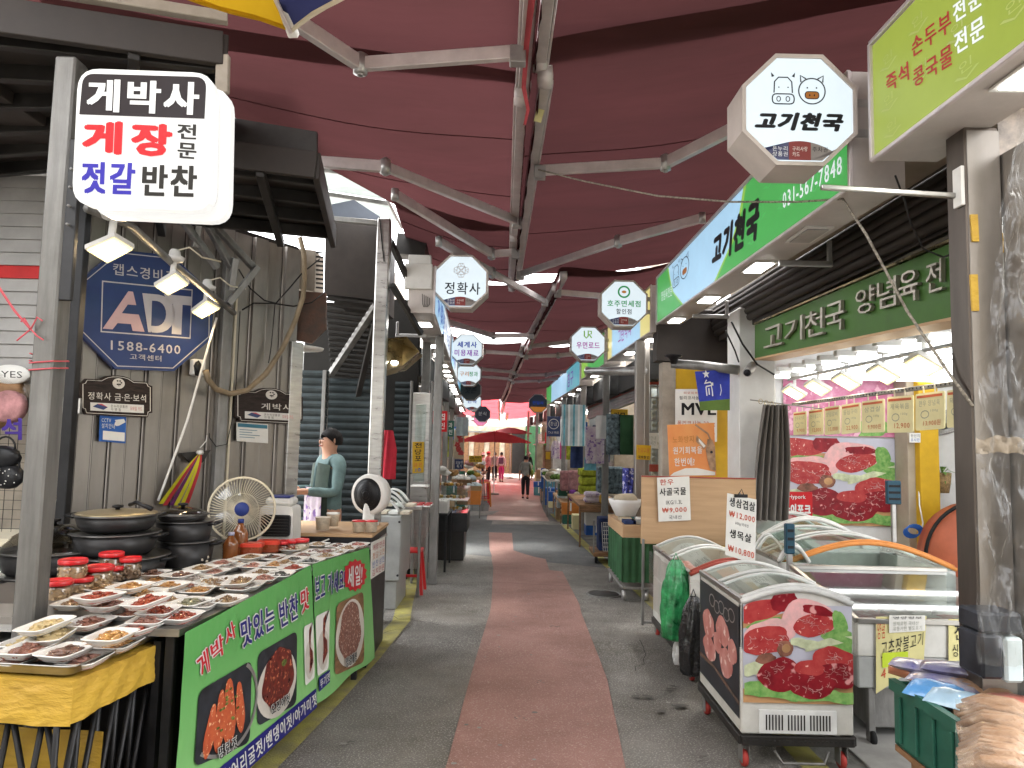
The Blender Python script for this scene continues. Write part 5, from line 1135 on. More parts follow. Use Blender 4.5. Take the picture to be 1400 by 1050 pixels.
def gradient_mat(name,top,bot):
 m=bpy.data.materials.new(name);m.use_nodes=True;nt=m.node_tree;b=nt.nodes['Principled BSDF'];L=nt.links.new
 tc=nt.nodes.new('ShaderNodeTexCoord');sx=nt.nodes.new('ShaderNodeSeparateXYZ');rp=nt.nodes.new('ShaderNodeValToRGB')
 rp.color_ramp.elements[0].color=(*bot,1);rp.color_ramp.elements[1].color=(*top,1);rp.color_ramp.elements[0].position=.15;rp.color_ramp.elements[1].position=.75
 L(tc.outputs['Generated'],sx.inputs[0]);L(sx.outputs['Z'],rp.inputs[0]);L(rp.outputs[0],b.inputs['Base Color']);b.inputs['Roughness'].default_value=.45
 n=nt.nodes.new('ShaderNodeTexNoise');n.inputs['Scale'].default_value=5;n.inputs['Detail'].default_value=3;L(tc.outputs['Object'],n.inputs[0]);bp=nt.nodes.new('ShaderNodeBump');bp.inputs['Strength'].default_value=.35;bp.inputs['Distance'].default_value=.03
 L(n.outputs['Fac'],bp.inputs['Height']);L(bp.outputs[0],b.inputs['Normal']);MATS[name]=m
gradient_mat('banner_green',(.1,.34,.09),(.22,.5,.17))
mat('ink_white',(.7,.7,.68),.5,var=.03);mat('ink_red',(.5,.02,.03),.5,var=.05);mat('ink_navy',(.02,.02,.17),.5,var=.05);mat('ink_black',(.02,.02,.02),.5)
mat('pic_dark',(.035,.04,.05),.4,var=.3,scale=6);mat('pic_bowl',(.6,.56,.5),.4,var=.08);mat('pic_roe',(.55,.13,.05),.4,var=.35,scale=22,col2=(.42,.07,.03),speck=(60,(.75,.45,.25),.62))
mat('pic_stew',(.2,.03,.02),.3,var=.5,scale=26,col2=(.07,.012,.012),speck=(45,(.5,.16,.08),.6));mat('pic_herb',(.2,.25,.06),.5,var=.4,scale=30);mat('pic_crab',(.3,.14,.1),.4,var=.5,scale=34,col2=(.12,.04,.03),speck=(70,(.6,.5,.42),.6))
bn_n=Vector(((F1-F0).y,-(F1-F0).x,0)).normalized();bpl=Plane(F0+bn_n*.02,bn_n)
def banner(q,label):
 a,b_,c,d=[bpl.hit(*p)for p in q];t=thing('banner',label,'banner',(a+b_)/2*1.0-Vector((0,0,.5)),0,'green banners on the stall front')
 mb=MB();mb.grid(lambda u,v:(a*(1-u)+b_*u)*(1-v)+(d*(1-u)+c*u)*v+bn_n*(.0022*math.sin(u*11+v*4)+.001*math.sin(v*15))+Vector((0,0,-.012*math.sin(u*9)*v**4)),24,16);mb.build('cloth','banner_green',t)
 return t
def outl(t,tx,q,m,bold=.035,lift=0.0):
 mb=MB();mb.text(tx,qmap(bpl.hit,*q,.0065+lift),0,bold+.05);
 mb.build('lettering_outline','ink_white',t)
 mb=MB();cx=sum(p[0]for p in q)/4;cy=sum(p[1]for p in q)/4;k=1-.045/max(1,len(tx))*1.6;ky=.93
 a,b_,c,d=[Vector(p)for p in q];ux=(b_-a)*(1-k)/2;vy=(d-a)*(1-ky)/2
 q2=[a+ux+vy,b_-ux+vy,c-ux-vy,d+ux-vy];mb.text(tx,qmap(bpl.hit,*[tuple(p)for p in q2],.0095+lift),0,bold);mb.build('lettering',m,t)
def plain(t,tx,q,m,bold=.025,w=.0095):mb=MB();mb.text(tx,qmap(bpl.hit,*q,w),0,bold);mb.build('lettering',m,t)
def photo(t,q,kind):
 fm=qmap(bpl.hit,*q,.006);f=lambda dw:(lambda u,v,z=0:fm(u,v)+bn_n*dw)
 mb=MB();rr_=rrect([(0,0),(1,0),(1,1),(0,1)],.12,4)
 if kind=='roe':
  mb.poly(rr_,f(0),0);mb.stroke(circ(.5,.45,.62,.55,30,-.9,2.3,False),.05,f(.0015),1)
  for k,(x,y,w_,h_,an)in enumerate([(.22,.62,.085,.34,-.15),(.38,.55,.09,.4,-.05),(.55,.5,.12,.44,.05),(.76,.5,.085,.33,.12)]):
   pts=[(x+w_*math.cos(a)*(1+.15*math.sin(3*a))+h_*math.sin(a)*math.sin(an),y+h_*math.sin(a))for a in[2*PI*i/18 for i in range(18)]];mb.poly(pts,f(.0025+.0006*k),2)
  for k in range(14):mb.poly(circ(.5+rnd.gauss(0,.1),.5+rnd.gauss(0,.14),.03,.018,7),f(.005+.0002*k),3)
  mb.build('food_photo',['pic_dark','alu_grey','pic_roe','pic_herb'],t)
 elif kind=='stew':
  mb.poly(rr_,f(0),0);mb.poly([(.04,.35),(.12,.3),(.1,.6),(.03,.6)],f(.001),2);mb.poly(circ(.48,.58,.5,.44,30),f(.0015),1)
  mb.poly([(.5+.4*math.cos(a)*(1+.06*math.sin(5*a)),.5+.4*math.sin(a)*(1+.05*math.sin(7*a)))for a in[2*PI*i/36 for i in range(36)]],f(.003),2)
  mb.poly(circ(.63,.33,.07,.045,10),f(.0045),3);mb.build('food_photo',['pic_dark','pic_bowl','pic_stew','pic_herb'],t)
 elif kind=='spoon':
  mb.poly(rr_,f(0),0);mb.poly(circ(.5,.62,.46,.33,26),f(.0015),1)
  mb.poly([(.5,.1),(.72,.03),(.66,.2),(.58,.4),(.8,.5),(.85,.7),(.6,.8),(.42,.85),(.5,.6),(.48,.3)],f(.003),2);mb.stroke([(.6,.2),(.86,.0)],.05,f(.004),3)
  mb.build('food_photo',['paper_white','pic_bowl','pic_stew','ink_black'],t)
 else:
  mb.poly(rr_,f(0),0);mb.poly(circ(.5,.5,.5,.47,30),f(.0015),1)
  mb.poly([(.48+.38*math.cos(a)*(1+.08*math.sin(5*a)),.47+.41*math.sin(a))for a in[2*PI*i/36 for i in range(36)]],f(.003),2);mb.build('food_photo',['wood_mid','pic_bowl','pic_crab'],t)
t=banner([(253,865),(426,772),(433,959),(236,1122)],'green banner with big navy and red Korean lettering and photos of salted fish, nearer half')
for tx,q in[('게',[(262,900),(281,883),(286,917),(276,931)]),('박',[(283,882),(302,862),(306,893),(288,909)]),('사',[(303,861),(317,845),(322,868),(307,888)])]:outl(t,tx,q,'ink_red',.03)
outl(t,'맛있는',[(325,848),(373,822),(374,860),(329,889)],'ink_navy');outl(t,'반찬',[(378,822),(405,808),(407,845),(381,861)],'ink_navy');outl(t,'맛',[(408,806),(420,800),(422,831),(410,843)],'ink_red')
photo(t,[(270,945),(343,902),(340,1015),(264,1049)],'roe');photo(t,[(351,893),(405,862),(404,962),(350,994)],'stew');photo(t,[(414,857),(427,850),(429,926),(416,938)],'spoon')
fmb=qmap(bpl.hit,(258,1083),(431,941),(432,967),(262,1120),.006);mb=MB();mb.poly([(0,0),(1,0),(1,1),(0,1)],fmb);mb.build('blue_band','ink_navy',t)
plain(t,'조개젓/어리굴젓/밴댕이젓/아가미젓',[(268,1080),(430,946),(431,963),(271,1108)],'ink_white')
outl(t,'명란젓',[(292,1021),(319,1004),(320,1021),(293,1040)],'ink_black',.02,.012);outl(t,'오징어젓',[(365,963),(391,946),(391,961),(366,979)],'ink_black',.02,.012)
t=banner([(427,771.5),(505,748),(512,898),(434,962)],'green banner with a red 세일 mark and photo of seasoned crab, farther half')
outl(t,'보고',[(428,789),(443,783),(443,815),(429,823)],'ink_navy');outl(t,'가세요!',[(446,783),(470,775),(469,807),(447,815)],'ink_navy')
mb=MB();fmb=qmap(bpl.hit,(466,766),(501,762),(501,806),(467,812),.006);mb.poly([(.5+(.5 if i%2 else .42)*math.cos(PI*i/14),.5+(.5 if i%2 else .42)*math.sin(PI*i/14))for i in range(28)],fmb);mb.build('sale_burst','ink_red',t)
plain(t,'세일!',[(473,775),(494,770),(493,799),(474,805)],'ink_white',.03)
photo(t,[(430,843),(450,833),(448,914),(433,925)],'spoon');photo(t,[(459,826),(496,808),(497,905),(456,924)],'crab')
fmb=qmap(bpl.hit,(434,926),(449,915),(449,932),(434,946),.0105);mb=MB();mb.poly([(0,0),(1,0),(1,1),(0,1)],fmb);mb.build('blue_band','ink_navy',t)
plain(t,'뚜기젓',[(435,929),(448,918),(448,930),(435,942)],'ink_white',.02,.0135);outl(t,'양념게장',[(468,899),(484,889),(484,904),(469,913)],'ink_black',.02,.012)
# ================================================================ lit octagon signs
mat('oct_shell',(.5,.44,.4),.45,.1,var=.08,scale=4);mat('ink_dark',(.012,.012,.015),.5);mat('card_blue',(0.05,0.05,0.09),.5,emit=.25,ecol=(.14,.16,.3));mat('card_red',(0.15,0.03,0.03),.5,emit=.2,ecol=(.5,.12,.1));mat('card_grey',(0.17,0.15,0.14),.5,emit=.2,ecol=(.5,.44,.4))
mat('snout',(0.21,0.08,0.02),.5,emit=.3,ecol=(.7,.25,.05));mat('lit_green',(0.01,0.14,0.03),.5,emit=.4,ecol=(.02,.45,.12));mat('lit_blue',(0.01,0.02,0.17),.5,emit=.4,ecol=(.03,.1,.6));mat('lit_purple',(0.10,0.01,0.17),.5,emit=.45,ecol=(.35,.03,.6))
mat('lit_magenta',(0.17,0.01,0.14),.5,emit=.45,ecol=(.6,.03,.5));mat('lit_lime',(0.10,0.21,0.02),.5,emit=.45,ecol=(.3,.65,.05));mat('lit_orange',(0.24,0.09,0.02),.5,emit=.4,ecol=(.8,.3,.05));mat('lit_pinkred',(0.21,0.07,0.07),.5,emit=.3,ecol=(.6,.25,.2))
mat('gold_line',(.28,.16,.09),.5)
lit('panel_off',(.2,.2,.2),.02)
lit('oct_pink',(.8,.35,.6),.7);lit('oct_grey',(.12,.13,.13),.08);lit('oct_slate',(.1,.11,.16),.1)
O8=[(math.cos(PI/8+PI/4*k)/math.cos(PI/8),math.sin(PI/8+PI/4*k)/math.cos(PI/8))for k in range(8)]
def octagon(c,r_,side,label,art,face='panel_white_cool',depth=.23,cards=True):
 c=Vector(c);t=thing('octagon_sign',label,'sign',c,0,'lit octagonal shop signs over the alley')
 f=lambda w:(lambda u,v,z=0:c+Vector((u*r_,-w,-v*r_)))
 mb=MB();mb.prism([f(0)(u,v)+Vector((0,.01,0))for u,v in O8],(0,depth,0))
 a=[f(.006)(u*1.0,v*1.0)for u,v in O8];b_=[f(.006)(u*.93,v*.93)for u,v in O8];a2=[f(-.012)(u,v)for u,v in O8];b2=[f(-.012)(u*.93,v*.93)for u,v in O8]
 for i in range(8):
  j=(i+1)%8;mb.quad(a[i],a[j],b_[j],b_[i]);mb.quad(a2[i],a2[j],a[j],a[i]);mb.quad(b_[i],b_[j],b2[j],b2[i])
 mb.build('shell','oct_shell',t)
 mb=MB();mb.poly([(u*.93,v*.93)for u,v in O8],f(-.002));mb.build('face',face,t)
 for m_,fn in art:
  mb=MB();fn(mb,f(.001));mb.build('lettering',m_,t)
 if cards:
  g=f(.0005);g2=f(.0025)
  def arc(x0,x1,n=6):return[(x,.85-.29*math.cos((x/.72)*PI/2)**.8 if abs(x)<.72 else .85)for x in[x0+(x1-x0)*k/n for k in range(n+1)]]
  def clip(p):x,y=p;return(x,min(y,.93+.385-abs(x)))
  for m_,x0,x1,tx in(('card_blue',-.62,-.19,'온누리\n상품권'),('card_red',-.19,.19,'구리사랑\n카드'),('card_grey',.19,.62,'주차권')):
   top=arc(x0,x1);bot=[(x1,.9),(x0,.9)]
   if x0<-.5:bot=[(x1,.9),(-.385,.9),(x0,.665+.03)]
   if x1>.5:bot=[(x1,.665+.03),(.385,.9),(x0,.9)]
   mb=MB();mb.poly(top+bot,g);mb.build('card_field',m_,t)
   mb=MB();xm=(x0+x1)/2+(.06 if x0<-.5 else-.06 if x1>.5 else 0);mb.text(tx,rmap(g2,xm-.13,.66,xm+.13,.84 if '\n' in tx else .75),0,0);mb.build('lettering','ink_white' if m_!='card_grey' else 'ink_dark',t)
 mb=MB();x0=r_*.9*side;mb.bar(c+Vector((x0,.1,.08)),c+Vector((side*(r_+.12),.1,.08)),.05,.05);mb.build('arm','alu_grey',t);mb=MB();mb.bar(c+Vector((x0,.1,-.08)),c+Vector((side*(r_+.12),.1,-.08)),.05,.05);mb.build('arm','alu_grey',t)
 return t
def T8(tx,u0,v0,u1,v1,bold=.02,shear=0):return lambda mb,f:mb.text(tx,rmap(f,u0,v0,u1,v1),0,bold,shear)
def cow_pig(mb,f):
 w=.022
 mb.stroke([(-.44,-.3),(-.43,-.5),(-.36,-.58),(-.2,-.58),(-.13,-.5),(-.12,-.3)],w,f)
 mb.stroke(rrect([(-.47,-.28),(-.09,-.28),(-.09,-.1),(-.47,-.1)],.08,4),w,f,0,True)
 for x in(-.36,-.2):mb.stroke(circ(x,-.19,.033,.045,12),.016,f,0,True);mb.poly(circ(x+.005,-.4,.013,.013,8),f)
 for s_ in(-1,1):mb.poly([(-.28+s_*.2,-.58),(-.28+s_*.21,-.67),(-.28+s_*.15,-.6)],f)
 mb.stroke(circ(.22,-.34,.23,.23,30),w,f,0,True)
 for s_ in(-1,1):mb.stroke([(.22+s_*.19,-.5),(.22+s_*.2,-.62),(.22+s_*.1,-.56)],.025,f);mb.poly(circ(.22+s_*.08,-.4,.015,.015,8),f)
def pig_snout(mb,f):mb.poly(rrect([(.1,-.33),(.34,-.33),(.34,-.2),(.1,-.2)],.06,4),f)
def pig_rim(mb,f):mb.stroke(rrect([(.1,-.33),(.34,-.33),(.34,-.2),(.1,-.2)],.06,4),.015,lambda u,v,z=0:f(u,v)+Vector((0,-.001,0)),0,True);[mb.poly(circ(x,-.265,.012,.02,8),lambda u,v,z=0:f(u,v)+Vector((0,-.001,0)))for x in(.18,.26)]
octagon((1.406,3.424,3.433),.288,1,'largest lit octagon sign with cow and pig line drawing reading 고기천국',[('ink_dark',cow_pig),('snout',pig_snout),('ink_dark',pig_rim),('ink_dark',T8('고기천국',-.78,.05,.76,.38,.07,.25))])
def jewel(mb,f):
 for k in range(4):
  a=k*PI/2+PI/4*0;R_=lambda x,y:(x*math.cos(a)-y*math.sin(a),-.42+x*math.sin(a)+y*math.cos(a))
  for ln in([(0,.02),(-.13,.15),(-.08,.26),(.08,.26),(.13,.15),(0,.02)],[(-.13,.15),(.13,.15)],[(-.05,.26),(0,.15),(.05,.26)]):mb.stroke([R_(*p)for p in ln],.014,f)
octagon((-.571,7.46,3.434),.29,-1,'nearest lit octagon on the jewellery side with diamond clover, reading 정확사',[('gold_line',jewel),('ink_dark',T8('정확사',-.58,.02,.72,.48,.015))])
def ring_logo(mb,f):mb.stroke(circ(0,-.5,.23,.23,26),.07,f,0,True)
def ring_in(mb,f):mb.poly(circ(0,-.5,.1,.06,12),f)
octagon((1.345,8.56,3.455),.29,1,'lit octagon with green ring logo reading 호주면세점 할인점',[('lit_green',ring_logo),('lit_orange',ring_in),('lit_green',T8('호주면세점',-.7,-.14,.7,.14,.03)),('ink_dark',T8('할인점',-.32,.22,.32,.45,.02))])
def wr(mb,f):mb.stroke([(-.22,-.75),(-.22,-.45),(-.1,-.33),(0,-.45),(0,-.75),(.18,-.72),(.18,-.58),(.05,-.55),(.2,-.35)],.07,f)
octagon((1.243,11.64,3.38),.29,1,'lit octagon with lime logo reading 우먼로드',[('lit_lime',wr),('lit_magenta',T8('우먼로드',-.66,-.12,.66,.28,.03))])
octagon((-.84,12.93,3.405),.29,-1,'lit octagon in blue and purple reading 세계사 미용재료',[('lit_blue',T8('세계사',-.62,-.52,.62,-.12,.04)),('lit_purple',T8('미용재료',-.78,.0,.74,.42,.03))])
octagon((-1.02,16.6,3.3),.29,-1,'lit octagon in pastel letters reading 구리정과, third on the left',[('lit_orange',T8('구리',-.74,-.2,0,.2,.03)),('lit_green',T8('정과',.02,-.2,.74,.2,.03))])
octagon((-1.13,19.3,3.12),.29,-1,'unlit dark grey octagon reading 맛촌 below the pastel one',[('ink_dark',T8('맛촌',-.5,-.35,.6,.35,.04,.3))],'oct_grey',cards=False)
octagon((-1.28,23.0,3.0),.3,-1,'pale lit octagon further left, behind the grey one',[('lit_blue',T8('한복',-.5,-.3,.5,.2,.03))])
octagon((-1.1,27.0,2.75),.3,-1,'small dark octagon under the far left awnings',[('ink_white',T8('분식',-.5,-.3,.5,.2,.02))],'oct_slate',cards=False)
octagon((-1.45,33.5,2.75),.32,-1,'small pink octagon near the end of the alley',[('lit_magenta',T8('속옷',-.6,-.3,.5,.3,.03))],'oct_pink',cards=False)
octagon((.86,23.0,2.98),.3,1,'dim slate octagon with an orange lower band on the right',[('lit_blue',T8('한일사',-.6,-.3,.6,.1,.02)),('lit_orange',lambda mb,f:mb.poly([(-.9,.35),(.9,.35),(.4,.9),(-.4,.9)],f))],'oct_slate',cards=False)
# ================================================================ lightboxes
lit('lb_olive',(.3,.37,.06),1.0,.35,1.2);lit('lb_green',(.08,.42,.1),.85,.4);lit('lb_sky',(.45,.72,.95),.8,.3);lit('lb_lime',(.35,.65,.1),.7);lit('lb_white',(.8,.88,.92),.85);lit('lb_yellow',(.85,.75,.3),.8);lit('lb_teal',(.15,.5,.6),.7)
mat('lit_red_txt',(.2,.02,.02),.5,emit=.25,ecol=(.9,.1,.08));mat('lit_white_txt',(.3,.3,.3),.5,emit=.75,ecol=(.85,.92,.95));mat('faint_txt',(0.16,0.18,0.07),.5,emit=.6,ecol=(.45,.52,.15));mat('faint_green',(0.05,0.21,0.07),.5,emit=.6,ecol=(.12,.55,.15))
def lightbox(side,y0,y1,z0,z1,fields,label,depth=.27,lamps=(),zf=None,grp='lit lightbox signs over the shop fronts',xf=None,brackets=True):
 """fields: (u0,u1,mat) along the face, u=0 at the far end"""
 XF=xf or(XR if side=='R' else XL);s_=1 if side=='R' else-1
 za0,za1,zb0,zb1=zf if zf else(z0,z1,z0,z1)
 N0=Vector((XF(y0),y0,za0));N1=Vector((XF(y0),y0,za1));F0_=Vector((XF(y1),y1,zb0));F1_=Vector((XF(y1),y1,zb1));dx=Vector((s_*depth,0,0))
 t=thing('lightbox_sign',label,'sign',(N0+F0_)/2,0,grp)
 n_=Vector((-s_,0,0))
 def f(w=0):
  def g(u,v,z=0):return(F1_*(1-u)+N1*u)*(1-v)+(F0_*(1-u)+N0*u)*v+n_*(.003+w)
  return g
 mb=MB();mb.prism([N0,N1,F1_,F0_],dx);mb.build('case','lightbox_shell',t)
 for a,b_ in((N0,F0_),(N1,F1_),(N0,N1),(F0_,F1_)):
  mb=MB();mb.bar(a+n_*.008,b_+n_*.008,.022,.022);mb.build('frame','alu_white',t)
 for u0,u1,m_ in fields:
  mb=MB();mb.poly([(u0,.03),(u1,.03),(u1,.97),(u0,.97)],f());mb.build('face_panel',m_,t)
 for yl,on in lamps:
  k=(yl-y0)/(y1-y0);c=N0.lerp(F0_,k)+dx*.5+Vector((0,0,-.004))
  mb=MB();mb.box(c+Vector((0,0,-.004)),(.17,.34,.012));mb.build('lamp_frame','white_paint',t)
  mb=MB();mb.box(c+Vector((0,0,-.012)),(.13,.28,.008));mb.build('downlight','lamp_down' if on else 'alu_grey',t)
 if brackets:
  L_=y1-y0
  for k in range(max(1,int(L_/1.6))):
   y=y0+L_*(k+.6)/max(1,int(L_/1.6));c=N0.lerp(F0_,(y-y0)/L_)+dx
   mb=MB();mb.bar(c+Vector((-s_*.1,0,-.05)),c+Vector((s_*.28,0,-.05)),.03,.04);mb.bar(c+Vector((s_*.26,0,-.05)),c+Vector((s_*.26,0,.12)),.03,.03,0,(1,0,0));mb.build('bracket','alu_grey',t)
 return t,f
def onplane(t,tx,q,m,bold=.02,shear=0,x=1.7,w=.008):
 pl=Plane((x,5,3),(-1,0,0));mb=MB();mb.text(tx,qmap(pl.hit,*q,w),0,bold,shear);mb.build('lettering',m,t)
t,f=lightbox('R',1.1,3.28,0,0,[(0,.62,'lb_olive')],'yellow green lightbox at the upper right corner reading 즉석 손두부 콩국물 전문',.3,[(2.4,True)],(3.1,3.68,3.12,3.7))
mb=MB();pts=[(.62-.0,.03)]+[(.62-.12*math.sin(PI/2*k/6),.03+.94*k/6)for k in range(1,7)];mb.poly(pts+[(.66,.97),(.72,.03)],f(.001));mb.build('face_panel','lb_lime',t)
mb=MB();mb.poly([(.62,.03),(1,.03),(1,.97),(.55,.97)],f());mb.build('face_panel','lb_sky',t)
mb=MB()
for u,v in((.05,.28),(.16,.22),(.27,.12),(.05,.62),(.17,.6),(.28,.55),(.42,.72),(.44,.42),(.06,.85),(.3,.85)):mb.text('인',rmap(f(.002),u,v-.06,u+.035,v+.02),0,0);mb.stroke([(u-.01,v+.03),(u+.02,v+.07),(u+.05,v+.03)],.012,f(.002))
mb.build('pattern_print','faint_txt',t)['kind']='stuff'
onplane(t,'즉석',[(1213,104),(1244,83),(1246,109),(1215,128)],'lit_red_txt',.04)
onplane(t,'손두부',[(1248,54),(1302,12),(1304,42),(1250,80)],'lit_red_txt',.03);onplane(t,'전문',[(1305,6),(1345,-24),(1347,6),(1307,33)],'lit_white_txt',.03)
onplane(t,'콩국물',[(1250,97),(1304,58),(1306,88),(1252,121)],'lit_red_txt',.03);onplane(t,'전문',[(1307,46),(1348,18),(1350,50),(1309,76)],'lit_white_txt',.03)
t,f=lightbox('R',3.5,8.29,0,0,[(.0,1,'lb_sky')],'long lit butcher lightbox, green and sky blue, reading 고기천국 031-567-7848',.27,[(4.35,False),(5.25,True),(6.6,True),(7.9,True)],(3.07,3.68,3.165,3.72))
mb=MB();mb.poly([(.003,.03),(.12,.03),(.14,.3),(.17,.6),(.26,.97),(.003,.97)],f(.001));mb.build('face_panel','lb_green',t)
mb=MB();mb.poly([(.997,.03),(.66,.03),(.64,.3),(.6,.6),(.5,.97),(.997,.97)],f(.001));mb.build('face_panel','lb_green',t)
mb=MB();mb.stroke([(.66,.03),(.64,.3),(.6,.6),(.5,.97)],.014,f(.002));mb.stroke([(.12,.03),(.14,.3),(.17,.6),(.26,.97)],.01,f(.002));mb.build('face_stripe','lb_lime',t)
mb=MB()
for u,v in((.72,.55),(.68,.75),(.8,.62),(.85,.3),(.75,.25),(.9,.7)):mb.text('인',rmap(f(.002),u,v-.09,u+.02,v+.02),0,0);mb.stroke([(u-.005,v+.04),(u+.01,v+.09),(u+.025,v+.04)],.012,f(.002))
mb.build('pattern_print','faint_green',t)['kind']='stuff'
onplane(t,'고기천국',[(974,326),(1040,266),(1040,326),(975,366)],'ink_dark',.07,.25);onplane(t,'031-567-7848',[(1072,264),(1153,212),(1153,237),(1072,286)],'lit_white_txt',.02)
onplane(t,'양념육전문',[(905,399),(920,390),(920,404),(905,412)],'lit_white_txt',.01)
fi=f(.004)
gi=lambda u,v,z=0:fi(.245+u*.155,.62+v*.8)
mb=MB();cow_pig(mb,gi);mb.build('cow_pig_drawing','ink_dark',t);mb=MB();pig_snout(mb,gi);mb.build('snout_print','snout',t)
t,f=lightbox('R',8.6,11.8,3.12,3.7,[(0,.12,'lb_yellow'),(.12,.8,'lb_sky'),(.8,1,'lb_yellow')],'lit lightbox with yellow ends just past the butcher sign',.27,[(9.2,True),(10.6,True)])
mb=MB();mb.text('그린약국',rmap(f(.003),.3,.35,.62,.75),0,.02);mb.build('lettering','lit_magenta',t)
t,f=lightbox('R',12.1,15.2,3.1,3.68,[(0,.3,'lb_lime'),(.3,1,'lb_green')],'lit green lightbox behind the 우먼로드 octagon',.27,[(12.8,True),(14.2,True)])
t,f=lightbox('R',15.4,24.5,3.0,3.6,[(0,.2,'lb_green'),(.2,.7,'lb_sky'),(.7,1,'lb_teal')],'long far lightbox with a green end and purple letters on the right',.27,[(16.5,True),(18.2,True),(20,True),(22,True),(23.7,True)])
mb=MB();mb.text('침구',rmap(f(.003),.72,.2,.86,.8),0,.02);mb.build('lettering','lit_purple',t)
t,f=lightbox('L',7.42,11.9,3.08,3.58,[(0,.5,'lb_white'),(.5,1,'lb_sky')],'first lit lightbox of the left row, with a white end box below the octagon',.27,[(8.1,True),(9.2,False),(10.0,True),(11.0,True)])
mb=MB();mb.text('정확사',rmap(f(.003),.45,.2,.85,.8),0,.02);mb.text('금은보석',rmap(f(.003),.05,.25,.4,.75),0,.02);mb.build('lettering','lit_blue',t)
mb=MB();x=XL(7.4);mb.bx(x-.31,x-.02,7.38,7.46,3.33,3.6,0,.006);mb.bx(x-.28,x-.04,7.4,7.5,3.6,3.7,0,.006);mb.build('end_box','white_paint',t)
mb=MB()
for k in range(5):mb.tube([(x-.12+.02*k,7.4,3.28-.01*k),(x-.11+.018*k,7.39,3.17),(x-.1+.01*k,7.4,3.14)],.004,4)
mb.build('loose_wires','cable',t)
for(a,b_,tx,n)in((12.1,15.9,'세계사','second'),(16.1,20.3,'구리정과','third'),(20.5,24.8,'한복','fourth'),(25,29.8,'분식','fifth')):
 t,f=lightbox('L',a,b_,3.08-(a-12)*.012,3.58-(a-12)*.014,[(0,.5,'lb_teal' if n in('third','fifth')else 'lb_white'),(.5,1,'lb_sky')],f'{n} lit lightbox of the left row reading {tx}',.27,[(a+q,True)for q in(.5,1.5,2.5,3.5)])
 mb=MB();mb.text(tx,rmap(f(.003),.3,.2,.8,.8),0,.02);mb.build('lettering','lit_blue',t)
    # ================================================================ RIGHT: the butcher
B=thing('butcher_shop','open fronted butcher shop with a white column and a yellow column','building',(3.5,6,0))
mat('shop_white',(.7,.7,.69),.5,var=.05,grime=.12);mat('yellow_wall',(.58,.35,.02),.5,var=.08,grime=.15);mat('soffit_beige',(.42,.36,.28),.7,var=.06,grime=.15);mat('floor_tile',(.35,.34,.32),.4,var=.15)
part('back_wall','shop_white',B,2.75,6.3,8.8,8.95,0,3.0);part('side_wall','shop_white',B,6.2,6.3,2.9,8.8,0,3.0);part('ceiling','shop_white',B,2.9,6.2,2.9,8.8,2.72,2.8)
part('column','shop_white',B,2.36,2.74,7.35,7.75,0,3.2,.01)
x0,x1=atY(1225,600,8.75).x,atY(1243,600,8.75).x;part('column','soffit_beige',B,x0,x1,8.5,8.8,0,2.7);
x0,x1=atY(1243,600,8.6).x,atY(1270,600,8.6).x;part('column','yellow_wall',B,x0+.01,x1,8.4,8.8,0,2.7)
part('floor','floor_tile',B,2.0,6.2,2.9,8.8,.006,.02)
part('soffit','soffit_beige',B,1.98,2.42,2.5,6.2,3.36,3.4);part('upper_wall','soffit_beige',B,2.9,3.0,2.5,9.4,2.8,4.6)
t=thing('shutter_housing','dark ribbed roller shutter housing above the green letter board','shutter',(2.5,6,3.0))
for k in range(6):
 a0=k/6;z=3.03+.062*k;x=2.44-.05*math.sin(PI*(k+.5)/6);mb=MB();mb.tube([(x+.05,2.6,z+.03),(x+.05,9.3,z+.03+.06)],.04,8);mb.build('rib','dark_brown_metal',t)
part('box','dark_brown_metal',t,2.5,2.88,2.6,9.3,3.02,3.4)
mb=MB();mb.tube([(2.36,9.3,3.1),(2.36,9.1,2.8),(2.33,9.0,2.6),(2.3,8.8,2.5)],.045,10);mb.build('cable_duct','galv',t)
pl=Plane((2.5,5,3),(-1,0,0));mat('board_green',(.06,.145,.03),.5,var=.08,grime=.15);mat('letter_steel',(.42,.38,.33),.4,.5)
t=thing('letter_board','green board with raised metal letters 고기천국 양념육 전','sign',(2.52,5.6,2.62))
q=[pl.hit(*p)for p in((1032,445),(1330,320),(1330,428),(1032,490))]
mb=MB();mb.prism(q,(.05,0,0));mb.build('board','board_green',t)
mb=MB();mb.prism([q[3]+Vector((-.02,0,-.02)),q[2]+Vector((-.02,0,-.02)),q[2]+Vector((.22,0,-.02)),q[3]+Vector((.22,0,-.02))],(0,0,.018));mb.build('wooden_edge','wood_light',t)
mb=MB();mb.prism([q[0]+Vector((-.01,0,.01)),q[1]+Vector((-.01,0,.01)),q[1]+Vector((.1,0,.01)),q[0]+Vector((.1,0,.01))],(0,0,.015));mb.build('top_trim','foil_gold',t)
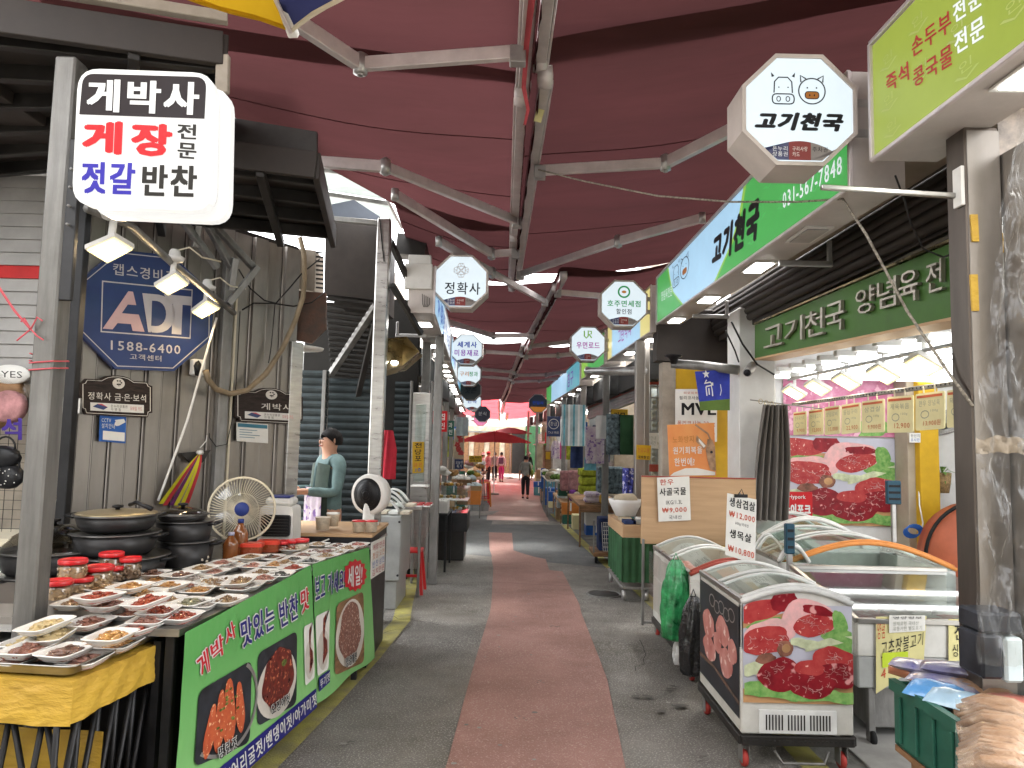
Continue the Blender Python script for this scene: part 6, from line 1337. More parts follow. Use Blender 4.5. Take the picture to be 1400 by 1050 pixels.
def raised(tx,q4,n):
 xs=[Vector(p)for p in q4]
 for i,ch in enumerate(tx):
  a,b_=(i+.06)/n,(i+.94)/n
  qq=[tuple(xs[0].lerp(xs[1],a)),tuple(xs[0].lerp(xs[1],b_)),tuple(xs[3].lerp(xs[2],b_)),tuple(xs[3].lerp(xs[2],a))]
  for w,m_ in((.006,'ink_dark'),(.035,'letter_steel')):
   fmq=qmap(pl.hit,*qq,w);mb=MB();vs,fs=text_shape(ch,.012,0,0);P1=[fmq(*v)for v in vs];mb.add(P1,fs)
   if m_=='letter_steel':
    from collections import Counter
    ed=Counter();
    for fa in fs:
     for k in range(len(fa)):ed[tuple(sorted((fa[k],fa[(k+1)%len(fa)])))]+=1
    for(u,v),c_ in ed.items():
     if c_==1:mb.quad(P1[u],P1[v],P1[v]+Vector((.026,0,0)),P1[u]+Vector((.026,0,0)),0)
    mb.build('letter',m_,t)
raised('고기천국',[(1047,451),(1161,408),(1161,449),(1047,477)],4);raised('양념육',[(1174,398),(1264,364),(1264,409),(1174,432)],3);raised('전',[(1272,361),(1297,352),(1297,395),(1272,403)],1)
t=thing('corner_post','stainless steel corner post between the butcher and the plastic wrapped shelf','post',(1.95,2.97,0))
mat('post_dark_reflection',(.12,.1,.085),.35,.7,var=.15,scale=2,streak=(4,4,.6));part('shaft','post_dark_reflection',t,1.886,2.03,2.9,3.03,0,3.12,.006);part('front_plate','stainless',t,1.892,2.028,2.893,2.898,0,3.1,0)  # stainless shaft; its dark reflection is painted into the base colour
mb=MB();mb.bar((1.3,2.95,2.86),(1.885,2.95,2.835),.022,.022);mb.build('cross_bar','stainless_bright',t);part('hook_plate','white_paint',t,1.868,1.884,2.9,2.96,2.78,2.95)
mb=MB()
for y0,y1_ in((293,330),(375,425)):
 a=atY(1327,y0,2.885);b_=atY(1330,y1_,2.885);mb.prism([a,atY(1337,y0,2.885),atY(1339,y1_,2.885),b_],(0,.01,0))
mb.build('tape','yellow_tape',t)
mb=MB();A=Vector(rp(736,232,3.88));Bq=atX(1152,272,1.72)
mid=[atY(*p)for p in((800,248,5.2),(900,268,4.7),(1000,276,4.3),(1090,276,4.0))];mb.tube([A]+mid+[Bq],.006,6)
solo(mb,'rope','rope_fibre','thin rope slung across the alley from awning rail to butcher lightbox','rope')
mb=MB();mb.tube([Bq,atY(1185,322,3.4),atY(1240,425,3.2),atY(1300,514,3.0),atY(1330,555,2.88)],.007,6);solo(mb,'rope','rope_fibre','rope hanging down from the butcher lightbox to the corner post','rope')
mb=MB();mb.tube([atY(1224,240,3.3),atY(1237,275,3.4),atY(1245,305,3.5),atY(1262,340,3.5),atY(1290,352,3.5),atY(1303,346,3.2)],.005,6);solo(mb,'cable','cable','black cable drooping before the shutter housing','cable')
# ------- meat prints
mat('meat',(.27,.014,.022),.4,var=.35,scale=11,col2=(.15,.006,.012),speck=(15,(.62,.28,.27),.63));mat('meat_red',(.3,.014,.02),.4,var=.4,scale=14,col2=(.42,.06,.055),speck=(38,(.75,.45,.38),.66))
mat('meat_fat',(.5,.34,.33),.45,var=.15,scale=12,col2=(.78,.4,.4));mat('meat_vein',(.5,.27,.26),.45);mat('print_bg',(.5,.5,.58),.4,var=.08,scale=1.5);mat('veg_green',(.08,.25,.05),.5,var=.5,scale=22,col2=(.25,.42,.13));mat('veg_white',(.6,.65,.42),.5,var=.2,scale=9)
mat('mushroom',(.28,.12,.08),.5,var=.3,scale=9);mat('board_wood',(.5,.28,.13),.5,var=.2);mat('meat_magenta',(.42,.07,.17),.4,var=.5,scale=5,col2=(.6,.28,.4),speck=(9,(.7,.4,.5),.58));mat('pork',(.62,.3,.27),.4,var=.3,scale=9,col2=(.45,.14,.12),speck=(16,(.8,.6,.55),.6))
MEAT=['print_bg','meat','meat_red','meat_fat','veg_green','veg_white','mushroom','board_wood','meat_vein']
def irr(cx,cy,rx,ry,seed,amp=.12,n=26,rot=0):
 o=[]
 for i in range(n):
  a=2*PI*i/n;k=1+amp*noise.noise(Vector((math.cos(a)*1.6+seed*7,math.sin(a)*1.6,seed)))*1.6
  x=rx*k*math.cos(a);y=ry*k*math.sin(a);o.append((cx+x*math.cos(rot)-y*math.sin(rot),cy+x*math.sin(rot)+y*math.cos(rot)))
 return[(min(.995,max(.005,x)),min(.995,max(.005,y)))for x,y in o]
def meat_print(par,fm,nrm,name='meat_photo'):
 mb=MB();lv=[0]
 def L(pts,m):lv[0]+=1;mb.poly(pts,lambda u,v,z=0:fm(u,v)+nrm*(.0006*lv[0]),m)
 def St(pts,w,m=8):lv[0]+=1;mb.stroke(pts,w,lambda u,v,z=0:fm(u,v)+nrm*(.0006*lv[0]),m)
 L([(0,0),(1,0),(1,1),(0,1)],0)
 L([(0,.18),(.4,.18),(.35,.24),(0,.25)],7);L([(0,.86),(1,.8),(1,1),(0,1)],7)
 L(irr(.13,.12,.24,.1,1),2);L(irr(.38,.07,.13,.1,2),1);L(irr(.2,.26,.2,.045,3,.4),4)
 L(irr(.9,.35,.2,.12,4,.3),4);L(irr(.22,.36,.25,.14,5),3);L(irr(.2,.41,.24,.14,6),2)
 L(irr(.6,.2,.26,.16,7),3);L(irr(.64,.28,.2,.1,8,.1,26,-.3),2);L(irr(.68,.14,.14,.05,9),1)
 L(irr(.78,.42,.26,.035,10,.1,20,-.42),5);L(irr(.88,.2,.07,.12,11,.2),4);L(irr(.93,.36,.12,.03,12,.2),4);L(irr(.6,.46,.12,.04,13),5)
 L(irr(.38,.5,.075,.075,14),6);L(circ(.39,.5,.04,.04,14),7);L(irr(.2,.58,.09,.05,15),6);L(irr(.5,.44,.08,.04,16),5);L(irr(.08,.67,.12,.07,17,.3),5)
 L(irr(.18,.86,.3,.07,18,.5),4);L(irr(.8,.92,.3,.07,19,.5),4);L(irr(.45,.93,.2,.04,20,.5),4)
 L(irr(.34,.73,.2,.15,21),1);L(irr(.85,.57,.22,.12,22),2);L(irr(.86,.72,.2,.12,23),1);L(irr(.62,.82,.22,.12,24),1);L(irr(.6,.67,.14,.07,25),2)
 q=random.Random(40)
 for s_ in range(110):
  x,y,rx,ry=[(.34,.73,.19,.14),(.85,.57,.14,.1),(.86,.72,.13,.1),(.62,.82,.2,.1),(.2,.41,.2,.12),(.64,.28,.16,.08)][s_%6];a=q.random()*2*PI;r_=math.sqrt(q.random())*.85;x+=rx*r_*math.cos(a);y+=ry*r_*math.sin(a);d=q.random()*6;l=q.uniform(.015,.05)
  pts=[(x,y),(x+l*math.cos(d),y+l*.7*math.sin(d)),(x+1.8*l*math.cos(d+.5),y+1.3*l*math.sin(d+.5))];pts=[(min(.99,max(.01,u)),min(.99,max(.01,v)))for u,v in pts]
  mb.stroke(pts,q.uniform(.0025,.006),lambda u,v,z=0:fm(u,v)+nrm*(.0006*(lv[0]+1)+.00001*s_),8)
 return mb.build(name,MEAT,par)
def rectmap(x0,x1,z0,z1,y):return lambda u,v,z=0:Vector((x0+(x1-x0)*u,y,z1+(z0-z1)*v))
t=thing('meat_poster','big wall poster of raw beef and vegetables behind the freezers','poster',atY(1150,715,8.75))
a=atY(1072,597,8.78);b_=atY(1225,720,8.78);fm=rectmap(a.x,b_.x,b_.z,a.z,8.77);meat_print(t,fm,Vector((0,-1,0)),'print')
t=thing('meat_poster','magenta tinted poster of sliced pork above the beef poster','poster',atY(1150,600,8.75))
c=atY(1070,486,8.78);mb=MB();fm2=rectmap(c.x,b_.x,a.z+.02,c.z,8.77);mb.poly([(0,0),(1,0),(1,1),(0,1)],fm2)
mb.build('print','meat_magenta',t);mb=MB();mb.poly(irr(.8,.9,.2,.1,5,.5),rectmap(c.x,b_.x,a.z+.02,c.z,8.767));mb.build('herb_print','veg_green',t)
t=thing('brand_panel','red square panel lettered Hypork 하이포크 below the beef poster','sign',atY(1090,706,8.7));a=atY(1068,672,8.72);b_=atY(1111,712,8.72);fm=rectmap(a.x,b_.x,b_.z,a.z,8.72)
mat('brand_red',(.55,.01,.015),.4)
mb=MB();mb.prism([fm(*p)for p in((0,0),(1,0),(1,1),(0,1))],(0,.02,0));mb.build('panel','brand_red',t);f2=lambda u,v,z=0:fm(u,v)+Vector((0,-.003,0))
mb=MB();mb.text('Hypork',rmap(f2,.24,.1,.78,.28),0,.03);mb.text('하이포크',rmap(f2,.06,.42,.94,.8),0,.06);mb.build('lettering','ink_white',t)
for k in range(14):
 y=3.7+k*.36;x0=3.05+(8.5-y)*.0;t=thing('tube_light',f'bright ceiling tube light in the butcher, row {["one","two","three","four","five","six","seven","eight","nine","ten","eleven","twelve","thirteen","fourteen"][k]} counted from the street post','lamp',(4.2,y,2.6),0,'rows of ceiling tube lights in the butcher')
 t['label']=f'bright ceiling tube light across the butcher, {ORDS[13 - k]} from the back wall'
 mb=MB();mb.tube([(x0,y,2.58),(5.9,y,2.58)],.018,8);mb.build('tube','lamp_tube',t)
 mb=MB();mb.bx(x0-.04,5.94,y-.035,y+.035,2.61,2.66);mb.build('batten','white_paint',t)
LB=[(1085,538,'flood lamp over the price cards, farthest from the street'),(1117,531,'flood lamp over the price cards, second from the far end'),(1156,523,'middle flood lamp over the price cards'),(1207,513,'flood lamp over the price cards, second from the post'),(1262,500,'flood lamp over the price cards, nearest the post')]
mat('lamp_flood',(1,1,1),emit=60,ecol=(1,.86,.66))
for px,py,lb in LB:
 c=atX(px,py,3.15);t=thing('flood_lamp',lb,'lamp',c,0,'flood lamps over the price cards');n_=Vector((-.45,-.35,-.8)).normalized();u=Vector((0,1,0)).cross(n_).normalized();v=n_.cross(u)
 q=[c+u*a*.1+v*b2*.075 for a,b2 in((-1,-1),(1,-1),(1,1),(-1,1))];mb=MB();mb.prism([p+n_*.004 for p in q],n_*-.004);mb.build('diffuser','lamp_warm_edge',t);mb=MB();mb.add([c+(p-c)*.74+n_*.007 for p in q],[(0,1,2,3)]);mb.build('lens','lamp_flood',t)
 q=[c+u*a*.112+v*b2*.087 for a,b2 in((-1,-1),(1,-1),(1,1),(-1,1))];mb=MB();mb.prism([p-n_*.002 for p in q],n_*-.04);mb.build('housing','white_plastic',t)
 mb=MB();mb.bar(c-n_*.04,c-n_*.04+Vector((0,0,.16)),.02,.03);mb.build('bracket','white_plastic',t);mb=MB();mb.lathe([(.02,-.02),(.05,-.02),(.055,.03),(.02,.04)],c-n_*.04+Vector((0,0,.17)),12);mb.build('socket','white_plastic',t)
mb=MB();mb.bar(atX(1078,519,3.15),atX(1330,465,3.15),.03,.03);solo(mb,'lamp_rail','alu_grey','aluminium rail the five flood lamps hang from','rail')
pl=Plane((3.2,5,2),(-1,0,0));t=thing('card_rail','perforated metal rail holding the row of yellow price cards','rail',pl.hit(1200,545));a=pl.hit(1084,553);b_=pl.hit(1330,521)
mb=MB();mb.bar(a,b_,.03,.035);mb.build('channel','galv',t);mb=MB()
for k in range(60):p=a.lerp(b_,(k+.5)/60)+Vector((-.0165,0,0));mb.box(p,(.002,.012,.012),0,None,0)
o=mb.build('holes','dark_void',t);o['kind']='stuff'
mat('card_yellow',(.72,.66,.38),.5,var=.05);mat('card_print_grey',(.35,.36,.3),.6);mat('card_print_red',(.55,.12,.05),.6)
cards=[((1087,564),(1105,562),(1105,594),(1087,595),'한우국거리','9,900'),((1108,561),(1128,558),(1128,594),(1108,595),'한우불고기','12,000'),((1130,557),(1151,554),(1151,593),(1130,595),'양념갈비','15,000'),((1153,554),(1179,550),(1179,591),(1153,594),'등심구이','22,900'),((1181,549),(1212,545),(1212,591),(1181,592),'삼겹살','9,900원'),((1216,543),(1252,540),(1252,591),(1216,592),'제육볶음','12,900'),((1255,539),(1295,534),(1295,586),(1255,589),'한우 양념육','13,900원'),((1298,534),(1334,530),(1334,583),(1298,585),'돼지갈비','11,900')]
for k,(a,b_,c,d,tx,pr)in enumerate(cards):
 t=thing('price_card','yellow price card, '+['farthest and narrowest of the row','second from the far end','third from the far end, with a red heading','fourth from the far end','fifth, last before the small gap in the row','first after the small gap in the row','largest fully visible card near the post','partly hidden by the corner post'][k],'price card',pl.hit(*d,.02),0,'yellow price cards over the meat freezers')
 fm=qmap(pl.hit,a,b_,c,d,.02);mb=MB();mb.prism([fm(*p)for p in rrect([(0,0),(1,0),(1,1),(0,1)],.06,3)],(.008,0,0));mb.build('card','card_yellow',t);f2=lambda u,v,z=0:fm(u,v)+Vector((-.003,0,0))
 mb=MB();mb.text(tx,rmap(f2,.14,.2,.86,.36),0,.0);mb.text('100g',rmap(f2,.55,.46,.8,.54),0,0);mb.stroke(circ(.35,.58,.14,.1,12),.025,f2,0,True);mb.build('print','card_print_grey',t)
 mb=MB();mb.poly([(.06,.06),(.94,.06),(.94,.13),(.06,.13)],f2);mb.text(pr,rmap(f2,.3,.74,.88,.9),0,.01);mb.build('price_print','card_print_red',t)
 mb=MB();mb.bar(fm(.3,0),fm(.3,0)+Vector((0,0,.05)),.01,.01);mb.bar(fm(.7,0),fm(.7,0)+Vector((0,0,.05)),.01,.01);mb.build('hanger','cream_plastic',t)
mat('curtain_grey',(.19,.175,.16),.85,var=.12,scale=3,bump=.2)
t=thing('curtain','grey gathered curtain hanging on the white column','curtain',atY(1055,700,7.1));a=atY(1040,553,7.1);b_=atY(1078,562,7.1);z0=atY(1055,712,7.1).z
def cf(u,v):
 wd=.8+.45*math.sin(min(1,v*1.5)*PI/2);x=(a.x+b_.x)/2+(u-.5)*(b_.x-a.x)*wd*1.05-.05*v;return Vector((x,7.1-.045*math.sin(u*34+v*1.2)-.02*math.sin(u*13),a.z+(z0-a.z)*v))
mb=MB();mb.grid(cf,70,14);mb.build('cloth','curtain_grey',t)
for k in range(6):
 mb=MB();c=a.lerp(b_,k/5)+Vector((0,0,.03));mb.tube([c+Vector((.02*math.cos(q),0,.025*math.sin(q)))for q in[2*PI*i/10 for i in range(11)]],.003,5,0,False);mb.build('ring','foil_gold',t)
mb=MB();mb.bar(a+Vector((-.1,.02,.045)),b_+Vector((.35,.02,.03)),.012,.012);mb.build('rail','galv',t)
# ------- curved lid freezers
mat('freezer_white',(.62,.61,.57),.4,var=.06,scale=5,grime=.3);mat('freezer_grey',(.42,.43,.42),.4,.3,var=.1,grime=.2);mat('trim_orange',(.62,.24,.06),.45,var=.12);mat('trim_red',(.36,.07,.05),.45);mat('trim_white',(.66,.66,.64),.4);mat('pack_pale',(.5,.42,.36),.5,var=.3,scale=14,coat=.4);mat('inner_white',(.62,.63,.63),.35)
mat('wheel_red',(.42,.05,.04),.5);glassy('lid_pane',(.88,.94,.92),.07,.04)
def freezer(name,label,x0,x1,y0,y1,zt,arch,trim,z0=.16,body='freezer_white',split=.5,goods=18,rack=True,seed=1,wheels=True,clear=False):
 t=thing(name,label,'freezer',((x0+x1)/2,(y0+y1)/2,gz((y0+y1)/2)),0,'curved lid freezers of the butcher');g=gz((y0+y1)/2);z0+=g
 wt=.045;zi=zt-.26
 part('body',body,t,x0,x1,y0,y1,z0,zi,.008)
 part('rim_side',body,t,x0,x0+wt,y0,y1,zi+.001,zt-.02,.004);part('rim_side',body,t,x1-wt,x1,y0,y1,zi+.001,zt-.02,.004)
 xm=(x0+x1)/2;w=(x1-x0)/2
 def az(u,dz=0):return zt+arch*math.cos((u-.5)*PI)**1.0+dz if arch else zt+dz
 def arcpts(inset=0,dz=0,n=20):return[(x0+inset+(x1-x0-2*inset)*k/n,az(k/n,dz))for k in range(n+1)]
 for y_a,y_b in((y0,y0+.03),(y1-.03,y1)):
  pts=[Vector((x0,y_a,zi+.001)),Vector((x1,y_a,zi+.001))]+[Vector((x,y_a,z-.012))for x,z in reversed(arcpts())]
  if clear:
   part('end_wall',body,t,x0,x1,y_a,y_b,zi+.001,zt-.01,.004);pts=[Vector((x0,y_a,zt)),Vector((x1,y_a,zt))]+pts[2:]
   mb=MB();mb.prism(pts[::-1],(0,.006,0));mb.build('end_pane','lid_pane',t);continue
  mb=MB();mb.prism(pts[::-1],(0,y_b-y_a,0));mb.build('end_wall',body,t)
 ym=y0+(y1-y0)*split
 for ya,yb,dz,nm in((y0+.01,ym+.03,.012,'glass_lid'),(ym-.03,y1-.01,.0,'glass_lid')):
  mb=MB();mb.grid(lambda u,v:Vector((x0+.02+(x1-x0-.04)*u,ya+(yb-ya)*v,az(u,dz))),14,1);l_=mb.build(nm,'lid_pane',t)
  for yy in(ya,yb):
   mb=MB();mb.tube([(x,yy,z+.004)for x,z in arcpts(.01,dz)],.013,6);mb.build('lid_frame',trim if yy==ya and ya<ym-.05 else 'trim_white',l_)
 mb=MB();mb.tube([(x,y0-.004,z-.004)for x,z in arcpts(0)],.017,6);mb.build('arch_trim',trim,t)
 for x in(x0+.01,x1-.01):mb=MB();mb.bar((x,y0,zt),(x,y1,zt),.03,.035);mb.build('side_rail','stainless_bright',t)
 part('inner_floor','inner_white',t,x0+wt,x1-wt,y0+.03,y1-.03,zi+.001,zi+.01)
 q=random.Random(seed);mb=MB();nx=4;
 for k in range(goods):
  cx=x0+wt+(x1-x0-2*wt)*((k%nx)+.5)/nx;cy=y0+.08+(y1-y0-.16)*(int(k/nx)+.5)/math.ceil(goods/nx)
  mb.box((cx,cy,zi+.07+q.uniform(-.03,.05)),((x1-x0)/nx*.85,(y1-y0)/math.ceil(goods/nx)*.8,.05),k%4,Matrix.Rotation(q.uniform(-.2,.2),3,'Z')@Matrix.Rotation(q.uniform(-.2,.2),3,'X'),.012)
 o=mb.build('packs',['pack_pale','pork','paper_white','paper_yellow'],t);o['kind']='stuff'
 if rack:
  for a_,b_ in(((x0,y0,z0-.03),(x1,y0,z0-.03)),((x0,y1,z0-.03),(x1,y1,z0-.03)),((x0,y0,z0-.03),(x0,y1,z0-.03)),((x1,y0,z0-.03),(x1,y1,z0-.03))):
   mb=MB();mb.bar(a_,b_,.03,.05);mb.build('rack_bar','dark_steel',t)
 if wheels:
  for cx in(x0+.03,x1-.05):
   for cy in(y0+.03,y1-.08):
    mb=MB();mb.bx(cx-.03,cx+.03,cy-.03,cy+.03,z0-.06,z0-.045);mb.bx(cx-.022,cx-.017,cy-.015,cy+.05,g+.03,z0-.06);mb.bx(cx+.017,cx+.022,cy-.015,cy+.05,g+.03,z0-.06);o=mb.build('caster_fork','galv',t)
    mb=MB();mb.lathe([(.001,-.014),(.042,-.014),(.045,0),(.042,.014),(.001,.014)],(cx,cy+.02,g+.046),16,0,Matrix.Rotation(PI/2,3,'Y'));mb.build('wheel','wheel_red',o)
 return t
XA0,XA1=atY(1013,900,4.0).x,atY(1166,900,4.0).x
fA=freezer('display_freezer','nearest display freezer with a raw beef photo on its front',XA0,XA1,4.0,4.85,.9,.075,'trim_white',.19,seed=2)
ya=3.992;a=atY(1013,822,ya);b_=atY(1166,966,ya)
fm=lambda u,v,z=0:Vector((XA0+.008+(XA1-XA0-.016)*u,ya-.002,(.885+.068*math.sin(PI*u))*(1-v)+(b_.z+.01)*v));meat_print(fA,fm,Vector((0,-1,0)),'front_photo')
zz=b_.z-.02
for(u0,u1)in((.15,.84),):
 x0,x1=XA0+(XA1-XA0)*u0,XA0+(XA1-XA0)*u1;part('vent_panel','trim_white',fA,x0,x1,3.985,3.998,zz-.13,zz-.005,.003)
 for k in range(21):
  if k in(6,13):continue
  x=x0+.04+(x1-x0-.08)*k/20;part('vent_slot','dark_void',fA,x-.0035,x+.0035,3.982,3.986,zz-.11,zz-.03,0)
for k in range(26):x=XA0+(XA1-XA0)*(k+.5)/26;part('rack_hole','dark_void',fA,x-.006,x+.006,3.982,3.9845,.155,.167,0)
fs=lambda u,v,z=0:Vector((XA0-.003,4.83-.81*u,.86*(1-v)+(.26)*v));mb=MB();nx_=Vector((-1,0,0));mb.poly([(0,0),(1,0),(1,1),(0,1)],fs,0)
lv=0
for k,(u,v,ru,rv)in enumerate([(.25,.4,.16,.14),(.62,.35,.16,.13),(.28,.64,.18,.12),(.7,.62,.15,.14),(.5,.5,.1,.1),(.86,.45,.1,.12)]):mb.poly(irr(u,v,ru,rv,k+60),lambda a,b2,z=0,k=k:fs(a,b2)+nx_*(.0012+.0005*k),1)
for k in range(5):mb.stroke(circ(.35+.12*k,.13+.03*(k%2),.07,.06,16),.012,lambda a,b2,z=0:fs(a,b2)+nx_*.001,2,True)
mb.stroke([(.0,.8),(.4,.78),(1,.86)],.04,lambda a,b2,z=0:fs(a,b2)+nx_*.002,3);mb.build('side_photo',['pic_dark','pork','alu_grey','rust_brown'],fA)
mb=MB();mb.tube([(XA0+.17,3.97,.12),(XA0+.2,3.93,.07),(XA0+.42,3.93,.07),(XA0+.46,3.97,.12)],.008,6);mb.build('push_bar','galv',fA)
XB0=1.36
fB=freezer('display_freezer','second display freezer with a red lid edge behind the beef photo one',XB0,XB0+.66,5.4,6.75,.79,.1,'trim_red',.16,seed=3)
mb=MB();mb.grid(lambda u,v:Vector((XB0-.035-.01*math.sin(u*14),5.42+1.3*u,.76-.5*v)),20,4);mb.build('side_film','film',fB)
part('control_box','freezer_white',fB,XB0-.005,XB0+.13,5.37,5.395,.5,.74)
def chest(name,label,x0,x1,y0,y1,zf,zb,z0,seed):
 t=thing(name,label,'freezer',((x0+x1)/2,(y0+y1)/2,0),0,'flat glass freezers of the butcher')
 part('body','freezer_grey',t,x0,x1,y0,y1,z0,zf-.2,.008);part('front_wall','freezer_white',t,x0,x1,y0,y0+.04,zf-.198,zf);part('side_wall','freezer_white',t,x0,x0+.04,y0+.041,y1,zf-.198,zf-.01);part('back_wall','freezer_white',t,x0,x1,y1,y1+.04,z0,zb+.02)
 glassy('lid_strong',(.55,.63,.6),.22,.03);mb=MB();mb.quad((x0,y0,zf+.005),(x1,y0,zf+.005),(x1,y1,zb),(x0,y1,zb));mb.build('glass_lid','lid_strong',t)
 for a_,b_ in(((x0,y0,zf+.01),(x1,y0,zf+.01)),((x0,y1,zb+.01),(x1,y1,zb+.01)),((x0,y0,zf+.01),(x0,y1,zb+.01))):mb=MB();mb.bar(a_,b_,.035,.03);mb.build('lid_frame','stainless_bright',t)
 mb=MB();q=random.Random(seed)
 for k in range(20):mb.box((x0+.1+(x1-x0-.2)*((k%5)+.5)/5,y0+.1+(y1-y0-.2)*(int(k/5)+.5)/4,zf-.13+q.uniform(-.03,.04)),((x1-x0)/6,(y1-y0)/5,.05),k%3,Matrix.Rotation(q.uniform(-.3,.3),3,'Z'),.01)
 o=mb.build('packs',['pack_pale','paper_white','pork'],t);o['kind']='stuff'
 return t
xC=atY(1172,850,4.35).x
fC=chest('glass_freezer','grey flat glass freezer with yellow hand lettered papers on its front',xC,xC+1.15,4.35,5.35,.715,.86,.33,4)
for a_,b_ in(((xC+.08,4.37,.02),(xC+.08,4.37,.33)),((xC+1.1,4.37,.02),(xC+1.1,4.37,.33)),((xC+.08,5.3,.02),(xC+.08,5.3,.33))):mb=MB();mb.bar(a_,b_,.04,.04,0,(1,0,0));mb.build('leg','galv',fC)
part('motor_box','galv',fC,xC+.1,xC+1.05,4.42,5.2,.08,.326,.006)
mb=MB();mb.lathe([(.001,-.014),(.042,-.014),(.045,0),(.042,.014),(.001,.014)],(xC+.08,4.36,.045),16,0,Matrix.Rotation(PI/2,3,'Y'));mb.build('wheel','black_rubber',fC)
pl=Plane((2,4.345,.6),(0,-1,0))
def paper(name,label,q,lines,m='paper_yellow',plane=pl,w=.003,cat='notice'):
 t=thing(name,label,cat,plane.hit(*q[3],w));fm=qmap(plane.hit,*q,w+.004);mb=MB();mb.prism([fm(*p)for p in((0,0),(1,0),(1,1),(0,1))],plane.n*-.003);mb.build('sheet',m,t)
 for tx,u0,v0,u1,v1,mm,bo in lines:mb=MB();mb.text(tx,lambda u,v,z=0:rmap(fm,u0,v0,u1,v1)(u,v)+plane.n*.003,0,bo);mb.build('lettering',mm,t)
 return t
mat('brush_black',(.02,.02,.02),.6);mat('brush_red',(.6,.1,.05),.6)
t=paper('price_paper','yellow hand lettered paper reading 고추장불고기 on the grey freezer',[(1197,843),(1266,842),(1262,905),(1197,948)],[('양념',.02,.06,.17,.3,'brush_red',.01),('고추장불고기',.1,.33,.95,.6,'brush_black',.01),('4',.1,.72,.2,.85,'brush_red',.01)])
t=paper('food_label','small printed label taped above the 고추장불고기 writing',[(1215,841),(1264,841),(1264,862),(1215,865)],[('영양정보',.1,.06,.9,.22,'brush_black',0),('원재료명 국내산\n유통기한 별도표기',.1,.35,.9,.9,'card_print_grey',0)],'paper_white',Plane((2,4.337,.6),(0,-1,0)))
t=paper('price_paper','second yellow paper on the grey freezer beside the corner post',[(1296,846),(1345,847),(1345,903),(1296,903)],[('천엽',.15,.1,.8,.5,'brush_black',.01),('싱싱해요',.1,.6,.9,.9,'brush_black',.01)])
for q,lb in(([(1205,892),(1240,890),(1240,909),(1205,912)],'neon yellow strip under the 고추장불고기 writing'),):
 mat('neon',(.6,.75,.05),.6);t=thing('neon_strip',lb,'notice',pl.hit(1205,912,.01));fm=qmap(pl.hit,*q,.012);mb=MB();mb.prism([fm(*p)for p in((0,0),(1,0),(1,1),(0,1))],(0,.002,0));mb.build('strip','neon',t)
xD=atY(1125,768,5.7).x
fD=freezer('display_freezer','wide display freezer with an orange lid arch in the butcher',xD-.33,xD+1.05,5.7,6.8,.82,.19,'trim_orange',.16,'freezer_grey',seed=6,wheels=False,clear=True)
fE=freezer('display_freezer','white arched freezer behind the orange arch one, by the digital scale',2.42,3.45,7.0,8.0,.86,.2,'trim_white',.16,seed=7,wheels=False,clear=True)
fF=freezer('display_freezer','white arched freezer between the curtain and the hanging price paper',2.12,2.36,5.65,6.75,.86,.12,'trim_white',.16,seed=8,wheels=False,clear=True)
def scale_post(px,py0,py1,Y,w,lab,ztab):
 a=atY(px-w/2,py0,Y);b_=atY(px+w/2,py1,Y);t=thing('digital_scale',lab,'scale',((a.x+b_.x)/2,Y,ztab),0,'digital scales on the freezers')
 mat('scale_blue',(.02,.07,.11),.4);part('display','scale_blue',t,a.x,b_.x,Y,Y+.05,b_.z,a.z,.008)
 for k in range(3):z=a.z-(a.z-b_.z)*(.18+.27*k);part('screen','ink_dark',t,a.x+.012,b_.x-.012,Y-.003,Y-.0005,z-.022,z,0)
 part('pole','alu_grey',t,(a.x+b_.x)/2-.02,(a.x+b_.x)/2+.02,Y+.01,Y+.045,ztab,b_.z)
scale_post(1223,657,690,6.9,20,'digital scale with blue screens on a pole before the beef poster',.86);scale_post(1081,716,758,5.55,13,'narrow digital scale at the left edge of the grey freezer',.7)
t=thing('round_tub','big orange red round tub leaning by the butcher back wall','tub',atY(1300,760,7.8));c=atY(1343,765,7.8);mat('tub_orange',(.45,.12,.06),.4,var=.1)
mb=MB();M=Matrix.Rotation(PI/2,3,'X');mb.lathe([(.001,0),(.58,0),(.6,-.2),(.001,-.2)],c,36,0,M);mb.build('tub','tub_orange',t);mb=MB();mb.tube([c+Vector((.62*math.cos(a),-.01,.62*math.sin(a)))for a in[2*PI*k/40 for k in range(41)]],.02,8);mb.build('rim','black_rubber',t)
t=thing('plant_basket','wicker wall basket with a light green leafy plant','plant',atY(1287,672,8.7));c=atY(1287,660,8.65);mat('wicker',(.4,.27,.13),.8,var=.25,scale=30,bump=.6);mat('leaf',(.17,.33,.07),.5,var=.25,scale=8)
mb=MB();mb.lathe([(.08,-.12),(.1,0),(.11,.12),(.09,.12)],c,14);mb.build('basket','wicker',t)
q=random.Random(9)
for k in range(26):
 a=q.random()*2*PI;l=q.uniform(.1,.2);d=Vector((math.cos(a),-abs(math.sin(a))*.7,q.uniform(.0,1.1)-(.8 if k%5==0 else 0))).normalized();s_=d.cross(Vector((0,0,1))).normalized()*.022;b0=c+Vector((0,0,.1))+d*.03;mb=MB()
 mb.add([b0,b0+d*l*.5+s_+Vector((0,0,.02)),b0+d*l-Vector((0,0,.03)),b0+d*l*.5-s_+Vector((0,0,.02))],[(0,1,2,3)]);mb.build('leaf','leaf',t)
t=thing('wall_outlet','white double wall socket with plugs beside the yellow column','socket',atY(1272,690,8.7));a=atY(1267,655,8.7);b_=atY(1281,712,8.7);part('plate','white_plastic',t,a.x,b_.x,8.7,8.8,b_.z,a.z)
